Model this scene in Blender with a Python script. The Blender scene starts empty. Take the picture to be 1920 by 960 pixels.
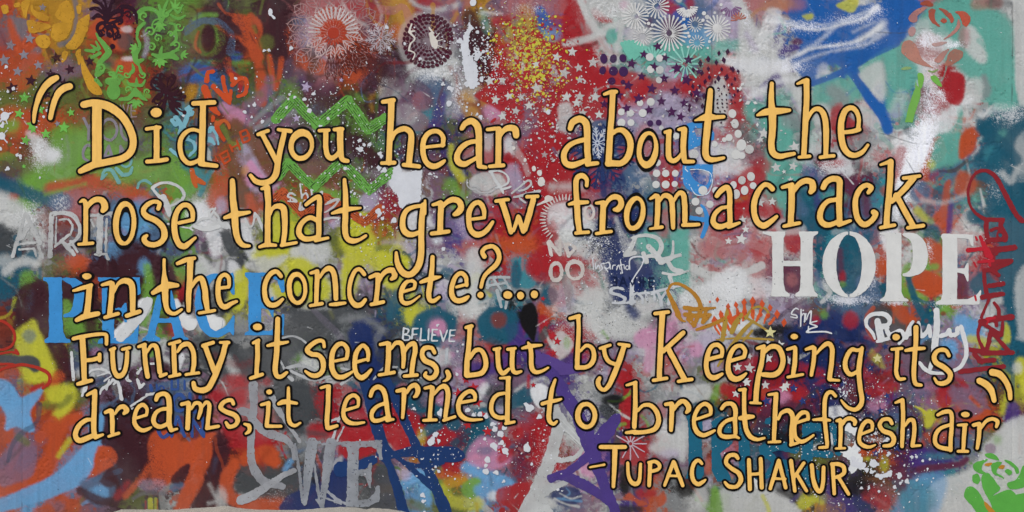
# Painted concrete wall with a hand lettered quotation over layers of graffiti, standing in sand.
import bpy, math, random
import numpy as np
from mathutils.geometry import delaunay_2d_cdt
from mathutils import Vector

# ------------------------------------------------------------------ camera, sky, sun, exposure
S = 5.0 / 1920.0                       # metres per mural unit (1920 units = 5 m of wall)
ZC = 1.27                              # height of the middle of the picture above the sand
def W2(px, py): return ((px - 960.0) * S, ZC + (480.0 - py) * S)

sc = bpy.context.scene
col = sc.collection
cam_d = bpy.data.cameras.new("camera"); cam = bpy.data.objects.new("camera", cam_d); col.objects.link(cam)
cam_d.lens = 50; cam_d.sensor_width = 36; cam_d.clip_end = 300
cam.location = (0, -5.0 * 50 / 36, ZC); cam.rotation_euler = (math.radians(90), 0, 0)
sc.camera = cam
sc.cycles.transparent_max_bounces = 24
SUN_EL, SUN_AZ = 54, 214               # azimuth the light comes from, measured from +Y clockwise
world = bpy.data.worlds.new("World"); sc.world = world; world.use_nodes = True
wn = world.node_tree; bg = wn.nodes["Background"]
sky = wn.nodes.new("ShaderNodeTexSky"); sky.sky_type = 'NISHITA'; sky.sun_disc = False
sky.sun_elevation = math.radians(SUN_EL); sky.sun_rotation = math.radians(SUN_AZ)
sky.air_density = 1.0; sky.dust_density = 3.0; sky.ozone_density = 1.0
wn.links.new(sky.outputs[0], bg.inputs[0]); bg.inputs[1].default_value = 0.148
sun_d = bpy.data.lights.new("sun", 'SUN'); sun_d.energy = 1.5; sun_d.angle = math.radians(14); sun_d.color = (1.0, 0.965, 0.93)
sun = bpy.data.objects.new("sun", sun_d); col.objects.link(sun)
az, el = math.radians(SUN_AZ), math.radians(SUN_EL)
sd = Vector((math.sin(az) * math.cos(el), math.cos(az) * math.cos(el), math.sin(el)))
sun.rotation_euler = (-sd).to_track_quat('-Z', 'Y').to_euler(); sun.location = (3, -8, 8)
vs = sc.view_settings
vs.view_transform = 'Standard'; vs.look = 'None'; vs.exposure = 0.19; vs.gamma = 1.0; vs.use_curve_mapping = False
LIGHT = np.array([0.975, 0.955, 0.945])    # what a white surface of this wall sends back under that light

rng = np.random.default_rng(7); random.seed(7)

# ------------------------------------------------------------------ colours
PAL = dict(A=(188,188,184), B=(132,134,134), C=(68,71,73), D=(62,31,38), E=(174,78,46), F=(178,132,46), G=(108,150,64),
    H=(98,104,52), I=(110,72,48), J=(156,38,44), K=(190,134,162), L=(70,52,116), M=(124,98,116), N=(32,48,94),
    O=(38,92,156), P=(104,154,192), Q=(30,84,102), R=(98,160,146), S=(182,180,62), T=(80,102,128), U=(166,104,104),
    V=(168,156,176), W=(212,212,211), X=(20,18,20), Y=(108,104,110), Z=(92,44,66), a=(60,128,138), b=(124,54,40),
    y=(238,186,98), k=(13,9,8))
def rgb(c):
    if isinstance(c, str):
        if c in PAL: return PAL[c]
        return tuple(int(c[i:i+2], 16) for i in (0, 2, 4))
    return c
def lin(c):
    v = np.array(c, float) / 255.0
    return np.where(v <= 0.04045, v / 12.92, ((v + 0.055) / 1.055) ** 2.4)
def alb(c): return np.clip(lin(rgb(c)) / LIGHT, 0.0, 0.92)

# ------------------------------------------------------------------ strokes and outlines
def parse(s):
    out, w = [], 6.0
    for t in s.split():
        v = [float(q) for q in t.split(',')]
        if len(v) > 2: w = v[2]
        out.append((v[0], v[1], w))
    return np.array(out)
def smooth(P, n=6, closed=False):
    if len(P) < 3: return P
    Q = np.vstack([P[-1:], P, P[:2]]) if closed else np.vstack([2 * P[0] - P[1], P, 2 * P[-1] - P[-2]])
    out = []
    m = len(Q) - 3
    for i in range(m):
        p0, p1, p2, p3 = Q[i:i+4]
        for t in np.linspace(0, 1, n, endpoint=False):
            out.append(0.5 * ((2*p1) + (-p0+p2)*t + (2*p0-5*p1+4*p2-p3)*t*t + (-p0+3*p1-3*p2+p3)*t**3))
    if not closed: out.append(P[-1])
    return np.array(out)
def d_stroke(X, Y, P):
    """signed distance (positive inside) of a brush stroke with a width at each point"""
    best = np.full(X.shape, -1e9)
    if len(P) == 1: P = np.vstack([P, P + [0.01, 0, 0]])
    for a, b in zip(P[:-1], P[1:]):
        dx, dy = b[0]-a[0], b[1]-a[1]
        L = dx*dx + dy*dy + 1e-9
        t = np.clip(((X-a[0])*dx + (Y-a[1])*dy) / L, 0, 1)
        d = (a[2] + (b[2]-a[2])*t) * 0.5 - np.hypot(X-a[0]-t*dx, Y-a[1]-t*dy)
        np.maximum(best, d, out=best)
    return best
def d_poly(X, Y, P):
    inside = np.zeros(X.shape, bool); dist = np.full(X.shape, 1e9)
    n = len(P)
    for i in range(n):
        a, b = P[i], P[(i+1) % n]
        dx, dy = b[0]-a[0], b[1]-a[1]
        t = np.clip(((X-a[0])*dx + (Y-a[1])*dy) / (dx*dx+dy*dy+1e-9), 0, 1)
        np.minimum(dist, np.hypot(X-a[0]-t*dx, Y-a[1]-t*dy), out=dist)
        c = (a[1] > Y) != (b[1] > Y)
        if abs(dy) > 1e-9:
            inside ^= c & (X < dx*(Y-a[1])/dy + a[0])
    return np.where(inside, dist, -dist)
def d_ell(X, Y, cx, cy, rx, ry, rot=0):
    r = math.radians(rot); u = (X-cx)*math.cos(r)+(Y-cy)*math.sin(r); v = -(X-cx)*math.sin(r)+(Y-cy)*math.cos(r)
    k = np.hypot(u/rx, v/ry)
    return (1-k) * min(rx, ry)
def shapes(s):
    """'x,y,w x,y,w; O cx cy rx ry rot; P x,y x,y ..; Q (sharp polygon); L (sharp stroke)'; a leading - cuts"""
    out = []
    for t in s.split(';'):
        t = t.strip()
        if not t: continue
        neg = t[0] == '-' and t[1] in ' OPQL'
        if neg: t = t[1:].strip()
        if t[0] == 'O': out.append((neg, 'O', [float(q) for q in t[1:].replace(',', ' ').split()]))
        elif t[0] == 'P': out.append((neg, 'P', smooth(parse(t[1:]), 5, True)))
        elif t[0] == 'Q': out.append((neg, 'P', parse(t[1:])))
        elif t[0] == 'L': out.append((neg, 'S', parse(t[1:])))
        else: out.append((neg, 'S', smooth(parse(t), 5)))
    return out
def bounds(sh):
    lo, hi = np.array([1e9, 1e9]), np.array([-1e9, -1e9])
    for neg, k, d in sh:
        if neg: continue
        if k == 'O': r = max(d[2], d[3]); a = np.array([d[0]-r, d[1]-r]); b = np.array([d[0]+r, d[1]+r])
        else:
            w = d[:, 2].max()/2 if k == 'S' else 0
            a = d[:, :2].min(0) - w; b = d[:, :2].max(0) + w
        lo = np.minimum(lo, a); hi = np.maximum(hi, b)
    return lo, hi
def field(sh, X, Y):
    f = np.full(X.shape, -1e9)
    for neg, k, d in sh:
        g = d_stroke(X, Y, d) if k == 'S' else d_poly(X, Y, d) if k == 'P' else d_ell(X, Y, *d)
        f = np.minimum(f, -g) if neg else np.maximum(f, g)
    return f
# smooth value noise over the mural plane
NTAB = rng.random((256, 256))
def vnoise(X, Y, s, seed=0):
    x = X / s + seed * 17.3 + 500; y = Y / s + seed * 9.1 + 500
    xi = np.floor(x).astype(int); yi = np.floor(y).astype(int); fx = x - xi; fy = y - yi
    fx = fx*fx*(3-2*fx); fy = fy*fy*(3-2*fy)
    g = lambda a, b: NTAB[a % 256, b % 256]
    return (g(xi, yi)*(1-fx)+g(xi+1, yi)*fx)*(1-fy) + (g(xi, yi+1)*(1-fx)+g(xi+1, yi+1)*fx)*fy
def fbm(X, Y, s, seed=0, o=3):
    r, a, t = 0, 1.0, 0
    for i in range(o):
        r = r + a * vnoise(X, Y, s / 2**i, seed + i); t += a; a *= 0.55
    return r / t
def contour(F, x0, y0, step):
    """marching squares: closed loops where F = 0"""
    H, Wd = F.shape
    pos = F > 0
    nxt = {}
    def pt(e):
        i, j, k = e          # k 0: horizontal edge (i,j)-(i,j+1); 1: vertical (i,j)-(i+1,j)
        a = F[i, j]; b = F[i, j+1] if k == 0 else F[i+1, j]
        t = a / (a - b)
        return (x0 + (j + (t if k == 0 else 0))*step, y0 + (i + (t if k == 1 else 0))*step)
    c = pos[:-1, :-1]*1 + pos[:-1, 1:]*2 + pos[1:, 1:]*4 + pos[1:, :-1]*8
    for i, j in zip(*np.nonzero((c > 0) & (c < 15))):
        i = int(i); j = int(j); v = int(c[i, j])
        T, R_, B_, L_ = (i, j, 0), (i, j+1, 1), (i+1, j, 0), (i, j, 1)
        segs = {1: [(L_, T)], 2: [(T, R_)], 3: [(L_, R_)], 4: [(R_, B_)], 5: [(L_, B_), (R_, T)], 6: [(T, B_)], 7: [(L_, B_)],
                8: [(B_, L_)], 9: [(B_, T)], 10: [(T, L_), (B_, R_)], 11: [(B_, R_)], 12: [(R_, L_)], 13: [(R_, T)], 14: [(T, L_)]}[v]
        for a, b in segs: nxt[a] = b
    loops = []
    while nxt:
        s = next(iter(nxt)); e = s; lp = []
        while e in nxt:
            lp.append(pt(e)); e = nxt.pop(e)
        if len(lp) > 5: loops.append(np.array(lp))
    return loops
def thin(lp, tol=0.22):
    """drop points that lie on the line of their neighbours"""
    n = len(lp); lp = (np.roll(lp, 1, 0) + 2*lp + np.roll(lp, -1, 0)) / 4
    keep = [0]; i = 0
    while i < n - 1:
        j = i + 2
        while j < n and j - i < 9:
            a, b = lp[i], lp[j]; d = b - a; L = math.hypot(*d) + 1e-9
            q = lp[i+1:j] - a
            if np.abs(q[:, 0]*d[1] - q[:, 1]*d[0]).max() / L > tol: break
            j += 1
        i = j - 1; keep.append(i)
    k = lp[keep]
    return k if len(k) > 3 else lp
def loops_of(sh, grow=0.0, rough=0.0, step=1.0, seed=0, rs=5.0):
    lo, hi = bounds(sh); m = grow + 3 + rough * 2
    xs = np.arange(math.floor(lo[0]-m), hi[0]+m+step, step); ys = np.arange(math.floor(lo[1]-m), hi[1]+m+step, step)
    X, Y = np.meshgrid(xs, ys)
    F = field(sh, X, Y) + grow
    if rough: F = F + (fbm(X, Y, rs, seed, 2) - 0.5) * 2 * rough
    F[F == 0] = 1e-6; F[0] = -1; F[-1] = -1; F[:, 0] = -1; F[:, -1] = -1
    return [thin(l) for l in contour(F, xs[0], ys[0], step)]

# ------------------------------------------------------------------ meshes and materials
def inside(loops, C):
    r = np.zeros(len(C), bool); x, y = C[:, :1], C[:, 1:]
    for lp in loops:
        a = lp; b = np.roll(lp, -1, 0)
        c = (a[None, :, 1] > y) != (b[None, :, 1] > y)
        dy = b[:, 1] - a[:, 1]; dy = np.where(np.abs(dy) < 1e-12, 1e-12, dy)
        xx = (b[:, 0]-a[:, 0])[None]*(y-a[None, :, 1])/dy[None] + a[None, :, 0]
        r ^= (np.sum(c & (x < xx), 1) % 2).astype(bool)
    return r
def triangles(loops):
    """constrained Delaunay triangles of loops with holes: points and index triples"""
    P, E = [], []
    for lp in loops:
        b = len(P); n = len(lp); P += [Vector((float(p[0]), float(p[1]))) for p in lp]; E += [(b+i, b+(i+1) % n) for i in range(n)]
    r = delaunay_2d_cdt(P, E, [], 0, 1e-6)
    Q = np.array([(v[0], v[1]) for v in r[0]]); T = np.array([t for t in r[2] if len(t) == 3])
    C = Q[T].mean(1)
    return Q, T[inside(loops, C)]
def fill_mesh(name, layers):
    """layers: (loops, distance, material)"""
    V, Fc, M, mats = [], [], [], []
    for loops, y, m in layers:
        if m not in mats: mats.append(m)
        mi = mats.index(m)
        if not loops: continue
        Q, T = triangles(loops); base = len(V)
        for q in Q: x, z = W2(q[0], q[1]); V.append((x, -y, z))
        e1 = Q[T[:, 1]]-Q[T[:, 0]]; e2 = Q[T[:, 2]]-Q[T[:, 0]]; cr = e1[:, 0]*e2[:, 1]-e1[:, 1]*e2[:, 0]
        for t, c in zip(T.tolist(), cr):
            Fc.append((base+t[0], base+t[2], base+t[1]) if c > 0 else (base+t[0], base+t[1], base+t[2])); M.append(mi)
        for lp in loops:
            n = len(lp); r = len(V)
            for p in lp: x, z = W2(p[0], p[1]); V.append((x, -y, z))
            for p in lp: x, z = W2(p[0], p[1]); V.append((x, -y+0.0012, z))
            for i in range(n):
                k = (i+1) % n; Fc.append((r+i, r+k, r+n+k, r+n+i)); M.append(mi)
    me = bpy.data.meshes.new(name); me.from_pydata(V, [], Fc)
    for m in mats: me.materials.append(m)
    me.polygons.foreach_set("material_index", M); me.update()
    return me

MATS = {}
def paint(c, var=0.10, rough=0.55, wear=0.0, under='B', brush=False):
    """dried paint of one colour: faint mottling, a little grime, optional worn specks that show the paint below"""
    k = (str(c), var, rough, wear, under, brush)
    if k in MATS: return MATS[k]
    m = bpy.data.materials.new("paint_" + str(len(MATS))); m.use_nodes = True
    nt = m.node_tree; b = nt.nodes["Principled BSDF"]; L = nt.links.new
    tc = nt.nodes.new("ShaderNodeTexCoord")
    n1 = nt.nodes.new("ShaderNodeTexNoise"); n1.inputs["Scale"].default_value = 14; n1.inputs["Detail"].default_value = 8; n1.inputs["Roughness"].default_value = 0.65
    mp = nt.nodes.new("ShaderNodeMapping"); mp.inputs["Scale"].default_value = (2.2, 1, 0.55) if brush else (1, 1, 1); mp.inputs["Rotation"].default_value = (0, 0.35 if brush else 0, 0)
    L(tc.outputs["Object"], mp.inputs[0]); L(mp.outputs[0], n1.inputs["Vector"])
    base = alb(c)
    r = nt.nodes.new("ShaderNodeValToRGB"); r.color_ramp.elements[0].position = 0.3; r.color_ramp.elements[1].position = 0.7
    r.color_ramp.elements[0].color = (*(base*(1-var)), 1); r.color_ramp.elements[1].color = (*np.clip(base*(1+var*0.6), 0, 0.93), 1)
    L(n1.outputs["Fac"], r.inputs[0]); out = r.outputs[0]
    if wear > 0:      # thin and worn: the layers below show through
        n2 = nt.nodes.new("ShaderNodeTexNoise"); n2.inputs["Scale"].default_value = 60; n2.inputs["Detail"].default_value = 6; n2.inputs["Roughness"].default_value = 0.75
        n4 = nt.nodes.new("ShaderNodeTexNoise"); n4.inputs["Scale"].default_value = 9; n4.inputs["Detail"].default_value = 4
        L(tc.outputs["Object"], n2.inputs["Vector"]); L(tc.outputs["Object"], n4.inputs["Vector"])
        r2 = nt.nodes.new("ShaderNodeMapRange"); p = 0.28 + wear*0.19
        r2.inputs[1].default_value = p; r2.inputs[2].default_value = p + 0.09; r2.inputs[3].default_value = 0.3; r2.inputs[4].default_value = 1
        r4 = nt.nodes.new("ShaderNodeMapRange"); r4.inputs[1].default_value = 0.35; r4.inputs[2].default_value = 0.6; r4.inputs[3].default_value = max(0.5, 1 - wear*1.1); r4.inputs[4].default_value = 1 - wear*0.25
        mu = nt.nodes.new("ShaderNodeMath"); mu.operation = 'MULTIPLY'
        L(n2.outputs["Fac"], r2.inputs[0]); L(n4.outputs["Fac"], r4.inputs[0]); L(r2.outputs[0], mu.inputs[0]); L(r4.outputs[0], mu.inputs[1]); L(mu.outputs[0], b.inputs["Alpha"])
    L(out, b.inputs["Base Color"]); b.inputs["Roughness"].default_value = rough; b.inputs["Specular IOR Level"].default_value = 0.09
    n3 = nt.nodes.new("ShaderNodeTexNoise"); n3.inputs["Scale"].default_value = 120; n3.inputs["Detail"].default_value = 5
    bp = nt.nodes.new("ShaderNodeBump"); bp.inputs["Strength"].default_value = 0.18; bp.inputs["Distance"].default_value = 0.004
    L(tc.outputs["Object"], n3.inputs["Vector"]); L(n3.outputs["Fac"], bp.inputs["Height"]); L(bp.outputs[0], b.inputs["Normal"])
    MATS[k] = m
    return m
def link(name, me, parent=None, label=None, cat=None, group=None, kind=None):
    o = bpy.data.objects.new(name, me); col.objects.link(o)
    if parent is not None: o.parent = parent
    if label: o["label"] = label
    if cat: o["category"] = cat
    if group: o["group"] = group
    if kind: o["kind"] = kind
    return o
COUNT = [0]
def dist(layer):
    COUNT[0] += 1
    return 0.0003 + layer*0.00022 + (COUNT[0] % 45)*0.000004
# ------------------------------------------------------------------ the sprayed ground of the wall, worked out as colour per vertex
STEP = 1.5
CX0, CX1, CY0, CY1 = -150, 2070, -60, 978
xs = np.arange(CX0, CX1 + 0.1, STEP); ys = np.arange(CY0, CY1 + 0.1, STEP)
GX, GY = np.meshgrid(xs, ys)
GRID = """
EFFFMDZG GHDHDDUU UJFJMUFM UMJAAATO TVAUMOOF AOOURRBA
YEFFEEbG GIDEHDUE EMFMMMDE HOJURAVT TAVAAOOO AVOUURRA
EEFHEbHG HIDEIDUE EbDMMBDE SFJJARRR RRAALAOO RRUAUARA
EHMHIGED bTTHIMMD EMDAAADJ FJAJJVRV JJJAVAOR AARAJARA
HHHHIGEI DFTHTGZD HDZMTMFJ JMJJJJMV ZAJVRARY AORUJARR
HEEEIIIH aIbUMMGG GZMMaLMU MJMJJMVV VAJRRYAJ UORUAAQA
EIHGGGYG TaIHKMDD DGTINHUM MJJTTNMV OVACRRAJ BAWRREQa
HIAGGHHG GaEVIGMM YDZYMNUJ JJJMTTVJ VVAURRVB AUWERTaA
QGGbEEIG GHEIKIII GMWIMHBU MJUJNTAJ OVJURRTZ ZaWETIQQ
AGTUUTTE GAEIEGEU GMZWMGMJ MJUUMNTR BVJUJaQZ TaAUTRQQ
CAbbATPT GACAHSHV SEbAMVUJ EJAANNTU BUJAUMQQ TMATEAAQ
CAZBTPDT TMACSSAH SHSVMLUE EJAANARR AUVUAUQa QUAGUAJQ
QAHEDDDD GABCSSAA MSSVAAAJ aJUUANNR AUAUZAQZ AEAGTUJQ
QGDDDDDG JACSVSSA VMSQVAAa BQAUANNR AAAAMARQ TQGEEMQQ
bDDGDIDG DACSVCCC CCQSQAAQ XEAABNBA AAAAVMIT TCEQGVAQ
bSDDGDAG UABBABCC BNCQKQUQ LCJUAAKK AAAACNNN NCIQVPAQ
DSSDTMAY YCCCCBGC CNCBVVUJ LMJJMVAK VAVZZNNN NMMCPUSQ
ESEDTMMZ ACBJCCAA BNCBAMLM MLLAVJAU BAZZJNNb NJMMMMQS
TESHMDDT TZUUBCCJ UNNQVVAC QALACJBA BHJJJJNN bUTKJMIS
EEEEPTDT TZUUUCCJ ANJZQMQA MJALBJBV QQIZZbNA NTLSMEEZ
EMEEPDDE EIDJJBBU JJAJJZQM JJAALCJA BAUQQXQA EINZMTHA
MMEPEDDE EEDEEICV JCMbNJUU ZJbKLUJM MbVQNZHZ HEZLLBAA
EEEPTTDE DEDCCCTN CCVPGFPT JAVALCEB CBQABNIL XIZTaAGG
EPEEMDHC AEDAEENN BCNPHHPJ JATMALEB AGBHACFL NUaaAAGG
"""
rows = [r.replace(' ', '') for r in GRID.strip().split('\n')]
pal = np.array([[lin(rgb(c)) for c in r] for r in rows])          # 24 x 48 x 3
def cell(wx, wy):
    i = np.clip(np.floor(wy/40), 0, 23).astype(int); j = np.clip(np.floor(wx/40), 0, 47).astype(int)
    return pal[i, j]
C_ = np.zeros(GX.shape + (3,)); 
for q in range(5):                                                 # sprayed clouds: several jittered passes, partly blended
    wx = GX + (fbm(GX, GY, 46, 3*q+1, 4)-0.5)*84 + (rng.random(GX.shape)-0.5)*9 + [0, 9, -9, 6, -6][q]
    wy = GY + (fbm(GX, GY, 46, 3*q+2, 4)-0.5)*84 + (rng.random(GX.shape)-0.5)*9 + [0, 8, 7, -9, -7][q]
    C_ += cell(wx, wy) / 5
# finer flecks of the neighbouring colours, as where older layers show between newer ones
for q, (sc_, amp, lo_, al) in enumerate(((26, 150, .55, .75), (11, 110, .58, .7), (5, 70, .60, .6))):
    wx = GX + (fbm(GX, GY, sc_, 101+q, 3)-0.5)*amp; wy = GY + (fbm(GX, GY, sc_, 111+q, 3)-0.5)*amp
    t = np.clip((fbm(GX, GY, sc_*1.3, 121+q, 3)-lo_)/0.05, 0, 1)[..., None]*al
    f_ = cell(wx, wy); lum = f_.mean(-1, keepdims=True); C_ = C_*(1-t) + f_*t*np.where(lum > .25, .62, .9)
# base colours darkened in soft zones at the upper left and along the bottom
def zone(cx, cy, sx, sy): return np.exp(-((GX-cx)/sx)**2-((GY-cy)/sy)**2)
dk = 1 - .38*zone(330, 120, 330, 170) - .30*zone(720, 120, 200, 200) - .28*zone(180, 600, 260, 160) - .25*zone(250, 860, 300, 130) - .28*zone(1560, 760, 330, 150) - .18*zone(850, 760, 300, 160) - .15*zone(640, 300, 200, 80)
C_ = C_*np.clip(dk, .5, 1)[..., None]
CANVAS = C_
HGT = np.zeros(GX.shape)
def sst(x, a, b):
    t = np.clip((x-a)/(b-a), 0, 1); return t*t*(3-2*t)
def window(lo, hi, m):
    j0 = max(0, int((lo[0]-m-CX0)/STEP)); j1 = min(len(xs), int((hi[0]+m-CX0)/STEP)+2)
    i0 = max(0, int((lo[1]-m-CY0)/STEP)); i1 = min(len(ys), int((hi[1]+m-CY0)/STEP)+2)
    return slice(i0, i1), slice(j0, j1)
PUTN = [0]
def put(color, soft, alpha, s, speck=0.5, wob=1.0, seed=None):
    sh = shapes(s); lo, hi = bounds(sh); sl = window(lo, hi, soft + 4)
    X, Y = GX[sl], GY[sl]
    if X.size == 0: return
    PUTN[0] += 1; sd = PUTN[0] if seed is None else seed
    f = field(sh, X, Y) + (fbm(X, Y, 9, sd, 2)-0.5)*wob*2
    a = sst(f, -soft, soft*0.7)
    if soft > 2.5: a = np.clip(a + (rng.random(X.shape)-0.5)*speck*4*a*(1-a), 0, 1)
    a = a * alpha * (0.90 + 0.16*fbm(X, Y, 22, sd+5, 2))
    a = np.clip(a, 0, 1)[..., None]
    CANVAS[sl] = CANVAS[sl]*(1-a) + lin(rgb(color))*a
    HGT[sl] += a[..., 0]*0.2
def tangle(n, seed, al=(.35, .85), dark=0.25, xr=(0, 1920), yr=(0, 960)):
    """loose strokes, drips and dabs in colours taken from close by"""
    r = np.random.default_rng(seed)
    for _ in range(n):
        x, y = r.uniform(*xr), r.uniform(*yr)
        c = pal[int(np.clip((y+r.normal(0, 45))//40, 0, 23)), int(np.clip((x+r.normal(0, 55))//40, 0, 47))]
        if r.random() < dark: c = c*0.45
        c = tuple(255*np.where(c <= 0.0031308, c*12.92, 1.055*np.power(c, 1/2.4)-0.055))
        k = r.random(); a = r.uniform(0, 6.28); w = r.choice([1.6, 2.5, 4, 7, 11, 16], p=[.2, .22, .22, .18, .12, .06])
        if k < .2: pts = [(x, y, w*.5), (x+r.normal(0, 1), y+r.uniform(10, 50), w*.4)]
        else:
            pts = [(x, y, w)]; L = r.uniform(12, 34)
            for _k in range(r.integers(2, 5)):
                a += r.normal(0, .7); x += L*math.cos(a); y += L*math.sin(a); pts.append((x, y, w*r.uniform(.6, 1.1)))
        put(c, float(r.choice([.9, 1.5, 3, 6])), r.uniform(*al), " ".join("%.1f,%.1f,%.1f" % p for p in pts), wob=1.5)
def mist(color, cx, cy, sx, sy, dens, al=.85, rot=0):
    """dry overspray: single grains of colour, thickest in the middle"""
    sl = window((cx-2.6*max(sx, sy),)*1 + (cy-2.6*max(sx, sy),), (cx+2.6*max(sx, sy), cy+2.6*max(sx, sy)), 0)
    X, Y = GX[sl], GY[sl]; rr = math.radians(rot); u = (X-cx)*math.cos(rr)+(Y-cy)*math.sin(rr); v = -(X-cx)*math.sin(rr)+(Y-cy)*math.cos(rr)
    g = np.exp(-(u/sx)**2-(v/sy)**2)*dens*(0.5+fbm(X, Y, 18, int(cx), 3))
    a = (np.clip(g*1.5-rng.random(X.shape), 0, .6)/.6*al)[..., None]
    CANVAS[sl] = CANVAS[sl]*(1-a) + lin(rgb(color))*a
tangle(1150, 5)
def ops(t):
    for ln in t.strip().split('\n'):
        ln = ln.strip()
        if not ln or ln[0] == '#': continue
        c, soft, al, rest = ln.split(None, 3)
        put(c, float(soft), float(al), rest)
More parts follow.
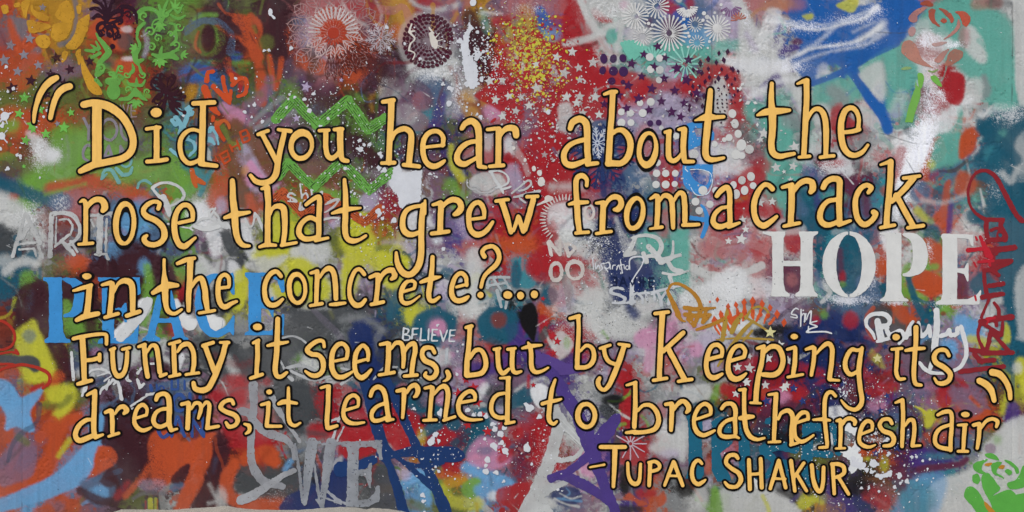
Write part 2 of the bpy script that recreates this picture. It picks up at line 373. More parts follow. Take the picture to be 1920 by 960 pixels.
ops("""
# ---- upper left
Y 3 .9 Q 18,30 55,38 50,60 60,68 40,78 25,60
Y 4 .8 70,95,14 55,110,18 45,130,12
Y 3 .8 112,84,9 130,76,8 140,55,7 143,20,8 140,0,8
E 6 .9 18,40,10 28,70,14 40,90,24 60,75,20
E 8 .8 60,118,40 40,150,40
J 8 .3 0,60,20 5,90,20
M 10 .7 125,120,24 110,140,20 150,130,20
J 6 .4 230,20,20 250,60,20
E 6 .95 175,60,22 190,40,18 215,50,30 225,80,30
E 6 .9 O 235,125 24 16
C 6 .7 O 235,77 15 16
W 3 .5 O 238,55 10 6
W 3 .6 O 240,110 10 4
V 3 .5 272,60,8 276,85,10 270,105,8
C 8 .6 O 292,48 22 22
C 8 .6 O 205,115 12 12
b 8 .5 165,140,20 165,170,20
H 10 .8 0,190,40 20,215,30
E 10 .8 20,225,50 70,235,40 100,222,30
G 9 .8 0,240,20 25,235,20
W 7 .6 55,250,10 75,275,26 90,300,24
W 8 .7 O 100,290 14 14
G 12 .9 60,330,44 110,330,50 140,300,40
G 10 .8 120,260,50 165,280,60 230,320,60
G 8 .8 275,320,50 300,300,40
Z 12 .5 20,320,40 50,310,30
Q 8 .9 -20,340,18 20,350,22 55,365,24 90,375,18
J 8 .5 90,355,16 110,350,14
E 9 .85 95,350,14 140,345,18 180,342,18 230,355,20 270,370,26
U 8 .7 O 140,385 16 30
T 8 .8 O 115,380 20 16
G 6 .7 85,365,3 120,355,3 160,345,3
G 8 .7 O 35,385 20 12
E 6 .7 O 25,370 8 6
A 12 .95 -10,380,40 20,400,50 40,410,30
C 8 .8 0,430,20 10,460,24
P 8 .6 O 240,420 14 26
P 8 .5 O 265,400 24 28
D 9 .9 O 252,475 24 22
J 6 .3 225,430,6 240,440,6
# ---- 320..640 top
D 10 .9 395,20,30 430,40,30 440,90,40 420,110,20
D 10 .9 500,20,40 510,60,50 540,90,40
D 12 .9 O 525,70 25 45
C 4 .7 423,0,8 427,20,8
E 4 .95 445,35,18 460,45,24 475,80,24 482,105,24
E 4 .9 470,32,14 485,45,10 488,65,6 480,80,4
E 3 .95 450,72,6 460,82,8 474,88,8
H 4 .7 475,50,5 480,60,5
D 2 .6 468,60,1 475,75,1.4 480,82,1
b 3 .9 484,75,2 487,60,2
H 3 .8 360,16,16 362,34,6
G 4 .8 365,35,7 385,28,7 405,28,7
H 3 .85 O 390,70 32 36; -O 390,72 14 26
G 2 .7 405,55,4 408,75,5 400,95,4 385,102,3
E 3 .7 372,60,4 366,85,5 375,98,5
D 4 .9 O 389,70 10 22
X 2 .7 385,102,1.5 398,92,1.2 404,70,1.5 400,55,1.2 394,45,1.2
G 4 .5 360,115,5 410,115,6
E 4 .6 400,118,5 410,120,6
O 9 .9 350,140,26 380,135,36 400,150,20
F 6 .8 O 356,172 12 14
O 5 .7 O 443,106 10 8
G 6 .7 440,118,8 465,118,6
E 5 .9 484,118,12 490,150,20 490,190,20
H 6 .7 O 500,80 14 14
E 3 .95 505,106,9 510,140,10 515,165,9
E 3 .95 528,110,9 524,140,9 518,168,5
H 2 .5 502,105,2 508,140,2 512,168,2
F 3 .6 O 504,95 3 3
J 3 .9 430,135,10 450,150,10 450,170,8
M 6 .7 470,200,26 500,170,20 505,150,16
K 5 .8 420,200,16 440,215,26 455,225,26
U 8 .5 430,220,14 460,240,16
B 4 .75 470,232,8 500,205,8 530,182,9
B 4 .75 480,240,8 520,220,9 555,208,8
U 9 .7 O 620,30 60 36
U 10 .5 O 600,140 40 24
V 9 .6 O 610,80 34 50
E 5 .9 O 625,60 46 46; -O 625,62 10 10
E 6 .9 545,60,20 560,110,24 600,125,30
V 3 .5 O 568,60 20 30
T 5 .6 O 560,38 14 8
Z 12 .7 590,170,40 610,180,50
N 6 .5 O 572,152 14 12
V 3 .7 575,160,4 572,170,4
G 8 .5 545,165,14 560,180,12
T 6 .8 O 595,205 14 10
E 9 .95 650,95,50 680,110,50 660,140,30
J 9 .6 640,20,26 700,20,20 710,45,20
A 3 .5 642,5,5 660,30,5 690,50,5
A 4 .4 705,0,4 715,25,4 712,45,4
b 4 .5 660,110,4 690,90,3
# ---- 640..960 top
F 12 .9 745,0,30 760,30,30 752,60,16
E 8 .6 745,60,30 760,80,20
A 6 .5 O 800,78 54 56
Z 10 .45 O 800,78 46 48
A 8 .85 780,125,30 830,130,36 850,120,20
J 5 .6 790,0,16 820,12,14
A 6 .7 770,0,6 790,14,5 830,18,8 860,8,10
L 5 .5 865,5,8 862,20,6
F 9 .7 900,20,20 880,25,18
D 8 .85 880,30,26 895,80,34 905,120,26
A 10 .4 870,170,60 850,200,40
A 7 .5 O 730,170 20 30
D 9 .8 660,120,20 700,120,30 735,140,16
Z 6 .4 735,140,10 728,180,14 715,220,20
T 8 .6 800,155,40 825,170,40
L 5 .75 830,180,12 825,205,18 815,235,24
L 8 .5 815,240,12 830,270,16 850,320,14
N 6 .8 838,250,10 845,290,14 850,330,14
a 8 .7 800,215,20 780,235,30
U 3 .4 -O 790,190 10 12; O 790,190 17 19
U 3 .4 -O 783,228 12 10; O 783,228 20 18
A 6 .4 O 760,215 24 20
F 8 .7 870,185,24 885,210,30
R 9 .6 905,25,14 915,55,14
J 7 .8 930,40,14 950,38,20
W 5 .5 905,24,5 940,25,4
K 6 .7 O 925,210 18 16
G 8 .7 660,180,16 680,186,8
# ---- red field with stars
J 3 .95 P 948,90 962,95 965,110 958,130 965,150 958,165 960,190 950,215 925,200 890,180 908,165 920,140 930,110
S 10 .4 965,60,30 990,50,30 1000,80,40 970,120,30
U 8 .5 O 985,95 34 44
A 5 .5 O 975,110 12 20
J 2 .8 1000,60,8 1012,72,10 1018,84,10 1006,95,8
J 2 .8 970,75,6 985,70,8 990,80,6
A 4 .5 1010,110,12 1025,95,8
J 2 .8 1000,145,16 1015,150,14
J 3 .95 P 1020,80 1045,82 1060,90 1075,95 1100,100 1115,112 1125,135 1140,140 1160,150 1180,150 1170,175 1140,190 1110,200 1090,215 1060,215 1030,240 1010,240 1020,200 1030,170 1050,150 1040,120
J 4 .9 P 1000,140 1025,140 1030,165 1010,175 998,160
J 3 .9 P 960,170 975,175 975,200 985,215 960,235 945,215
J 6 .9 1010,265,40 1040,270,40 1040,300,60 1065,330,60 1075,345,40
J 8 .85 975,290,20 1000,330,34 1010,370,40
J 7 .9 1130,150,40 1200,155,30 1200,180,20
A 6 .8 1060,205,26 1060,235,26
U 9 .55 960,10,40 1020,15,30 1050,10,30
O 5 .85 1012,20,18 1020,40,20 1015,50,14
P 7 .6 O 1035,65 16 12
F 9 .5 985,20,20 995,45,16
J 4 .9 P 1060,20 1080,0 1090,20 1098,50 1085,70 1070,80 1055,60
U 5 .6 1095,50,10 1110,55,10
J 5 .85 1115,22,14 1130,35,14 1145,40,6
A 4 .85 1085,-5,10 1105,35,12 1125,70,13 1145,105,12
A 5 .85 1060,82,10 1110,70,12 1150,48,14 1175,40,10
A 4 .7 1165,48,10 1160,90,12
R 3 .8 O 1146,68 10 14
B 3 .4 1090,45,4 1094,60,3
A 9 .7 1120,10,40 1170,15,40
T 8 .8 1220,30,30 1210,60,20
J 6 .8 1250,10,24 1275,25,16
K 8 .5 1170,10,14
O 5 .8 P 1262,25 1280,18 1300,30 1290,50 1270,40
Z 6 .7 O 1225,45 14 12
Z 5 .7 O 1258,55 20 24
T 5 .7 O 1232,50 10 22
V 8 .7 1200,75,30 1180,62,20
A 6 .7 O 1200,70 24 22
R 4 .85 P 1170,110 1175,90 1190,80 1205,90 1210,105 1195,112
R 6 .8 1220,95,20 1260,100,24 1290,90,24 1320,90,20
J 9 .7 1210,160,26 1250,160,20 1290,165,30
J 7 .8 O 1190,190 20 10
V 12 .6 1190,225,60 1260,215,60
Q 8 .3 1230,210,14 1260,215,14
# ---- 1280..1600 top
V 8 .8 1370,10,40 1375,40,30
J 6 .7 1293,5,16 1300,30,10
T 8 .6 O 1320,30 24 24
P 7 .6 O 1310,70 30 18
V 6 .7 1380,40,10 1376,70,14 1372,95,8
R 7 .8 1350,85,14 1385,85,20
A 12 .8 O 1420,110 36 56
A 12 .6 O 1430,160 36 20
O 4 .92 P 1495,0 1580,0 1615,10 1720,0 1716,45 1665,85 1600,118 1555,120 1520,148 1492,132 1480,112 1500,92 1488,50 1478,20
O 3 .95 1520,155,14 1560,145,14 1590,135,20 1605,140,14
F 6 .6 O 1460,8 30 10
U 8 .5 1420,5,20 1480,5,30 1500,8,20
S 4 .8 P 1505,30 1520,25 1525,32 1515,38
S 3 .8 P 1568,10 1590,0 1610,0 1602,20 1590,22
L 3 .9 P 1465,95 1478,86 1490,84 1500,90 1480,98
Z 3 .8 O 1495,78 10 6
L 5 .85 P 1425,165 1445,145 1455,135 1465,142 1465,162
V 9 .7 1405,60,16 1415,90,14
A 5 .8 1380,0,18 1400,40,18 1430,85,16 1462,125,18 1490,165,16 1505,205,14 1510,240,8
A 6 .8 1392,20,10 1390,70,10 1400,105,10
W 5 .85 1440,38,10 1475,44,4 1510,54,3 1545,54,3 1580,45,3 1620,34,4 1645,12,8
W 6 .5 1450,30,8 1500,44,2 1550,46,2 1600,32,3 1640,16,5
W 5 .85 1455,122,6 1490,105,4 1520,92,3 1560,86,3 1610,76,4 1650,50,8
W 7 .55 1470,132,4 1510,112,2 1560,96,2 1620,84,4 1660,60,8
W 8 .6 1500,100,3 1535,78,3 1565,50,3
W 5 .4 1600,60,3 1640,42,3
W 8 .8 1360,115,16 1420,125,30 1470,125,22
W 6 .7 1405,182,10 1440,162,10 1470,150,10 1495,150,10
W 6 .6 1430,80,20 1450,30,30
J 5 .9 1290,165,20 1325,145,18 1345,130,20 1370,140,20 1380,170,18 1385,200,12
A 5 .8 P 1340,155 1355,145 1362,165 1365,190 1365,225 1345,235 1335,210 1325,180
J 8 .7 1380,205,24 1375,235,26
U 6 .5 1370,250,20 1395,275,16
R 8 .85 1410,205,30 1440,220,40 1470,245,30 1460,300,50 1480,340,50 1470,380,26
B 9 .6 1480,225,30 1500,235,20
C 7 .6 1375,230,16 1390,245,20 1400,260,16
J 7 .6 1340,250,20 1355,265,14
W 6 .5 P 1535,125 1548,120 1555,135 1545,150 1532,150
R 4 .8 P 1530,155 1560,140 1595,160 1600,195 1560,205 1525,195
B 8 .7 1560,170,20 1580,185,24 1560,200,20
J 5 .9 O 1572,222 18 26
A 6 .8 O 1540,215 16 20
A 8 .7 1490,290,30 1530,285,30 1560,290,20
# ---- 1600..1920 top
R 10 .95 P 1740,15 1820,10 1870,20 1895,45 1900,90 1905,190 1870,200 1800,130 1760,110 1690,90 1640,110 1610,130 1600,125 1590,150 1620,180
R 8 .9 P 1655,95 1700,85 1730,110 1720,150 1690,180 1670,210 1655,170 1650,130
O 4 .95 P 1655,0 1720,0 1715,50 1690,78 1655,92 1600,130 1585,115 1635,85 1670,60
O 3 .95 1601,128,14 1612,155,16 1632,185,20 1655,215,22 1665,243,20
W 8 .7 1610,75,6 1640,60,12 1655,45,14
A 6 .8 P 1610,140 1650,115 1660,150 1655,190 1630,165
A 8 .8 1610,210,26 1640,230,26
E 6 .4 1830,8,20 1870,5,20
C 8 .5 1860,5,16 1895,8,8
A 4 .9 Q 1900,0 2080,0 2080,230 1912,200 1905,160 1903,60
A 6 .85 P 1810,50 1825,52 1838,70 1845,85 1850,112 1840,118 1822,105 1812,90
U 6 .6 O 1808,70 10 20
A 8 .6 O 1740,80 40 44
U 8 .75 O 1740,90 26 26
W 8 .6 1735,60,10 1755,80,26 1790,84,10
W 6 .5 1730,120,20 1740,160,20
R 6 .6 O 1765,45 20 20
Z 8 .5 1735,170,20 1740,200,20
J 4 .9 P 1780,140 1800,138 1808,148 1808,175 1800,195 1785,195 1770,180
U 7 .6 O 1765,195 16 14
B 6 .8 1845,145,10 1850,170,16 1845,180,10
A 7 .8 P 1815,150 1840,150 1840,185 1825,200 1810,180
W 8 .75 1770,230,36 1790,205,14 1820,185,8
W 9 .65 1745,230,26 1730,260,40 1720,300,40 1700,340,30
A 9 .5 1680,210,26 1690,180,20
W 8 .5 1840,215,10 1880,200,10 1910,205,8
Q 6 .95 P 1830,230 1840,222 1856,232 1875,222 1920,200 2080,215 2080,560 1900,470 1880,500 1870,420 1850,390 1862,340 1840,320 1825,300 1845,270
B 6 .4 1655,110,4 1665,180,4
R 8 .6 O 1892,195 18 10
# ---- 240-480 left-mid
V 5 .6 P 455,265 470,255 480,300 500,330 520,350 470,355
K 4 .85 P 455,320 470,300 485,320 495,335 480,350 458,345
I 6 .9 440,230,16 480,270,26 500,310,20 515,335,16
I 6 .85 430,290,20 445,330,26 455,375,24
F 5 .6 O 460,320 6 8
V 5 .5 O 395,258 14 14
a 3 .85 402,310,8 388,335,9 375,365,9
G 6 .9 322,300,20 335,325,20 355,350,30
G 8 .85 345,400,40 340,440,40
E 7 .9 415,345,30 400,380,24 410,360,20
V 6 .7 O 415,385 10 14
E 6 .85 468,370,14 475,400,16 470,415,8
W 7 .75 O 372,400 20 20
W 6 .7 390,415,30 400,430,30 405,470,20
Q 4 .3 410,440,4
C 4 .95 Q 412,435 430,433 452,480 432,482 420,462
W 5 .75 455,415,20 462,450,22 475,480,18
S 9 .85 510,410,30 530,440,40 515,470,30 485,480,20
S 8 .8 540,440,30 560,430,20 575,440,16
A 8 .8 570,475,50 600,470,40
H 6 .7 620,440,14 640,470,20
V 5 .7 625,420,10 635,415,10
S 9 .9 670,420,50 660,455,40 690,470,18
G 6 .8 660,370,14 672,385,10
V 5 .8 P 676,370 695,360 710,370 695,395 675,390
J 8 .5 O 735,380 24 26
D 10 .85 650,265,30 680,280,30 700,300,30
D 6 .8 O 575,275 14 18
T 4 .7 O 560,283 6 10
I 8 .6 O 600,315 60 20
W 7 .6 O 772,415 16 26
G 8 .7 845,345,20 865,370,16
S 6 .8 845,275,10 850,310,14 866,335,12
L 8 .5 O 845,425 40 30
V 7 .7 868,410,24 880,440,24
U 7 .5 O 890,470 30 20
W 7 .7 790,400,16 805,420,14 820,450,16
U 7 .5 O 905,285 40 26
W 7 .7 O 955,275 10 16
J 4 .95 P 945,295 955,285 962,300 965,315 950,318
A 2 .7 -O 915,345 32 20; O 915,345 34 22
A 5 .6 O 895,340 10 12
A 5 .6 O 915,350 9 13
A 5 .6 O 935,340 9 13
A 4 .6 O 915,265 10 18
W 3 .75 P 740,305 748,300 755,318 775,322 790,320 790,335 785,370 770,380 752,385 745,360 730,345 735,320
# ---- 960..1280 mid
T 4 .9 O 1127,265 42 40
N 3 .8 O 1127,265 10 34
N 3 .7 1092,290,4 1127,292,6 1162,282,4
N 3 .7 1127,292,3 1110,262,5 1095,245,4
N 3 .7 1127,292,3 1145,265,5 1165,250,4
N 3 .7 1127,292,4 1100,320,8 1092,345,6
N 3 .8 1127,292,4 1130,330,12 1132,365,10
N 3 .7 1127,292,4 1160,320,8 1170,340,6
J 3 .5 1100,300,3 1120,320,3
J 5 .6 1165,280,14 1175,300,12 1150,330,14
U 7 .7 O 1210,265 20 30
W 5 .7 P 1028,395 1035,385 1060,380 1085,385 1100,395 1105,420 1095,435 1060,440 1040,430 1028,415
W 3 .8 1022,400,3 1015,402,2
A 6 .7 1060,440,24 1085,460,20 1100,480,14
A 3 .4 960,275,20 980,300,10 990,325,10
V 6 .7 960,320,26 970,350,20
J 6 .8 1030,370,8 1090,365,8
J 5 .6 1010,390,5 1018,440,6
A 9 .6 1030,350,10 1090,350,14
N 8 .95 1140,445,30 1155,480,50 1170,520,60 1165,545,40
N 8 .9 1150,390,20 1190,400,20 1200,430,14
N 5 .85 1130,420,24 1120,450,10
A 4 .7 1155,410,6 1165,440,10 1175,465,20
Q 7 .6 O 1225,360 16 30
R 8 .8 1230,370,10 1260,390,14 1260,430,14
R 6 .9 O 1215,455 20 20
R 6 .9 Q 1258,440 1292,420 1292,540 1256,530
U 6 .6 1250,400,14 1245,440,12
J 6 .7 1245,300,20 1250,330,24 1255,380,14
E 9 .8 975,455,40 1000,455,30
J 8 .6 1010,430,24 1020,465,20
U 7 .7 O 1035,425 10 10
# ---- 1280..1600 mid
C 9 .6 1285,390,20 1305,395,24 1300,415,20
W 8 .6 1340,300,60 1370,300,50 1400,320,20
J 6 .8 1340,360,16 1380,345,20 1410,325,24 1425,335,20 1400,370,16
J 7 .75 1345,395,20 1380,395,24 1410,390,30 1450,400,24
F 5 .3 1375,378,6 1400,370,6
J 3 .8 1375,387,6 1398,383,6
Z 7 .5 1400,300,20 1420,295,30
J 7 .6 O 1430,310 16 12
U 7 .7 O 1350,465 40 20
J 7 .6 O 1430,465 24 16
J 4 .8 O 1488,450 18 24
L 8 .5 O 1520,335 20 20
Q 7 .9 1500,370,30 1510,400,34 1530,420,40 1550,410,30
L 6 .7 1530,350,12 1535,400,10
Z 7 .8 1535,300,20 1580,335,20 1620,360,16 1625,400,14
W 5 .7 1560,320,16 1580,305,26 1590,320,20
J 7 .8 O 1560,305 20 8
R 7 .7 O 1565,370 20 10
T 7 .7 1505,395,20 1495,370,10
A 5 .6 1470,425,30 1500,430,20
# ---- 1600..1920 mid
W 5 .9 P 1690,250 1755,235 1750,265 1735,300 1720,325 1700,345 1690,320 1680,290
W 6 .85 1690,345,20 1678,380,20 1668,430,36 1672,460,30
B 5 .5 1720,275,6 1716,300,6
E 3 .85 P 1752,258 1748,300 1740,340 1725,330 1735,300
R 6 .9 P 1755,265 1800,250 1800,300 1770,310 1745,320
E 6 .9 P 1803,255 1825,240 1828,275 1815,290 1800,295
U 6 .75 1690,285,20 1680,320,20
B 4 .5 1600,275,8 1660,260,8 1700,245,8
T 6 .85 O 1725,360 20 20
Q 3 .7 O 1763,363 15 15
Q 3 .6 O 1738,395 15 15
L 5 .4 1750,330,16 1770,320,14
S 5 .6 O 1745,308 8 8
U 3 .75 P 1715,355 1735,372 1742,378 1725,375
E 4 .85 P 1772,345 1782,338 1780,370 1783,395 1780,415 1765,428 1750,410 1765,385
E 6 .8 P 1800,320 1830,340 1820,365 1790,360
S 6 .7 1720,395,14 1735,410,12
L 4 .8 1782,380,8 1780,435,10
G 5 .5 1745,415,12
Q 4 .8 O 1748,440 16 18
E 5 .85 P 1730,450 1745,448 1765,465 1768,500 1750,510 1740,480
A 6 .5 1730,375,8 1770,380,6 1810,365,6
A 8 .7 1820,400,20 1800,440,30 1790,470,20
A 2 .8 1838,355,3 1845,385,5
Q 5 .9 O 1828,405 16 14
a 7 .6 O 1860,290 14 16
A 7 .6 O 1915,290 12 40
A 6 .6 1880,325,10 1895,340,12 1910,310,6
R 8 .6 O 1880,260 12 14
# ---- 480..720 left
Q 6 .9 0,505,40 -20,540,50 25,540,30 40,510,20 60,480,20
A 6 .85 10,510,14 30,495,14 50,490,14 70,495,10
A 8 .6 O 10,490 16 12
G 7 .85 50,520,24 45,535,16
E 7 .9 O 147,490 18 12
D 5 .95 O 188,505 20 16
D 5 .95 P 225,480 300,480 330,520 320,560 280,540 265,500 245,520 230,520
P 7 .7 O 270,500 10 14
D 7 .95 60,560,60 50,620,50
D 4 .9 75,540,30 80,600,30 90,660,20
D 5 .95 O 128,550 12 24
T 9 .3 58,550,6 55,580,6
G 6 .85 P 118,565 132,568 135,590 150,605 165,625 150,632 125,625 118,600
G 6 .85 275,500,12 280,540,16 268,600,20
D 6 .9 230,550,20 225,570,20
D 6 .8 170,590,20 170,620,20
W 3 .92 P 270,560 282,565 280,585 255,610 240,630 220,640 212,625 235,600 255,570
D 6 .7 305,600,20 315,620,14
S 6 .95 P 28,625 45,610 65,600 75,625 95,660 110,690 115,705 80,715 50,715 40,690 30,650
T 6 .6 O 55,630 12 12
C 4 .9 0,672,14 30,675,14 60,680,24 65,690,16
D 8 .9 100,640,26 120,680,34 125,700,30
E 6 .9 100,720,14 110,705,20
T 9 .6 140,650,14 145,690,20
K 7 .6 180,660,12 185,680,14
A 8 .7 150,700,14 180,690,30 230,670,40 260,660,20
G 3 .8 O 280,662 12 8
D 6 .8 290,690,20 310,690,20
W 7 .8 348,580,14 358,608,14
W 3 .92 330,565,8 340,590,14 352,608,18 365,605,12
W 3 .92 392,585,12 400,600,18 410,605,20
W 3 .85 P 335,660 345,665 343,680 335,692
J 7 .6 325,600,20 325,625,14
A 7 .7 370,510,20 375,490,20 400,510,10
C 6 .7 O 400,560 12 20
C 7 .6 415,590,14 405,620,16
C 9 .85 380,650,50 420,680,50 480,680,60 540,640,60 600,600,60 660,580,40
S 6 .9 P 455,500 465,515 460,560 450,580 430,575 425,565 445,540
C 4 .9 Q 430,485 458,485 450,515
W 5 .75 P 430,490 445,495 455,520 445,530 430,520
A 5 .8 P 460,500 480,485 500,480 540,480 500,510
S 8 .95 P 540,490 570,485 600,510 620,540 610,560 580,575 550,560 545,520
S 7 .8 510,545,20 530,550,14
A 7 .7 500,535,10 510,560,12
A 8 .75 O 590,575 20 3
B 9 .6 450,600,16 480,640,12 500,610,14
A 8 .7 420,660,8 440,700,16
J 7 .8 O 440,712 18 10
J 6 .7 500,715,14
A 7 .8 O 580,680 14 18
G 6 .5 O 595,648 10 6
N 6 .95 P 655,620 672,605 690,608 700,640 710,700 735,740 705,740 680,720 665,680 655,640
B 9 .6 640,600,10 680,595,10 720,620,8
V 5 .6 O 683,515 18 20
S 7 .95 P 645,490 655,465 672,480 660,540 645,570 640,530
S 7 .95 P 705,475 760,480 765,500 745,520 735,540 715,530 705,500
Q 5 .85 P 725,595 735,550 755,540 750,570 740,597
S 6 .85 P 760,575 775,550 782,580 775,610 762,600
Q 5 .9 O 815,610 40 30; -O 822,615 17 17
Q 6 .9 790,620,14 800,650,14 820,645,14
K 7 .85 O 818,612 18 18
Q 4 .9 O 812,637 8 12
Q 3 .85 835,512,20 845,508,12
T 3 .6 810,500,3 830,500,5 850,512,4
U 7 .6 870,590,16 860,630,14
A 9 .85 870,540,40 880,580,30 890,480,30
Q 5 .95 O 930,610 34 36
b 6 .8 O 935,600 14 14
b 6 .75 920,640,14 945,655,18
L 7 .85 880,690,20 930,690,20 950,670,20
K 8 .6 860,700,14 900,720,20
B 5 .7 915,540,16 980,550,20 1010,545,20
A 4 .9 O 760,700 12 10
A 6 .7 770,650,10 830,670,30
# ---- 960..1280 lower mid
Q 4 .9 P 960,500 970,490 980,520 975,540 960,535
a 3 .9 P 985,500 990,492 998,520 1005,530 995,540 975,535
J 7 .8 1000,500,30 1030,490,30 1090,495,20
J 8 .7 1020,500,60
V 8 .6 O 1060,560 16 26
E 6 .95 1015,575,14 1025,590,16
Q 5 .95 O 1030,555 15 18
U 4 .4 -O 1050,550 20 24; O 1050,550 22 26
L 6 .9 965,620,30 975,650,30 1000,670,20 1040,680,40 1085,675,30
X 2.5 .97 P 982,575 995,568 1003,575 1008,600 1003,630 1000,640 990,628 978,610 976,592
J 4 .9 P 1010,595 1025,592 1030,605 1020,615 1042,625 1042,640 1030,645 1015,635
A 3 .85 1020,620,4 1050,670,8 1065,640,4 1042,640,8
J 4 .85 O 1045,662 20 9
J 8 .85 1055,620,20 1080,650,20 1090,670,10
C 3 .85 P 1010,635 1020,615 1028,625 1020,640
A 3 .8 P 1050,620 1075,645 1055,672 1035,650
G 4 .5 O 1063,642 6 10
U 6 .7 1100,600,14 1110,630,14
J 8 .85 1155,700,24 1170,715,24
A 9 .9 1110,560,40 1120,610,30 1180,600,60 1220,570,30
A 5 .8 1110,570,8 1120,620,12 1140,650,10
G 4 .7 1130,622,5 1140,634,4
Z 7 .5 O 1112,695 14 10
K 6 .85 O 1210,635 20 18
K 6 .8 O 1245,640 16 14
K 5 .7 1220,660,20 1215,690,16
E 5 .7 1250,680,12 1255,670,8
N 8 .9 1180,575,14 1190,590,16
C 9 .5 O 1230,600 20 8
# ---- 1280..1600 lower mid
X 7 .9 1420,625,16 1450,618,16 1480,620,16
C 9 .5 1400,660,30 1450,640,16
N 7 .85 1480,630,24 1510,630,30 1560,600,40
J 6 .8 O 1595,600 14 16
J 6 .8 1530,600,14
G 6 .7 1545,590,14
U 7 .7 O 1422,552 12 16
W 8 .6 O 1400,540 60 20
W 7 .8 1290,560,30 1330,550,40 1380,520,40 1350,600,40 1390,610,20
V 7 .7 1330,640,40 1340,690,20
K 6 .8 O 1305,655 12 14
J 6 .7 1400,690,50 1440,690,30 1480,700,24
J 6 .8 1500,690,20 1540,700,16
b 6 .7 O 1545,640 14 10
T 6 .8 1530,510,8 1540,540,8
Z 6 .95 P 1468,500 1502,500 1500,545 1490,552 1475,548 1468,530
U 5 .6 O 1484,525 10 12
# ---- right lower mid
Q 6 .9 O 1594,495 24 56
Z 5 .7 1575,470,10 1578,520,10
J 4 .7 O 1580,520 6 10
G 4 .6 O 1580,533 6 5
E 5 .9 P 1640,490 1665,490 1662,515 1640,515
T 6 .8 1620,530,30 1640,560,30
C 6 .8 P 1640,565 1680,590 1700,610 1680,630 1640,600
E 5 .85 P 1670,568 1690,570 1705,590 1720,600 1690,605
G 6 .8 1700,500,10 1690,540,16 1730,560,20
E 4 .95 P 1712,520 1735,508 1765,522 1770,545 1750,555 1730,550 1715,535
E 4 .9 O 1757,480 14 22
G 4 .8 O 1752,500 8 6
Q 3 .9 1703,520,10 1715,560,12 1735,600,12 1742,618,8
G 5 .85 1760,565,12 1775,575,14 1765,585,10
b 2 .8 O 1769,588 5 4
J 2 .7 O 1747,562 4 5
b 2 .8 O 1737,602 4 4
P 7 .85 1800,600,20 1830,615,20 1810,625,20
S 5 .7 1820,635,14 1850,640,10 1840,650,10
A 5 .8 1870,560,20 1855,590,14
Z 6 .85 P 1795,510 1810,512 1815,540 1815,560 1795,562
Q 5 .9 P 1825,520 1850,510 1870,540 1850,560 1820,540
Q 6 .95 P 1880,470 2080,470 2080,700 1900,650 1890,600 1880,540
A 7 .7 P 1918,500 2080,500 2080,690 1925,640 1910,620
S 4 .8 P 1885,605 1895,625 1890,655 1882,640
Q 6 .9 1890,660,30 1895,690,20
S 6 .85 1915,680,20 1925,730,20
A 6 .7 O 1908,690 8 10
P 6 .8 O 1780,650 16 14
C 6 .8 1748,660,14 1745,690,16 1735,620,10
M 6 .6 1790,690,30 1820,700,30
J 5 .6 1620,700,20 1650,720,14
S 5 .5 P 1635,655 1650,670 1658,690 1640,680 1630,670
S 3 .4 O 1645,672 8 8
# ---- bottom left
J 4 .85 60,730,8 80,722,8
P 4 .95 P -20,715 5,712 22,722 38,745 58,738 80,728 72,748 56,772 64,806 48,808 30,800 10,806 12,782 2,762 -20,755
S 8 .9 105,740,34 130,740,30 110,780,20
H 6 .7 85,762,12 115,760,10 130,745,12
E 6 .95 150,780,14 120,795,24 105,820,24 95,860,30 60,900,40 10,920,30
E 4 .9 100,790,20 75,820,20
M 5 .8 P 15,840 35,815 60,830 70,850 60,890 30,905 0,910 0,860
M 3 .5 40,840,1 40,900,1
C 4 .4 10,870,4 45,835,6
H 5 .7 35,820,12 50,830,12
S 5 .7 110,855,8 130,825,10
D 8 .95 P 190,770 290,760 320,790 290,830 270,870 240,920 215,950 200,900 205,850 185,820
E 3 .95 P 178,840 205,838 220,855 215,870 190,885 165,900 140,915 170,870
P 4 .95 P 195,770 190,820 178,850 172,880 150,910 115,925 75,940 -20,965 -20,945 50,915 100,890 140,855 165,820 178,790
D 3 .95 P 188,900 205,880 215,895 215,910 200,912 190,905
T 5 .8 P 150,905 180,895 215,910 205,940 180,950 160,930
P 5 .85 O 185,925 18 14
D 5 .9 150,920,14 190,940,16 215,940,14
J 6 .6 220,930,14 240,905,8
E 5 .9 235,930,10 262,900,10 285,870,14
E 4 .95 P 280,820 320,805 345,830 400,810 405,835 375,905 350,960 328,960 345,900 340,880 320,905 300,910 285,895
D 3 .95 P 325,890 350,870 355,880 340,912 322,905
T 4 .8 325,915,14 340,910,10
P 5 .7 405,860,7 400,885,7
D 4 .95 P 400,820 425,812 430,830 428,860 415,900 410,930 390,960 355,960 380,910 398,860
E 6 .8 120,940,20 140,950,20
M 7 .6 O 110,950 10 10
E 5 .85 P 60,960 90,945 100,960
V 6 .4 270,910,20 300,910,20
S 1.5 .85 282,938,10 282,960,10
J 1 .7 273,940,3 273,955,3
S 1.5 .6 292,936,6 292,955,6
J 1 .7 295,936,2 295,955,2
Y 2 .6 250,935,5 270,925,7 310,925,8
# ---- bottom 320..640
J 8 .85 400,740,20 440,760,30 450,720,20 430,800,30 490,820,40 440,830,20
U 6 .6 400,760,5 450,770,20 490,760,10
K 6 .4 O 430,790 20 10
U 8 .5 O 500,800 14 20
C 7 .95 P 520,720 575,720 590,760 570,800 560,815 520,790
C 8 .9 P 450,880 520,880 560,900 560,930 480,930 445,910
J 7 .9 600,750,20 620,800,24 590,810,30
C 5 .6 570,810,10 610,815,8
E 5 .95 440,870,20 425,900,24 435,935,24 500,950,24 540,955,20
E 6 .95 460,860,20 500,850,30 515,865,20
C 5 .9 O 470,910 30 16
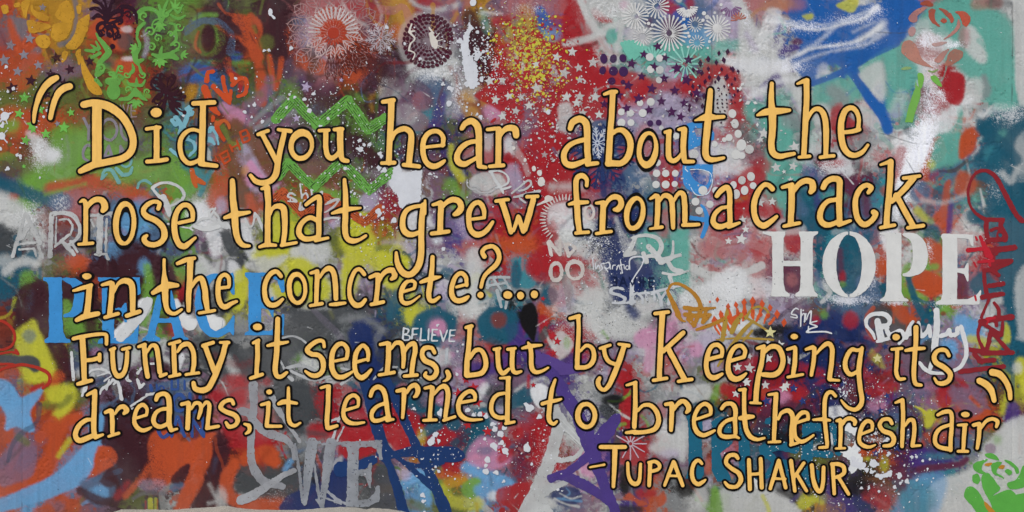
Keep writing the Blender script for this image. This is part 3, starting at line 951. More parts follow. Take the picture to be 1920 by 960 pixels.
A 6 .6 O 415,935 10 20
N 3 .97 P 532,960 535,935 560,920 600,905 625,890 645,860 650,960
N 4 .9 P 605,905 625,860 660,870 650,940 615,950
P 4 .7 535,880,10 545,865,10
A 4 .6 P 620,870 640,855 640,870 625,880
U 5 .5 630,840,10
X 6 .5 600,880,10 590,900,14
# ---- bottom 640..960
J 4 .9 P 655,765 665,730 680,760 700,810 700,825 645,830 640,800
J 4 .95 P 715,795 735,765 755,800 770,835 745,845 730,830
J 4 .85 P 640,835 700,835 700,850 660,860 640,850
J 6 .85 765,770,20 780,800,30
J 4 .85 P 820,810 835,800 855,815 840,830 820,832
U 6 .7 O 755,730 10 10
Q 7 .9 765,755,20 790,770,10 820,765,20 850,770,12
Q 5 .9 895,770,8 930,765,10
Q 4 .95 O 850,795 14 12
Q 4 .92 910,790,18 900,815,22 885,840,22 875,850,18
Q 4 .9 820,795,24 800,810,16
C 7 .9 P 715,870 740,880 755,960 700,960 700,900
S 6 .5 O 790,820 8 14
P 6 .9 755,910,16 790,890,20 800,940,20
V 6 .8 O 760,890 10 10
H 6 .7 770,945,20 790,950,16
J 4 .85 O 845,878 16 14
E 6 .85 825,890,14 860,895,10
F 6 .9 840,905,16 870,902,14
S 7 .8 830,920,20 850,940,20 890,945,30
G 4 .9 P 870,905 898,895 900,915 885,935 867,925
P 6 .9 P 865,880 880,865 920,885 960,900 960,935 900,930 890,915 905,900
W 5 .8 O 925,930 10 8
J 3.5 .95 P 930,925 940,915 975,912 980,940 950,948 933,940
K 7 .8 P 875,860 900,820 930,830 960,860 920,880
J 6 .75 940,860,16 955,850,16
V 6 .7 O 935,780 14 16
J 3 .8 P 935,790 945,785 945,800 935,805
J 3 .8 P 940,835 950,820 957,830 950,845
T 6 .6 O 910,845 14 8
W 5 .7 910,725,14 900,740,14
C 4 .7 P 912,735 925,722 935,735 925,750
K 6 .7 O 830,745 12 14
M 5 .3 O 800,740 16 20
# ---- bottom 960..1280
Q 4 .9 P 960,740 1000,728 1000,750 960,765
W 3 .92 P 995,735 1000,722 1015,720 1028,728 1030,745 1020,765 1005,760
J 7 .6 1000,790,20 1020,800,16 960,800,20
J 3.5 .92 P 1010,790 1035,805 1025,840 1010,870 1000,885 990,875 1005,840
J 3 .9 P 962,808 978,802 980,820 965,822
Z 6 .4 O 985,830 8 14
Z 9 .6 P 960,860 1000,870 1000,890 970,900
J 3 .95 P 960,910 990,905 995,915 985,930 960,940
J 3 .9 P 1008,905 1025,900 1030,905 1015,915
C 2 .6 P 1038,845 1050,840 1053,848 1045,855
E 2 .5 P 1035,850 1052,838 1050,850
J 6 .7 P 1032,868 1055,865 1060,880 1040,885
K 6 .8 1090,850,10 1095,880,14 1110,890,10
N 3 .9 O 1062,930 30 18
P 2 .6 1055,935,1.5 1068,925,2 1062,915,1.5
P 2 .6 1045,935,3 1090,940,4
A 2 .8 1040,935,3 1060,945,3 1085,950,4
A 2 .8 1050,925,2 1070,935,3 1090,930,2
A 4 .85 O 1030,945 14 10
C 3 .92 O 1150,750 22 11
C 4 .92 P 1130,755 1165,760 1155,790 1135,785 1125,770
J 3 .92 P 1165,750 1185,735 1190,760 1185,800 1170,800 1160,780
G 2 .85 1140,752,4 1160,752,4 1178,740,5 1182,733,4
G 2 .7 1162,770,4 1152,790,4 1158,805,4
G 2 .7 1160,797,6 1172,795,6
G 3 .6 1203,780,4 1212,790,5 1216,800,4
A 2 .8 1140,755,3 1163,775,4 1180,785,3
J 3 .85 O 1180,845 32 28
C 4 .9 P 1155,810 1165,830 1160,870 1150,860
X 5 .85 1168,880,14 1172,920,14 1175,895,20
J 5 .85 1200,925,14 1225,925,12
E 3 .9 P 1230,935 1245,925 1248,940 1238,950
E 3 .9 P 1168,935 1180,925 1195,935 1215,945 1200,950 1190,940
X 5 .8 1165,955,14 1200,955,10
B 6 .6 O 1125,735 16 20
L 6 .9 1080,760,10 1100,770,12
B 6 .7 O 1135,812 14 10
A 8 .8 1240,800,30 1260,830,50 1225,840,14
U 6 .7 O 1240,770 10 14
V 8 .6 O 1260,850 16 6
# ---- bottom 1280..1600
A 5 .8 1290,740,30 1320,735,30
G 6 .7 1340,745,14 1345,725,8
J 5 .85 1360,730,20 1400,745,24 1470,735,30 1500,740,30
K 5 .8 O 1460,745 22 14
E 6 .5 O 1430,735 14 10
N 7 .85 1530,730,20 1560,750,30
Z 8 .8 1440,770,20 1500,775,30 1480,760,20
V 5 .8 O 1325,800 10 24
A 6 .8 O 1282,820 10 40
V 4 .85 P 1350,845 1365,830 1378,845 1375,865 1355,855
E 5 .6 O 1328,875 8 14
J 5 .6 P 1355,835 1385,830 1385,860 1360,860
U 4 .6 O 1370,885 10 14
N 6 .7 P 1425,870 1450,870 1450,900 1430,900
X 6 .85 O 1465,820 16 12
Z 6 .8 O 1480,850 10 8
H 6 .7 O 1495,850 14 12
X 8 .8 P 1270,900 1310,900 1300,925 1275,930
C 7 .8 1320,920,20 1340,940,20
A 6 .85 P 1360,915 1420,905 1440,920 1500,955 1470,970 1360,970 1345,940
A 4 .8 P 1415,905 1440,910 1485,940 1500,960 1460,960 1430,930
G 6 .85 P 1335,920 1345,915 1355,960 1330,960
A 7 .7 O 1315,930 12 24
S 4 .7 1430,930,6 1440,950,7 1442,962,7
S 5 .9 1505,945,20 1530,935,14 1540,935,20
S 5 .6 O 1505,930 8 8
E 6 .5 O 1507,895 8 10
X 7 .7 1490,930,16 1460,920,10
L 8 .6 1560,920,50 1580,890,40
W 2.5 .95 P 1548,770 1562,762 1580,764 1588,780 1575,790 1560,792
W 2.5 .9 Q 1552,808 1568,802 1568,832 1553,832
# ---- bottom 1600..1920
J 6 .7 1620,740,20 1650,730,20 1680,725,14
K 6 .6 O 1645,760 16 12
S 4 .9 P 1735,775 1748,768 1753,785 1745,800 1735,800
S 3 .7 1715,762,3 1730,770,6 1738,785,10
J 5 .9 O 1770,745 14 22
E 5 .85 1800,760,14 1815,785,14 1850,775,14
M 6 .8 P 1780,730 1830,730 1850,760 1820,780 1790,755
E 4 .8 1820,745,5 1835,760,6
E 5 .8 P 1815,790 1870,775 1860,800 1820,800
L 5 .85 P 1888,755 1905,755 1912,775 1900,800 1885,790
S 6 .7 1885,750,8 1880,775,6
Q 6 .4 O 1735,740 20 8
Z 5 .9 1725,880,14 1765,875,10 1800,870,10 1812,862,9
L 8 .85 1720,860,30 1760,850,20
a 6 .6 O 1755,855 24 6
A 7 .9 P 1760,900 1820,880 1860,820 1920,780 2080,780 2080,980 1780,980 1740,930
G 8 .5 1870,825,14
B 7 .4 1830,820,16 1850,815,14
P 9 .6 P 1700,910 1730,890 1770,890 1770,930 1740,980 1670,980 1680,950
a 9 .5 O 1720,935 34 30
E 5 .85 O 1615,850 14 10
E 5 .85 1610,845,14 1640,845,14
S 4 .7 1612,862,6 1628,860,6
S 5 .6 O 1658,870 8 14
J 6 .8 1630,925,30 1655,940,30
U 4 .5 1635,930,4 1660,945,5
X 8 .85 O 1605,910 24 18
Z 7 .7 1680,890,30 1690,910,20
G 4 .5 1640,800,10 1680,800,12
M 3 .7 -O 1857,842 7 7; O 1857,842 10 10
""")
tangle(110, 9, (.25, .55), .45)
tangle(70, 12, (.4, .8), .5, (330, 900), (0, 240)); tangle(60, 13, (.4, .8), .5, (1440, 1800), (560, 900))
for m_ in (('D', 430, 60, 40, 60, .5), ('D', 530, 60, 30, 60, .6), ('D', 590, 190, 40, 30, .5), ('D', 700, 120, 40, 30, .5), ('D', 900, 100, 20, 50, .5), ('D', 300, 60, 30, 50, .35), ('D', 330, 150, 40, 40, .5), ('D', 250, 860, 50, 60, .5),
    ('D', 60, 560, 60, 50, .6), ('D', 660, 270, 40, 30, .5), ('C', 560, 620, 80, 40, .5), ('C', 580, 760, 40, 40, .5), ('N', 1150, 470, 40, 50, .6), ('N', 1560, 680, 80, 60, .4), ('X', 1600, 900, 50, 40, .5), ('X', 1450, 620, 40, 20, .5),
    ('D', 1500, 780, 80, 30, .35), ('A', 1120, 470, 30, 60, .5), ('A', 1100, 600, 60, 60, .5), ('A', 1300, 560, 80, 50, .5), ('E8E8EC', 1740, 75, 22, 18, .8), ('E8E8EC', 1790, 84, 22, 8, .6), ('D8D0D0', 1745, 120, 22, 30, .6), ('E8E8EC', 1745, 195, 20, 50, .6), ('E8E8EC', 1765, 180, 20, 16, .6), ('EDEDF2', 1728, 270, 24, 60, 1.0, .95, 15), ('EDEDF2', 1695, 345, 16, 60, .8, .9, 10),
    ('E0E0E4', 1400, 40, 10, 40, .4), ('D8D8DC', 1592, 562, 46, 10, .9), ('D8D8DC', 1680, 567, 26, 6, .7), ('D8D8DC', 1500, 555, 44, 6, .5), ('D8D8DC', 1790, 569, 46, 8, .6), ('D8D8DC', 1550, 520, 8, 30, .5), ('D8D8DC', 1636, 520, 10, 34, .5), ('D8D8DC', 1742, 470, 8, 26, .5),
    ('H', 140, 190, 60, 50, .6), ('H', 60, 160, 40, 40, .4), ('H', 290, 260, 40, 60, .55), ('C', 300, 250, 30, 50, .35), ('H', 230, 350, 80, 20, .4), ('D', 300, 100, 30, 60, .5), ('H', 350, 40, 30, 30, .5), ('D', 415, 100, 20, 50, .7), ('D', 545, 60, 26, 60, .7), ('X', 425, 60, 12, 50, .35),
    ('D', 610, 195, 60, 26, .8), ('D', 700, 150, 30, 26, .7), ('D', 720, 110, 20, 40, .5), ('D', 620, 290, 60, 24, .6), ('D', 895, 90, 20, 60, .7), ('X', 900, 100, 12, 40, .3), ('H', 420, 330, 40, 40, .35), ('C', 330, 300, 30, 30, .35), ('D', 210, 580, 30, 40, .5), ('D', 120, 660, 20, 60, .6),
    ('Z', 170, 660, 26, 26, .4), ('D', 230, 720, 60, 30, .5), ('X', 1440, 625, 30, 10, .9), ('X', 1170, 905, 10, 30, .6), ('X', 1270, 915, 30, 12, .7), ('X', 930, 735, 16, 12, .5), ('X', 1148, 770, 20, 20, .5), ('C', 500, 690, 60, 30, .5), ('C', 580, 630, 60, 30, .6),
    ('W', 1668, 450, 18, 40, .6), ('W', 1900, 215, 40, 20, .6), ('W', 1870, 345, 20, 30, .4), ('W', 75, 285, 22, 34, .6), ('W', 100, 290, 18, 16, .7), ('W', 372, 400, 26, 26, .7), ('W', 55, 410, 30, 30, .6), ('W', 115, 382, 20, 16, .5), ('W', 520, 930, 30, 20, .2),
    ('W', 1100, 780, 26, 40, .5), ('W', 1030, 860, 30, 50, .4), ('W', 1560, 310, 34, 20, .6), ('W', 1430, 110, 60, 60, .4), ('W', 810, 135, 40, 20, .6), ('W', 860, 170, 14, 50, .5), ('W', 1150, 20, 50, 26, .5), ('W', 990, 15, 40, 14, .4), ('W', 600, 60, 50, 50, .25),
    ('W', 720, 70, 24, 40, .35), ('J', 1160, 170, 60, 26, .4), ('J', 1350, 370, 60, 30, .35), ('J', 480, 800, 70, 40, .35), ('L', 880, 430, 50, 30, .35), ('Q', 1540, 390, 60, 40, .35), ('Q', 1880, 420, 40, 90, .3), ('b', 660, 100, 50, 50, .4), ('I', 830, 260, 60, 40, .3),
    ('M', 790, 200, 60, 50, .35), ('H', 640, 200, 60, 20, .3), ('I', 600, 320, 50, 30, .4), ('F', 985, 90, 40, 46, .3), ('S', 985, 95, 36, 46, .45), ('W', 985, 120, 30, 40, .35), ('C', 1110, 460, 14, 12, .5), ('C', 1170, 590, 60, 60, .18), ('C', 1340, 560, 60, 40, .1)):
    mist(*m_)
for m_ in (('E4E4EA', 1500, 50, 50, 14, .5), ('E4E4EA', 1600, 36, 50, 12, .5), ('E4E4EA', 1480, 125, 40, 14, .6), ('E4E4EA', 1580, 84, 60, 8, .4), ('E4E4EA', 1640, 20, 20, 14, .5), ('Z', 1560, 720, 120, 50, .3), ('D', 1480, 790, 80, 26, .45), ('L', 1700, 850, 60, 30, .35), ('D', 1650, 920, 50, 30, .35), ('Z', 1680, 790, 80, 30, .35),
    ('D', 880, 660, 40, 30, .3), ('S', 700, 500, 30, 30, .5), ('S', 560, 430, 40, 20, .4), ('b', 130, 120, 50, 30, .3), ('H', 200, 230, 60, 30, .4), ('H', 420, 260, 40, 40, .3), ('D', 110, 540, 20, 40, .5), ('D', 300, 900, 20, 30, .4), ('X', 1700, 760, 30, 20, .3)):
    mist(*m_)
ops('''
S 8 .85 P 508,428 535,420 548,440 540,465 520,480 500,478
S 8 .85 660,425,22 690,455,30 670,500,20 655,560,14
S 7 .8 715,480,14 740,530,22 758,490,16
S 6 .85 450,515,18 440,560,18
Q 5 .85 1835,240,12 1870,262,22 1905,300,22
Q 5 .85 1925,225,16 1890,262,18 1862,300,18 1850,330,14
Q 5 .85 1840,330,14 1875,345,20 1910,400,24
Q 5 .8 1830,400,14 1860,430,26 1895,450,26
X 2.5 .97 P 982,575 995,568 1003,575 1008,600 1003,630 1000,640 990,628 978,610 976,592
Q 5 .8 O 815,610 40 30; -O 822,615 18 17
Q 5 .8 905,600,20 915,625,26 940,635,24 960,620,20 962,590,14
C 3 .9 0,672,12 30,675,14 60,680,22 66,690,14
W 3 .85 P 270,560 282,565 280,585 255,610 240,630 220,640 212,625 235,600 255,570
W 3 .9 330,565,8 340,590,14 352,608,18 365,605,12
W 3 .9 392,585,10 400,600,16 412,606,20
X 3 .9 O 1150,750 20 9
E 4 .9 P 1712,520 1735,508 1765,522 1770,545 1750,555 1730,550 1715,535
J 4 .85 P 1780,140 1800,138 1808,148 1808,175 1800,195 1785,195 1772,180
E 4 .85 P 1803,255 1825,240 1828,275 1815,290 1800,295
D 3 .85 P 188,900 205,880 215,895 215,910 200,912 190,905
Z 4 .8 1725,880,12 1765,875,10 1800,870,9 1812,862,8
O 2 .9 1560,105,12 1590,130,13 1612,158,14 1635,190,15 1655,220,16 1664,242,16
O 2 .9 1520,158,9 1555,145,10 1600,127,12
O 2 .85 1598,126,9 1635,104,11 1680,80,16
''')
# dirt carried up from the sand and washed down from above
_d = (sst(GY, 860, 965)*(0.3+fbm(GX, GY, 40, 301, 4))*0.2)[..., None]; CANVAS = CANVAS*(1-_d) + lin((104, 98, 90))*_d
_s = (sst(fbm(GX*3.2, GY*0.12, 24, 305, 3), .60, .78)*0.09)[..., None]; CANVAS = CANVAS*(1-_s) + lin((70, 66, 62))*_s
_l = CANVAS.mean(-1, keepdims=True); CANVAS = np.clip(_l + (CANVAS-_l)*1.03, .002, 1)**1.06*1.0
# grain, grime, dusty streaks over everything
fine = rng.random(GX.shape)
CANVAS *= (0.93 + 0.14*fbm(GX, GY, 60, 70, 4))[..., None]
CANVAS *= (0.955 + 0.09*vnoise(GX*1.0, GY*0.07, 5, 88))[..., None]
CANVAS *= (0.965 + 0.07*fine)[..., None]
dust = sst(fbm(GX, GY, 120, 77, 5), 0.52, 0.78)[..., None]*0.10
CANVAS = CANVAS*(1-dust) + lin((150, 146, 142))*dust
def scratches(n, color, x0, x1, y0, y1, l=(6, 40), w=1.2, al=0.7):
    for _ in range(n):
        x, y = rng.uniform(x0, x1), rng.uniform(y0, y1); a = rng.uniform(0, 6.3); L = rng.uniform(*l)
        put(color, 0.9, al, f"L {x:.1f},{y:.1f},{w} {x+L*math.cos(a):.1f},{y+L*math.sin(a):.1f},{w*0.4:.2f}", wob=0.3)
ops("""
C 0.8 .7 L 1898,5,1.4 1899,60,1 1898,190,1.2
C 0.8 .6 1640,60,1 1690,62,1.2 1718,55,1.2 1750,54,.8
C 0.8 .6 1615,245,1 1660,252,1.2 1710,268,1 1740,270,.8
C 0.8 .6 1700,300,1 1715,325,1 1730,350,1 1780,385,1
C 0.8 .5 L 1335,0,1.3 1335,110,1 1336,200,.8
C 0.8 .4 L 1500,240,1 1502,480,.8
W 0.8 .8 L 1565,305,1 1600,345,1
C 0.8 .5 1790,395,1 1815,430,.8
C 0.8 .6 L 1030,580,1 1060,594,1
C 0.8 .4 L 1255,340,1 1257,600,1
W 0.8 .6 L 1005,612,1 1040,590,1.4
C 0.8 .4 L 42,715,1 41,960,1
C 0.8 .3 L 652,480,1 650,960,.8
C 0.8 .35 L 965,0,1 967,480,.8
C 0.8 .3 L 1612,0,1 1610,960,.8
A 0.8 .6 1895,310,1 1920,322,1
""")
scratches(60, 'C', 0, 1920, 0, 960, (3, 12), 1.1, 0.5)
scratches(50, 'W', 0, 1920, 0, 960, (4, 18), 1.0, 0.6)
# ------------------------------------------------------------------ wall
def build_wall():
    ny, nx = GX.shape
    relief = (fbm(GX, GY, 130, 40, 4)-0.5)*0.0008 + (fbm(GX, GY, 12, 44, 3)-0.5)*0.0006 + np.clip(HGT, 0, 1)*0.0001
    groove = sum(np.exp(-((GX-gx)/1.3)**2)*dd for gx, dd in ((42, .0012), (652, .0008), (1335, .0016), (1898, .0018)))
    pits = groove + sst(vnoise(GX, GY, 4, 51)*vnoise(GX, GY, 31, 52), 0.53, 0.64)*0.0018
    depth = np.clip(-(relief - 0.0003) + pits, 0.0, 0.004)
    V = np.empty((ny*nx + 4, 3), np.float32)
    V[:ny*nx, 0] = ((GX-960)*S).ravel(); V[:ny*nx, 1] = depth.ravel(); V[:ny*nx, 2] = (ZC+(480-GY)*S).ravel()
    x0, z0 = W2(CX0, CY0); x1, z1 = W2(CX1, CY1)
    x1 = V[nx-1, 0]; z1 = V[(ny-1)*nx, 2]
    b = ny*nx
    V[b:] = [(x0, .22, z0), (x1, .22, z0), (x1, .22, z1), (x0, .22, z1)]
    i = np.arange(ny-1)[:, None]*nx + np.arange(nx-1)[None, :]
    Q = np.stack([i, i+nx, i+nx+1, i+1], -1).reshape(-1, 4)
    top = list(range(nx)); bot = [(ny-1)*nx + k for k in range(nx)]
    lef = [k*nx for k in range(ny)]; rig = [k*nx + nx-1 for k in range(ny)]
    rims = [top[::-1] and ([b+1] + [b] + top), [b+3, b+2] + bot[::-1], [b, b+3] + lef[::-1], [b+2, b+1] + rig, [b, b+1, b+2, b+3]]
    nq = len(Q); nl = nq*4 + sum(map(len, rims))
    me = bpy.data.meshes.new("graffiti_wall")
    me.vertices.add(len(V)); me.vertices.foreach_set("co", V.ravel())
    me.loops.add(nl); me.polygons.add(nq + len(rims))
    lv = np.concatenate([Q.ravel()] + [np.array(r) for r in rims]).astype(np.int32)
    me.loops.foreach_set("vertex_index", lv)
    tot = np.concatenate([np.full(nq, 4), [len(r) for r in rims]]).astype(np.int32)
    st = np.concatenate([[0], np.cumsum(tot)[:-1]]).astype(np.int32)
    me.polygons.foreach_set("loop_start", st)
    me.polygons.foreach_set("material_index", np.concatenate([np.zeros(nq), np.ones(len(rims))]).astype(np.int32))
    me.polygons.foreach_set("use_smooth", np.concatenate([np.ones(nq), np.zeros(len(rims))]).astype(bool))
    me.update(calc_edges=True)
    at = me.attributes.new("paint_colour", 'FLOAT_COLOR', 'POINT')
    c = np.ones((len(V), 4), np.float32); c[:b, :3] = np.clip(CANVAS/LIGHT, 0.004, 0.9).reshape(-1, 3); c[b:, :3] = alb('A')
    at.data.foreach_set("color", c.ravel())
    m = bpy.data.materials.new("sprayed_concrete"); m.use_nodes = True; nt = m.node_tree; L = nt.links.new
    bs = nt.nodes["Principled BSDF"]
    a = nt.nodes.new("ShaderNodeAttribute"); a.attribute_name = "paint_colour"
    tc = nt.nodes.new("ShaderNodeTexCoord")
    n = nt.nodes.new("ShaderNodeTexNoise"); n.inputs["Scale"].default_value = 90; n.inputs["Detail"].default_value = 9; n.inputs["Roughness"].default_value = 0.7
    mr = nt.nodes.new("ShaderNodeMapRange"); mr.inputs[1].default_value = 0.3; mr.inputs[2].default_value = 0.7; mr.inputs[3].default_value = 0.90; mr.inputs[4].default_value = 1.09
    mx = nt.nodes.new("ShaderNodeMix"); mx.data_type = 'RGBA'; mx.blend_type = 'MULTIPLY'; mx.inputs[0].default_value = 1
    L(tc.outputs["Object"], n.inputs["Vector"]); L(n.outputs["Fac"], mr.inputs[0]); L(a.outputs["Color"], mx.inputs[6]); L(mr.outputs[0], mx.inputs[7]); L(mx.outputs[2], bs.inputs["Base Color"])
    n2 = nt.nodes.new("ShaderNodeTexNoise"); n2.inputs["Scale"].default_value = 5; n2.inputs["Detail"].default_value = 6
    m2 = nt.nodes.new("ShaderNodeMapRange"); m2.inputs[1].default_value = 0.3; m2.inputs[2].default_value = 0.7; m2.inputs[3].default_value = 0.30; m2.inputs[4].default_value = 0.8
    L(tc.outputs["Object"], n2.inputs["Vector"]); L(n2.outputs["Fac"], m2.inputs[0]); L(m2.outputs[0], bs.inputs["Roughness"]); bs.inputs["Specular IOR Level"].default_value = 0.11
    bp = nt.nodes.new("ShaderNodeBump"); bp.inputs["Strength"].default_value = 0.5; bp.inputs["Distance"].default_value = 0.004
    L(n.outputs["Fac"], bp.inputs["Height"]); L(bp.outputs[0], bs.inputs["Normal"])
    me.materials.append(m); me.materials.append(paint('B', 0.2, 0.9))
    return link("graffiti_wall", me, None, "long concrete wall covered in layered graffiti with a yellow hand lettered quotation", "wall", None, "thing")
wall = build_wall()

# ------------------------------------------------------------------ sand at the foot
def build_sand():
    prof = np.array([(-400,966),(100,965),(205,963),(228,955),(320,955),(360,953),(400,951),(425,948),(445,953),(480,956),(560,956),(600,953),
        (640,951),(665,952),(688,955),(699,952),(730,954),(755,958),(778,964),(1000,966),(2400,965)], float)
    gx = np.concatenate([np.linspace(-60, -3.2, 40)[:-1], np.linspace(-3.2, 3.4, 420), np.linspace(3.4, 60, 40)[1:]])
    gy = np.concatenate([[60, 12, 3, 0.3], np.linspace(0.02, -0.6, 60), np.linspace(-0.65, -4, 40), [-6, -10, -20, -60]])
    X, Y = np.meshgrid(gx, gy)
    px = X/S + 960
    h = ZC + (480 - np.interp(px, prof[:, 0], prof[:, 1]))*S
    fall = np.exp(-np.clip(-Y, 0, None)/0.25)
    near = (np.abs(X) < 3.4) & (Y > -4.1) & (Y < 0.4)
    n = (fbm(X*400, Y*400, 60, 60, 5)-0.5)*0.05*near
    Z = h*fall + n*(1-fall*0.85) - (1-fall)*0.01 + (fbm(X*400, Y*400, 5, 66, 2)-0.5)*0.004*near
    V = np.stack([X, Y, Z], -1).reshape(-1, 3); ny, nx = X.shape
    i = np.arange(ny-1)[:, None]*nx + np.arange(nx-1)[None, :]
    F = np.stack([i, i+nx, i+nx+1, i+1], -1).reshape(-1, 4)
    me = bpy.data.meshes.new("sand"); me.from_pydata(V.tolist(), [], F.tolist())
    for p in me.polygons: p.use_smooth = True
    m = bpy.data.materials.new("sand_grains"); m.use_nodes = True; nt = m.node_tree; L = nt.links.new; b = nt.nodes["Principled BSDF"]
    tc = nt.nodes.new("ShaderNodeTexCoord"); n1 = nt.nodes.new("ShaderNodeTexNoise"); n1.inputs["Scale"].default_value = 260; n1.inputs["Detail"].default_value = 6
    r = nt.nodes.new("ShaderNodeValToRGB"); r.color_ramp.elements[0].position = .35; r.color_ramp.elements[1].position = .65
    r.color_ramp.elements[0].color = (0.19, 0.18, 0.15, 1); r.color_ramp.elements[1].color = (0.42, 0.40, 0.34, 1)
    bp = nt.nodes.new("ShaderNodeBump"); bp.inputs["Strength"].default_value = .6; bp.inputs["Distance"].default_value = .004
    L(tc.outputs["Object"], n1.inputs["Vector"]); L(n1.outputs["Fac"], r.inputs[0]); L(r.outputs[0], b.inputs["Base Color"]); L(n1.outputs["Fac"], bp.inputs["Height"]); L(bp.outputs[0], b.inputs["Normal"])
    b.inputs["Roughness"].default_value = 0.95
    me.materials.append(m)
    link("sand", me, None, "fine grey beige sand drifted against the foot of the graffiti wall", None, None, "structure")
build_sand()

# ------------------------------------------------------------------ hard edged marks
def mark(name, s, color, layer=2, label=None, rough=0.8, wear=0.0, under='B', var=0.10, parent=None, step=1.0, rs=4.0, gloss=0.55, split=False):
    sh = shapes(s); d = dist(layer); COUNT[0] += 1
    lp = loops_of(sh, 0, rough, step, COUNT[0], rs)
    if not lp: return None
    if split or name in ("green_scroll_stencil", "dark_scroll_stencil", "pale_blue_scroll", "ochre_scribble", "white_scrawl", "paint_splash", "grey_spray_line", "blue_outline"):
        area = [0.5*np.sum(l[:, 0]*np.roll(l[:, 1], -1)-np.roll(l[:, 0], -1)*l[:, 1]) for l in lp]
        own = {}
        for i, l in enumerate(lp):
            host = [j for j in range(len(lp)) if j != i and abs(area[j]) > abs(area[i]) and inside([lp[j]], l[:1])[0]]
            if len(host) % 2 == 0: own.setdefault(i, []).insert(0, l)
            else: own.setdefault(min(host, key=lambda j: abs(area[j])), []).append(l)
        m_ = paint(color, var, gloss, wear, under)
        for q in own.values(): o = link(name, fill_mesh(name, [(q, d, m_)]), parent or wall, label)
        return o
    return link(name, fill_mesh(name, [(lp, d, paint(color, var, gloss, wear, under))]), parent or wall, label)

PROTO = {}
def unit(kind, seed=0):
    """small shared meshes one unit across (radius 1), facing -Y, slightly domed"""
    k = (kind, seed)
    if k in PROTO: return PROTO[k]
    r = np.random.default_rng(seed + 11)
    if kind == 'star': pts = [(math.sin(a*math.pi/5)*(1 if a % 2 == 0 else .45), math.cos(a*math.pi/5)*(1 if a % 2 == 0 else .45)) for a in range(10)]
    elif kind == 'diamond': pts = [(0, 1), (.62, .05), (0, -1), (-.62, .05)]
    elif kind == 'drop':
        ph = r.uniform(0, 6.28, 4); pts = []
        tail = r.random() < 0.4; ta = r.uniform(0, 6.28)
        for a in np.linspace(0, 2*math.pi, 16, endpoint=False):
            q = 1 + .10*math.sin(2*a+ph[0]) + .08*math.sin(3*a+ph[1]) + .06*math.sin(5*a+ph[2])
            if tail and math.cos(a-ta) > 0.93: q *= 1.7
            pts.append((math.cos(a)*q, math.sin(a)*q))
    else: pts = [(math.cos(a), math.sin(a)) for a in np.linspace(0, 2*math.pi, 18, endpoint=False)]
    pts = pts[::-1] if kind in ('drop', 'dot') else pts
    n = len(pts)
    V = [(x, 0, z) for x, z in pts] + [(x*1.0, 1.0, z*1.0) for x, z in pts] + [(0, -.25, 0)]
    F = [(2*n, (i+1) % n, i) for i in range(n)] + [(i, (i+1) % n, n+(i+1) % n, n+i) for i in range(n)]
    me = bpy.data.meshes.new(kind); me.from_pydata(V, [], F)
    import bmesh
    bm = bmesh.new(); bm.from_mesh(me); bmesh.ops.recalc_face_normals(bm, faces=bm.faces); bm.to_mesh(me); bm.free()
    me.materials.append(paint('W'))
    PROTO[k] = me
    return me
def stamp(name, kind, px, py, r, color, layer=4, rot=0.0, asp=1.0, seed=0, wear=0.0, parent=None, under='B'):
    x, z = W2(px, py); o = link(name, unit(kind, seed), parent or wall)
    o.location = (x, -dist(layer), z); o.scale = (r*S, 0.0009, r*S*asp); o.rotation_euler = (0, rot, 0)
    o.material_slots[0].link = 'OBJECT'; o.material_slots[0].material = paint(color, 0.12, 0.55, wear, under)
    return o
def stamps(name, kind, txt, color, layer=4, wear=0.0, jit=0.25, label=None, asp=1.0, under="B"):
    for i, t in enumerate(txt.split()):
        v = [float(q) for q in t.split(',')]; v[2] *= random.uniform(.88, 1.08); wr = wear + random.choice((0, 0, .12, .28)) if kind in ('star', 'dot', 'diamond') else wear
        stamp(name, kind, v[0], v[1], v[2], color, layer, random.uniform(-jit, jit), asp*(v[3] if len(v) > 3 else 1), i % 4 if kind == "drop" else 0, wr, None, under)
SP = 'C9CACD'
def drops(n, x0, x1, y0, y1, r0, r1, color=SP, layer=7, centre=None, spread=None):
    out = []
    for _ in range(n):
        if centre: x = random.gauss(centre[0], spread[0]); y = random.gauss(centre[1], spread[1])
        else: x, y = random.uniform(x0, x1), random.uniform(y0, y1)
        r = r0 + (r1-r0)*random.random()**3
        out.append((x, y, r))
    return out
def specks(name, pts, color, layer):
    V, F = [], []
    for x, y, r in pts:
        cx, z = W2(x, y); yy = -(0.0003 + layer*0.00022 + random.random()*0.0002); b = len(V); n = 6 if r < 1.3 else 8
        e = random.uniform(0.6, 1.4); th = random.uniform(0, 3.14)
        for k in range(n):
            a = -2*math.pi*k/n; u, v = r*math.cos(a)*e, r*math.sin(a)/e
            V.append((cx + (u*math.cos(th)-v*math.sin(th))*S, yy, z + (u*math.sin(th)+v*math.cos(th))*S))
        V.append((cx, yy-0.0003, z))
        F += [(b+n, b+(k+1) % n, b+k) for k in range(n)]
    me = bpy.data.meshes.new(name); me.from_pydata(V, [], F); me.materials.append(paint(color, .08, .5))
    # face the specks away from the wall
    import bmesh
    bm = bmesh.new(); bm.from_mesh(me)
    for f in bm.faces:
        f.normal_update()
        if f.normal.y > 0: f.normal_flip()
    bm.to_mesh(me); bm.free()
    return link(name, me, wall, None, None, None, "stuff")

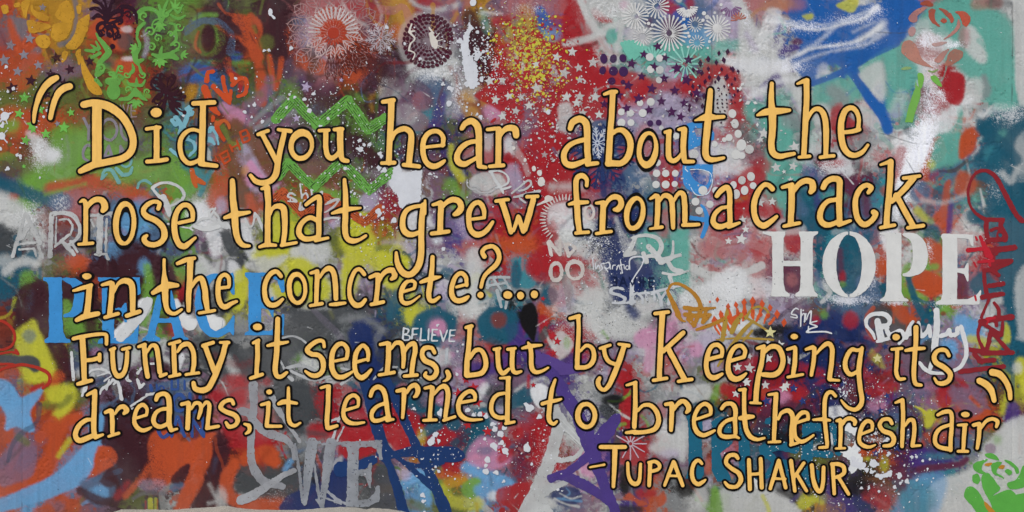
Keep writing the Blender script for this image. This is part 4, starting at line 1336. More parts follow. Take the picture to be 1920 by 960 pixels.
def curl(cx, cy, r, rot, turns=1.15, side=1, w=4.0):
    """a tapering scroll that winds into a round knob"""
    t = []
    for i in range(9):
        q = i/8; a = math.radians(rot) + side*turns*2*math.pi*q; rr = r*(1-.78*q)
        t.append("%.1f,%.1f,%.1f" % (cx+rr*math.cos(a), cy+rr*math.sin(a), w*(.35+.75*math.sin(math.pi*min(q+.15, 1)))))
    return " ".join(t) + "; O %.1f %.1f %.1f %.1f" % (cx+r*.12*math.cos(math.radians(rot)), cy+r*.12*math.sin(math.radians(rot)), w*.5, w*.5)
def leaf(x, y, rot, l, w):
    c, s = math.cos(math.radians(rot)), math.sin(math.radians(rot))
    return "%.1f,%.1f,1.2 %.1f,%.1f,%.1f %.1f,%.1f,%.1f %.1f,%.1f,1" % (x, y, x+c*l*.45-s*l*.08, y+s*l*.45+c*l*.08, w, x+c*l*.75-s*l*.05, y+s*l*.75+c*l*.05, w*.85, x+c*l, y+s*l)
def spray_of(x, y, rot, n, fan, l, w): return "; ".join(leaf(x, y, rot + fan*(i/(n-1)-.5), l*(1-.25*abs(i/(n-1)-.5)), w) for i in range(n))
GX1 = "; ".join([curl(190, 128, 9, 200, 1.1, 1, 3.4), curl(208, 140, 8, 120, 1.1, -1, 3), curl(227, 128, 7, 60, 1.2, 1, 3), curl(282, 60, 10, 180, 1.2, 1, 3), curl(296, 72, 8, 20, 1.2, -1, 3), curl(270, 30, 9, 90, 1.1, 1, 3.4), curl(312, 26, 8, 270, 1.1, -1, 3), curl(336, 50, 9, 0, 1.1, 1, 3.2),
    curl(330, 84, 8, 90, 1.1, -1, 3.2), curl(284, 88, 8, 250, 1.1, 1, 3), spray_of(255, 92, 200, 4, 120, 14, 4), spray_of(300, 44, 90, 5, 150, 16, 4), spray_of(300, 110, 90, 5, 130, 18, 5), spray_of(326, 14, 300, 4, 120, 16, 4), spray_of(256, 190, 90, 5, 150, 14, 4), spray_of(214, 148, 270, 3, 80, 14, 3.4),
    spray_of(340, 100, 20, 4, 110, 14, 4), curl(320, 64, 6, 180, 1.1, 1, 2.6), curl(238, 140, 7, 0, 1.1, 1, 2.8), curl(268, 140, 7, 180, 1.1, -1, 2.8), curl(240, 168, 7, 30, 1.1, -1, 2.6), curl(276, 172, 6, 150, 1.1, 1, 2.6)])
mark("green_scroll_stencil", GX1, '6BA94C', 4, "fine green curls and leaves of the ornament", wear=0.12, under='H', step=.8)
DX1 = "; ".join([curl(224, 40, 8, 180, 1.2, 1, 3.4), curl(206, 64, 7, 300, 1.2, 1, 3), curl(222, 66, 7, 240, 1.2, -1, 3), curl(190, 62, 7, 330, 1.1, -1, 3.2), spray_of(201, 34, 265, 6, 170, 36, 3), spray_of(205, 46, 80, 4, 120, 24, 3.4), curl(240, 28, 8, 200, 1.0, 1, 3)])
mark("dark_scroll_stencil", DX1, '2C1220', 5, "dark maroon curls over the orange patch", step=.8)
DX2 = "; ".join([curl(292, 152, 9, 20, 1.2, -1, 3.6), curl(322, 150, 8, 160, 1.2, 1, 3.4), curl(294, 188, 8, 330, 1.2, 1, 3.4), spray_of(312, 168, 270, 5, 150, 26, 3), spray_of(316, 180, 60, 6, 150, 34, 3.4), spray_of(304, 172, 190, 3, 100, 24, 3)])
mark("dark_scroll_stencil", DX2, '34161F', 5, "dark brown curls above the word Did", step=.8)
# ---- stencilled ornament, upper left
OC = 'C8942E'
for p in ["51,38 72,41 92,46 97,50 85,56 70,61 57,63 53,56", "100,45 118,42 135,40 133,55 127,68 115,77 103,77 96,68 97,55",
    "106,22 115,5 128,2 137,15 140,32 132,42 118,42 104,30", "168,28 166,50 158,72 145,90 133,93 122,86 135,72 142,55 145,42 155,32",
    "67,72 77,65 90,68 95,80 88,90 75,88 68,80", "60,8 66,20 80,26 92,32 90,40 76,38 64,30 57,18", "40,4 56,0 52,20 48,35 42,22",
    "117,98 128,97 125,110 116,118", "142,97 152,92 150,122 143,108", "2,12 14,10 16,24 6,26", "143,10 152,8 152,22 146,26", "26,8 36,4 38,12 28,14"]:
    mark("rose_petal", "P " + p, OC, 2, wear=0.35, rough=1.4, under='908a80')
mark("rose_stem", "P 153,102 158,115 168,135 182,155 192,175 180,178 168,170 158,150 152,128", OC, 2, wear=0.35, under='908a80')
GO = '649E48'
mark("green_scroll_stencil", """180,62,3 186,72,7 196,85,9 204,98,12 196,108,11 187,118,9 182,132,7; 160,94,4 176,96,8; 170,84,3 183,93,7; 180,78,3 187,91,6; 172,108,5 187,100,7
; O 213,172 13 15; O 219,153 8 8; O 205,152 8 7; 203,136,3 210,136,4 216,146,4; 222,122,2 219,134,4 213,148,4; 224,140,5 232,146,3 226,150,3; 182,140,10 192,134,8; 180,150,8 190,160,6; 225,186,6 242,184,9 254,170,8 265,182,8 275,188,4
; 256,146,3 255,158,7 243,158,6 238,150,3; 255,160,6 266,160,6 272,150,3; 255,178,9 254,168,8; 240,194,3 252,188,5; 252,202,3 254,190,5; 268,196,3 259,188,5; 248,120,3 250,132,7 242,140,5; 261,122,3 264,134,6 271,140,4
; 256,38,5 262,22,9 278,16,8 294,22,7 302,36,8 300,48,5; 314,2,4 308,16,6 304,34,5; 322,18,4 310,28,6 304,40,5; 298,10,5 304,26,6
; 300,36,3 290,38,3 285,48,3 290,57,3 300,56,4 306,46,6; 270,44,7 260,54,7 257,70,5 262,86,6 254,104,10 258,120,6; 250,100,6 256,115,10 268,112,6; O 300,48 6 10
; 286,102,5 300,106,9 320,104,12 332,110,8; 304,88,4 301,102,7 306,120,5; 320,66,6 330,58,6 328,46,5 318,44,4; 324,10,5 334,24,5 342,10,4; 320,28,4 334,35,6 347,29,4; 322,98,6 334,93,5; 321,84,5 330,75,6 330,62,5""", GO, 3, wear=0.15, under='H')
for i in range(6): stamp("stencil_dot", 'dot', 237 + i*6.6, 173 - 9*math.sin(i/5*math.pi) + i*1.2, 1.3, GO, 4)
DM = '2C1220'
mark("dark_scroll_stencil", """201,40,5 190,20,4 180,14,4 170,17,6; 201,36,4 190,10,5 176,1,7; 201,34,4 199,12,4 194,-6,6; 202,34,4 206,12,4 212,0,7; 199,40,4 184,27,5 175,34,6; 202,38,5 212,24,8 228,20,8 228,30,5
; 200,42,6 188,44,7 182,54,6 188,66,5; 206,44,6 218,40,6 226,38,5 227,44,4 222,46,3; 208,48,5 212,62,4 208,68,3 204,64,3; 214,46,6 222,60,4 217,72,4 213,74,3 213,68,2; 196,46,5 202,54,6 210,50,6
; 228,12,8 244,14,8 255,26,6 257,44,3; 184,60,4 188,68,4 196,64,3; O 211,87 5 5""", DM, 4)
for i in range(10):
    a = -1.2 + i*0.28; stamp("stencil_dot", 'dot', 218+36*math.sin(a+0.9), 60-36*math.cos(a+0.9), 1.4, DM, 5)
mark("dark_scroll_stencil", """308,170,5 296,156,5 286,150,4 284,160,5 292,168,5; 308,168,5 300,148,4 302,138,4 308,142,4; 310,170,5 320,160,5 328,146,6 322,140,4; 308,172,5 294,180,5 286,190,5; 312,172,5 308,190,5 302,204,6 296,200,3
; 314,172,5 326,176,6 334,168,5; 316,174,6 322,190,6 318,200,4; 322,184,6 334,187,3 344,181,3; 322,190,5 336,196,8; 324,192,4 334,205,3 345,211,3; 320,194,6 328,210,6 334,216,3; O 346,181 4 4; O 346,211 4 4; 296,186,5 304,178,5""", '34161F', 4)
mark("pale_blue_scroll", "335,205,8 345,215,10 358,212,12; 330,220,9 340,235,9 336,250,8; 350,222,8 345,240,9 352,256,7; 342,268,4 350,262,5 362,266,6 366,280,6 355,292,5; 383,262,6 395,262,10 402,270,5; 322,226,7 330,234,8; 320,280,6 332,290,6 342,300,6 352,312,5; 360,200,9 350,205,9; 392,246,8 398,240,9 404,248,6 410,270,4",
     '7DB2BE', 2, rough=1.5, wear=0.2, under='I')
# ---- faint mauve stencil words
MV = '8C848C'
def word(name, label, color, layer, letters, **k):
    e = link(name, None, wall, label); e.empty_display_size = 0.05
    for s in letters: mark("letter", s, color, layer, parent=e, **k)
    return e
word("stencilled_word", "mauve stencilled word LIVE above the word YOU", 'A08A8A', 2, ["L 212,196,2.5 212,219,2.5; L 212,219,2.5 221,219,2.5", "L 226,197,2.5 226,220,2.5", "L 231,197,2.5 236,219,2.5; L 236,219,2.5 241,197,2.5",
    "L 246,197,2.5 246,220,2.5; L 246,198,2.5 256,198,2.5; L 246,208,2.5 254,208,2.5; L 246,219,2.5 256,219,2.5"], wear=0.5, under='E')
word("stencilled_word", "grey stencilled word YOU behind the first capital D", MV, 2, ["L 157,222,5 166,240,5; L 178,222,5 166,240,5; L 166,238,5 166,262,5", "O 205,243 17 22; -O 205,243 12 17", "227,228,5 228,250,5 236,262,5 245,258,5 249,245,5 249,228,5"], wear=0.25, under='H')
word("stencilled_word", "grey stencilled word CAN below the word YOU", MV, 2, ["175,276,5 163,272,5 156,284,5 157,296,5 166,302,5", "L 193,302,5 204,273,5; L 204,273,5 212,300,5; L 197,292,4 208,292,4", "L 225,298,5 226,274,5; L 226,274,5 240,300,5; L 245,308,5 246,276,5"], wear=0.25, under='G')
word("stencilled_word", "pale blue bent letters below the word CAN", '74A9A4', 2, ["190,336,4 196,320,6 207,318,7 214,326,7 223,342,8; 193,334,5 200,326,4", "L 218,316,7 230,328,8; 230,328,8 243,326,6 248,314,5; O 236,300 13 15 ; -O 236,300 9 11", "258,352,5 262,342,5 272,338,5 283,345,5"], wear=0.25, under='I')
# ---- orange letters
OR = 'BE4A24'
word("painted_word", "orange letters leaning beside the top of Did", OR, 3, ["388,152,10 390,136,8 400,134,7; 384,165,14 392,188,14 401,205,12 410,214,6; 400,220,8 399,226,7", "400,162,9 415,177,9 428,190,9 432,195,4; 418,145,8 420,160,8 430,190,7 433,170,7",
    "L 434,140,9 436,150,9; 436,160,8 448,148,8 460,148,8 463,160,8 459,175,7 447,181,7"], rough=1.4)
word("painted_word", "orange block letters BEL sloping beside the y of you", OR, 3, ["407,240,10 412,250,8 420,262,7", "L 450,248,4 462,243,4; L 450,248,4 456,268,4; 456,268,4 468,262,4 466,252,4 462,244,4; L 452,258,3 464,254,3", "L 431,272,4 436,284,4; L 444,264,4 450,280,4; L 434,277,3 447,272,3",
    "L 412,290,4 420,308,4; L 412,290,4 426,282,4; L 416,299,3 428,293,3; L 420,308,4 432,300,4; L 426,282,3 432,300,3", "L 404,294,3 407,302,3; L 396,306,4 404,318,3"], wear=0.2, under='I')
mark("orange_scribble", "360,320,10 364,340,9 368,350,6; 364,332,9 375,340,9 383,344,7", 'B5572A', 3)
mark("orange_scribble", "405,228,5 406,236,8 412,230,8 420,226,6 428,232,6 430,240,6", 'B5572A', 3)
# ---- zigzags sprayed through a comb
def zig(pts, color, under, lab, w=13):
    t = "; ".join("L %g,%g,%g %g,%g,%g" % (a[0], a[1], w, b[0], b[1], w) for a, b in zip(pts[:-1], pts[1:]))
    cut = ""
    for a, b in list(zip(pts[:-1], pts[1:]))[1::2]:
        dx, dy = b[0]-a[0], b[1]-a[1]; L_ = math.hypot(dx, dy); n = (-dy/L_, dx/L_)
        for o in (-3.5, 0, 3.2): cut += "; -L %g,%g,0.9 %g,%g,0.7" % (a[0]+n[0]*o, a[1]+n[1]*o, b[0]+n[0]*o, b[1]+n[1]*o)
    mark("zigzag_band", t, color, 4, lab, wear=0.14, under=under, rough=1.8)
    for a, b in list(zip(pts[:-1], pts[1:])):
        dx, dy = b[0]-a[0], b[1]-a[1]; L_ = math.hypot(dx, dy); n = (-dy/L_, dx/L_)
        for o in (-.3, -.08, .12, .33):
            o *= w; q, r_ = random.uniform(-.05, .2), random.uniform(.8, 1.08)
            mark("comb_scratch", "L %g,%g,1.1 %g,%g,0.8" % (a[0]+dx*q+n[0]*o, a[1]+dy*q+n[1]*o, a[0]+dx*r_+n[0]*o, a[1]+dy*r_+n[1]*o), '2E3A20' if color[0] == '6' else '5A2A1C', 5, step=.6)
zig([(518,222),(550,187),(596,235),(652,188),(690,243),(722,222)], '66A046', 'H', "upper green zigzag band", 19)
zig([(523,330),(541,305),(588,352),(640,302),(692,357),(735,322)], '66A046', 'H', "lower green zigzag band under the word you", 17)
zig([(513,376),(530,360),(572,405),(610,370),(640,388),(684,416),(712,392)], 'B4532E', 'I', "orange zigzag band beside the word that", 17)
# ---- doilies and fans
def radial(name, cx, cy, r0, r1, n, w0, w1, color, layer, lab=None, a0=0, a1=2*math.pi, wear=0.1, hub=0, curve=0, knob=0, under='B'):
    t = []
    for i in range(n):
        a = a0 + (a1-a0)*i/n
        xm, ym = cx+math.cos(a+curve/2)*(r0+r1)/2, cy+math.sin(a+curve/2)*(r0+r1)/2
        t.append("%g,%g,%g %g,%g,%g %g,%g,%g" % (cx+math.cos(a)*r0, cy+math.sin(a)*r0, w0, xm, ym, (w0+w1)/2, cx+math.cos(a+curve)*r1, cy+math.sin(a+curve)*r1, w1))
    if hub: t.append("O %g %g %g %g" % (cx, cy, hub, hub))
    return mark(name, "; ".join(t), color, layer, lab, rough=0.5, wear=wear, step=0.8, under=under)
def lace(cx, cy, r0, r1, n, color, layer, lab, a0=0, a1=360, w=1.3, wear=.3, under='E'):
    t = []
    for i in range(n):
        A = math.radians(a0 + (a1-a0)*(i+.5)/n); h = math.radians((a1-a0)/n)*.47
        P_ = lambda r, b: (cx+r*math.cos(A+b), cy+r*math.sin(A+b))
        for s in (-1, 1):
            p = [P_(r0, 0), P_(r0+(r1-r0)*.35, s*h*.85), P_(r0+(r1-r0)*.7, s*h*.8), P_(r1, 0)]
            t.append(" ".join("%.1f,%.1f,%.1f" % (x, y, w) for x, y in p))
            for q in (.25, .45, .65):
                a, b = P_(r0+(r1-r0)*q, 0), P_(r0+(r1-r0)*(q+.2), s*h*.75)
                t.append("L %.1f,%.1f,%.1f %.1f,%.1f,%.1f" % (a[0], a[1], w*.9, b[0], b[1], w*.7))
        a, b = P_(r0, 0), P_(r1*1.03, 0); t.append("L %.1f,%.1f,%.1f %.1f,%.1f,%.1f" % (a[0], a[1], w*1.2, b[0], b[1], w*.6))
    return mark("lace_stencil", "; ".join(t), color, layer, lab, rough=.3, wear=wear, step=.8, under=under)
lace(625, 60, 24, 56, 13, 'C4A8A4', 3, "inner ring of pale lace round the orange centre", w=1.8, wear=.4)
lace(625, 60, 52, 88, 15, 'B08A88', 3, "outer ring of pale lace round the orange centre", 10, 370, 1.6, .55)
lace(622, 58, 44, 92, 9, '5E2620', 4, "dark lace lines on the orange patch", 20, 100, 1.3, .4)
radial("stencil_doily", 625, 60, 26, 46, 18, 2, 3.5, 'C9BDBA', 4, "white radiating rays over the orange doily", math.radians(180), math.radians(372), wear=.2)
radial("stencil_doily", 625, 62, 13, 22, 22, 1.5, 3.4, 'A83A26', 4, "orange doily with a dark centre", hub=11)
def crystal(cx, cy, R, n, color, layer, lab, w=1.8, wear=.25):
    t = []
    for i in range(n):
        a = 2*math.pi*i/n + .2; ca, sa = math.cos(a), math.sin(a)
        t.append("L %g,%g,%g %g,%g,%g" % (cx+ca*R*.1, cy+sa*R*.1, w, cx+ca*R, cy+sa*R, w))
        for q in (.4, .6, .8):
            for s in (-.7, .7):
                b = a + s; l = R*.26*(1.3-q)
                t.append("L %g,%g,%g %g,%g,%g" % (cx+ca*R*q, cy+sa*R*q, w, cx+ca*R*q+math.cos(b)*l*1.4, cy+sa*R*q+math.sin(b)*l*1.4, w*.8))
    return mark("stencil_snowflake", "; ".join(t), color, layer, lab, rough=.3, wear=wear, step=.8)
crystal(714, 72, 30, 9, 'B9AEB2', 4, "white snowflake beside the dotted doily", 1.6)
radial("dotted_doily", 803, 77, 9, 15, 22, 1, 1.6, '5A1F35', 3, "small rays in the middle of the dotted doily")
for r, n, q in ((18, 18, 2.3), (25, 22, 2.7), (32, 26, 3.0), (39, 30, 3.3), (45.5, 34, 3.6)):
    for i in range(n):
        a = 2*math.pi*(i + (.5 if int(r) % 2 else 0))/n
        if random.random() < .06: continue
        stamp("doily_dot", 'dot', 803+r*math.cos(a), 77+r*math.sin(a)*1.06, q*random.uniform(.85, 1.08), '4A1528', 4, -a, 1.3, 0, random.choice((0, .2, .35)))
mark("white_scrawl", "772,45,3 768,60,4 778,72,3 770,82,3 766,95,3; 766,60,3 778,58,2; 768,95,3 778,100,2 774,112,2; 805,52,3 812,62,4; 808,64,8 814,80,13 816,88,8; 816,78,2 830,74,1.5; 816,84,2 834,90,1.5; 818,70,2 824,62,1.5", 'CFC8BC', 6)
FW = 'D2D0CC'
for cx, cy, r, n, lab in ((1191, 30, 24, 20, "white daisy stencil at the top, left one of its row"), (1232, 12, 22, 18, "white daisy stencil cut by the top of the picture"), (1255, 62, 33, 24, "large white daisy with a red centre"),
    (1303, 46, 14, 16, "small white daisy with a blue centre"), (1345, 53, 24, 20, "white daisy with a filled white centre"), (1307, 80, 14, 14, "small pale daisy under the blue centred one"), (1204, 68, 18, 18, "faint white daisy below its row")):
    radial("stencil_daisy", cx, cy, 6, r, n, 1.2, 3.4 if r > 20 else 2.2, FW, 4, lab, wear=.15, hub=8 if cx == 1345 else 0)
radial("stencil_daisy", 1288, 12, 6, 20, 14, 1.2, 3, FW, 4, "white half daisy at the top", .1, 3.0)
radial("stencil_daisy", 1370, 10, 8, 20, 9, 1.5, 3.6, '7F5A80', 4, "mauve half daisy at the top", .3, 2.9)
radial("stencil_daisy", 1385, 38, 3, 14, 8, 1.2, 3, 'B06A5A', 4, "small rust coloured fan beside the white spray", math.pi, 2*math.pi)
radial("stencil_fan", 1183, 118, 8, 40, 8, 2, 7, '6FB8A2', 3, "mint green fan above the purple dots", math.radians(245), math.radians(325))
radial("stencil_fan", 1225, 112, 6, 24, 9, 2, 4, '7FC0AE', 3, "small mint green fan among purple stars", math.radians(200), math.radians(345))
radial("stencil_fan", 1285, 120, 6, 32, 14, 2, 3.4, '8CC5B5', 3, "pale mint fan beside the purple stars")
stamps("white_dot", 'dot', "1216,44,3.6 1223,47,3 1220,54,2.4 1209,57,2.6 1303,20,2 1320,25,4 1340,24,3 1357,24,3 1318,38,3 1326,32,4 1290,62,3 1292,68,3 1290,88,2.6 1282,36,3 1327,90,2.5 1330,78,3 1284,50,3.5 1352,9,3 1247,103,3", 'CFCDCA', 5)
# ---- dots, stars, diamonds
stamps("purple_dot", 'dot', "1132,110,6.4,1.4 1150,110,7.4,1.25 1168,109,7,1.15 1130,132,7,1.2 1150,133,9.5,1 1169,134,8.5,1.1 1147,152,6.8,1 1168,154,5 1219,231,6 1235,230,6", '40244E', 5, wear=.05)
stamps("purple_star", 'star', "1184,119,12 1207,102,10 1233,87,9 1247,108,10 1226,125,10 1269,128,11 1203,143,10 1245,147,11 1178,160,11 1222,166,11 1197,185,11 1240,190,11 1265,170,10 1175,203,9 1217,206,10 1259,210,11 1133,195,10 1160,178,10 1291,112,12 1288,150,12 1306,174,10 1283,193,10 1310,134,8 1276,219,9", '48204A', 5)
stamps("purple_diamond", 'diamond', "1313,119,7 1328,111,7 1343,117,6 1357,113,7 1300,131,6 1328,129,5 1316,137,6 1330,145,5 1322,153,6 1347,147,7 1362,145,7 1299,162,6 1312,162,5 1296,177,5 1320,180,6 1306,187,6 1293,199,6 1317,199,6 1292,206,5 1374,130,6 1384,134,5 1378,148,5 1370,128,4 1347,167,5 1358,162,4 1353,130,5 1364,97,7 1348,100,6 1341,154,4 1372,158,4 1383,170,4 1377,178,4 1338,214,4 1352,230,3", '3E1E3A', 6)
stamps("small_diamond", 'diamond', "1345,187,2.8 1354,187,2.8 1362,187,2.6 1371,188,2.6 1345,194,3 1354,194,3 1363,194,3 1372,194,2.6 1346,202,2.8 1355,201,2.8 1363,201,2.6 1350,209,2.8 1359,208,2.8 1353,176,2.6 1362,178,2.6 1368,175,2.4 1374,182,2.4 1349,180,2.4 1357,214,2.4 1366,168,2.4 1378,192,2.2", '3A2030', 6, jit=1.2)
stamps("white_diamond", 'diamond', "1402,193,6 1416,193,5 1414,207,5 1388,188,4 1420,222,4 1392,158,5 1388,166,5 1395,141,4 1420,234,4 1376,166,3.5 1366,160,3.5", 'CDCDC9', 6, jit=1.3)
stamps("white_dot", 'dot', "1218,107,7.5 1237,109,6.5 1220,130,8 1237,131,7 1236,150,7 1200,193,6 1220,191,8 1182,212,7 1165,210,7 1205,212,8 1165,230,8 1183,230,7 1231,325,6.5 1248,325,6.5 1266,325,6 1230,346,7.5 1248,346,7 1265,345,6 1373,213,8,1.1 1378,232,7,1.25 1384,251,7,1.15 1367,258,6 1390,272,9,1.2 1405,280,8 1408,331,8,1.15 1391,338,8,1.1 1375,347,7,1.2 1396,357,7,1.2 1412,348,7 1380,364,8,1.2 1342,357,7 1331,383,7 1311,395,8 1352,289,7 1380,290,10 1301,289,9 1340,270,6 1358,262,5 1391,292,6 1318,357,8 1304,378,8 1240,240,5 1233,305,6 1268,255,6 1271,240,5", 'CBCAC5', 5, wear=.06)
stamps("white_star", 'star', "1044,107,10 1073,97,10 1112,117,11 1085,127,10 1058,137,13 1006,165,13 1005,120,9 1062,182,11 1087,181,11 1116,182,11 1081,193,10 1093,212,9 1123,215,10 992,198,10 967,208,9 977,182,8 1087,150,9 918,152,10 942,150,10 929,187,10 954,180,9 942,218,11 930,122,8 1432,250,11 1490,275,11 1455,314,11 1487,312,9 1425,380,10 1448,378,8 1393,412,8 1482,337,7 1405,210,0.1", 'C4C3BE', 5, wear=.12, under='J')
stamps("white_star", 'star', "1390,448,11 1366,452,8 1477,676,10 1462,647,10 1405,690,11 1405,668,7 1383,688,9 1440,672,11 1400,717,9 1475,722,8 1380,738,8 1398,712,7 1435,722,9 1470,727,10 1420,695,8 1440,642,6 1398,430,8 1470,322,5 1426,262,7 1510,255,8", 'C9C8C3', 5)
stamps("cream_star", 'star', "1444,623,12 1645,672,9", 'CFC78F', 6)
stamps("navy_star", 'star', "1437,752,10 1488,728,9 1625,745,10 1505,752,8 1651,770,8 1663,742,7 1600,700,9 1570,640,8 1660,650,7 1580,720,8 1525,742,8 1632,690,9 1620,662,8 1510,660,8 1682,840,8 1642,850,9 1608,768,8", '2A3C72', 4, wear=.15, under='J')
stamps("red_star", 'star', "860,738,11 888,727,11 895,753,12 877,797,9 914,809,11 874,712,8 945,790,8 945,822,8 1000,722,6 905,778,8 938,845,9 1045,640,9", 'A8262E', 4)
stamps("red_patch", 'star', "1023,607,8 1036,630,9 1038,662,8 1018,560,5", 'A8262E', 4)
stamps("maroon_star", 'star', "106,108,11 131,130,11 58,151,11 95,139,10 168,115,11 23,165,13 88,177,10 120,156,9", '3A1C28', 4, wear=.12, under='I')
stamps("grey_star", 'star', "20,85,11 56,72,11 45,103,12 33,134,10 8,113,12 72,122,11 108,232,6 80,14,8", '86828A', 4, wear=.15, under='E')
stamps("green_star", 'star', "46,183,11 75,205,10 36,213,11 133,211,9 60,234,12 120,239,11 48,263,11 86,251,10 62,243,8 45,312,5", '6DB04C', 5)
stamps("lilac_star", 'star', "574,163,10 556,222,9 640,150,5 1282,668,6", 'A796B0', 5)
stamps("orange_diamond", 'diamond', "1345,562,6 1365,575,8 1380,572,7 1395,567,8 1411,565,9 1429,570,9 1444,577,8 1457,589,9 1470,605,8 1352,589,8 1340,602,10 1366,596,6 1384,588,6 1396,586,6 1411,583,6 1427,590,6 1441,592,6 1331,566,3 1338,640,0.1", 'C4512C', 5)
mark("orange_fan_stencil", "1345,605,5 1352,616,6 1360,628,4; 1352,592,8 1360,606,8 1368,618,5; 1367,580,4 1370,596,7 1374,612,5; 1382,578,4 1384,594,7 1386,606,4; 1396,572,4 1396,588,9 1394,600,6; 1411,572,4 1411,588,7 1412,598,4; 1428,576,4 1424,590,6 1418,602,4; 1442,582,3 1436,596,5 1432,606,3; 1453,595,3 1448,602,5 1442,608,4; 1340,612,4 1350,628,2; 1372,602,14 1388,592,12", 'C4562C', 4, "orange fan of diamonds beside the black smudge", rough=1.5)
mark("ochre_scribble", "1252,545,5 1260,533,5 1275,533,6 1295,545,7 1308,560,8 1314,577,8 1308,595,8 1300,612,6; L 1251,545,6 1262,568,10; L 1262,568,10 1272,590,10; 1270,590,10 1278,600,6 1285,603,3; 1284,577,8 1310,580,8 1341,577,4; 1285,590,9 1310,592,8 1332,590,6; 1290,598,8 1302,610,8; 1318,604,8 1330,592,6; 1306,618,5 1330,610,7 1345,604,7 1356,598,8; 1293,580,6 1296,600,7; 1325,578,6 1318,600,6",
    'A8752C', 6, "ochre handwriting on the white patch")
mark("ochre_scribble", "1355,637,8 1358,615,9 1362,592,8 1364,578,5; 1372,622,10 1380,605,10 1390,590,8; 1397,598,5 1408,582,5 1420,575,5 1434,578,5 1442,588,4; 1346,686,4 1358,668,6 1378,640,8 1398,615,8 1412,602,5; 1397,594,4 1420,608,5 1442,622,4; 1342,637,2 1390,634,4 1450,637,4; 1385,650,2 1410,620,5", 'A08238', 4, "olive ochre strokes under the orange fan")
extra_s = []
for _ in range(46):
    x, y = random.uniform(925, 1165), random.uniform(95, 300)
    if (x-1040)**2/130**2 + (y-190)**2/110**2 < 1: extra_s.append("%.0f,%.0f,%.1f" % (x, y, random.uniform(4, 8)))
stamps("white_star", 'star', " ".join(extra_s), 'B4A6A4', 4, wear=.3, jit=.6, under='J')
specks("white_speckle", drops(420, 0, 0, 0, 0, .8, 2.6, centre=(1040, 205), spread=(60, 46)) + drops(260, 0, 0, 0, 0, .8, 2.4, centre=(1320, 260), spread=(70, 60)), 'BFB8B6', 4)
# ---- navy lace mandala
crystal(1127, 292, 62, 8, '24325E', 3, "navy lace mandala between about and from", 3.2, .2)
crystal(1120, 268, 30, 10, 'B9C0CC', 4, "pale lace lines inside the letter a", 1.8)
radial("lace_leaf", 1127, 292, 8, 44, 6, 3, 9, '2A3A66', 3, None, math.radians(30), wear=.3)
radial("lace_leaf", 1170, 262, 4, 24, 12, 1.4, 2.4, '24305A', 4, None, math.radians(150), math.radians(330), wear=.2)
radial("sun_rays", 1060, 412, 38, 48, 24, 3.2, 1.4, 'C8BAB4', 4, "short white rays round the white patch", math.radians(130), math.radians(330))
radial("flower_stencil", 1182, 832, 4, 30, 12, 2.0, 2.6, 'B9A4AC', 4, "pink spoked wheel on the red and black patch")
mark("white_stroke", "L 278,566,18 262,592,22; L 262,592,22 226,632,18", 'C9CAC8', 6, "white stroke across the blue letter E", rough=1.5, wear=.1, under='V')
mark("white_stroke", "331,566,6 338,585,10 346,600,14 356,610,20 364,606,12", 'CFCFCC', 6, "white stroke ending in a drip over the blue letter A", rough=1)
mark("white_stroke", "392,588,12 398,600,16 405,609,22 410,602,14", 'CFCFCC', 6, "white stroke ending in a drip over the blue letter C", rough=1)
# ---- peace and love words
BL = '3E8CC8'
word("stencilled_word", "light blue stencilled word PEACE across the lower left", BL, 5, [
    "Q 81,520 116,520 116,527 117,560 117,600 119,625 124,634 132,637 132,643 83,643 84,637 91,632 92,620 92,560 91,535 88,528 81,526; P 119,521 140,522 155,532 161,548 160,568 153,584 140,593 121,595 120,589 131,585 137,570 139,550 134,536 120,527",
    "Q 184,520 262,520 264,550 257,554 252,536 240,529 214,529 214,578 228,577 234,568 238,568 238,604 234,604 230,592 214,589 214,633 240,633 252,622 257,600 261,604 258,644 184,644 184,638 192,632 191,530 184,526",
    "Q 303,520 315,520 346,630 353,634 353,640 322,640 322,634 327,630 321,605 296,605 290,628 300,634 300,640 267,640 267,634 276,628; -Q 306,560 298,597 319,597",
    "P 438,513 440,550 434,550 428,532 414,523 400,524 389,545 387,575 392,605 404,618 420,614 432,600 437,592 440,596 438,628 430,622 412,632 392,630 374,612 366,580 368,548 380,524 400,513 424,516 432,513",
    "Q 459,511 532,511 534,548 528,549 520,526 508,519 490,519 490,566 502,566 510,556 513,556 513,594 510,594 503,580 490,577 490,620 508,620 522,608 529,588 533,590 532,628 459,629 459,623 466,620 466,522 459,518"],
    wear=.12, under='D', rough=1.1)
WH = 'CFCEC9'
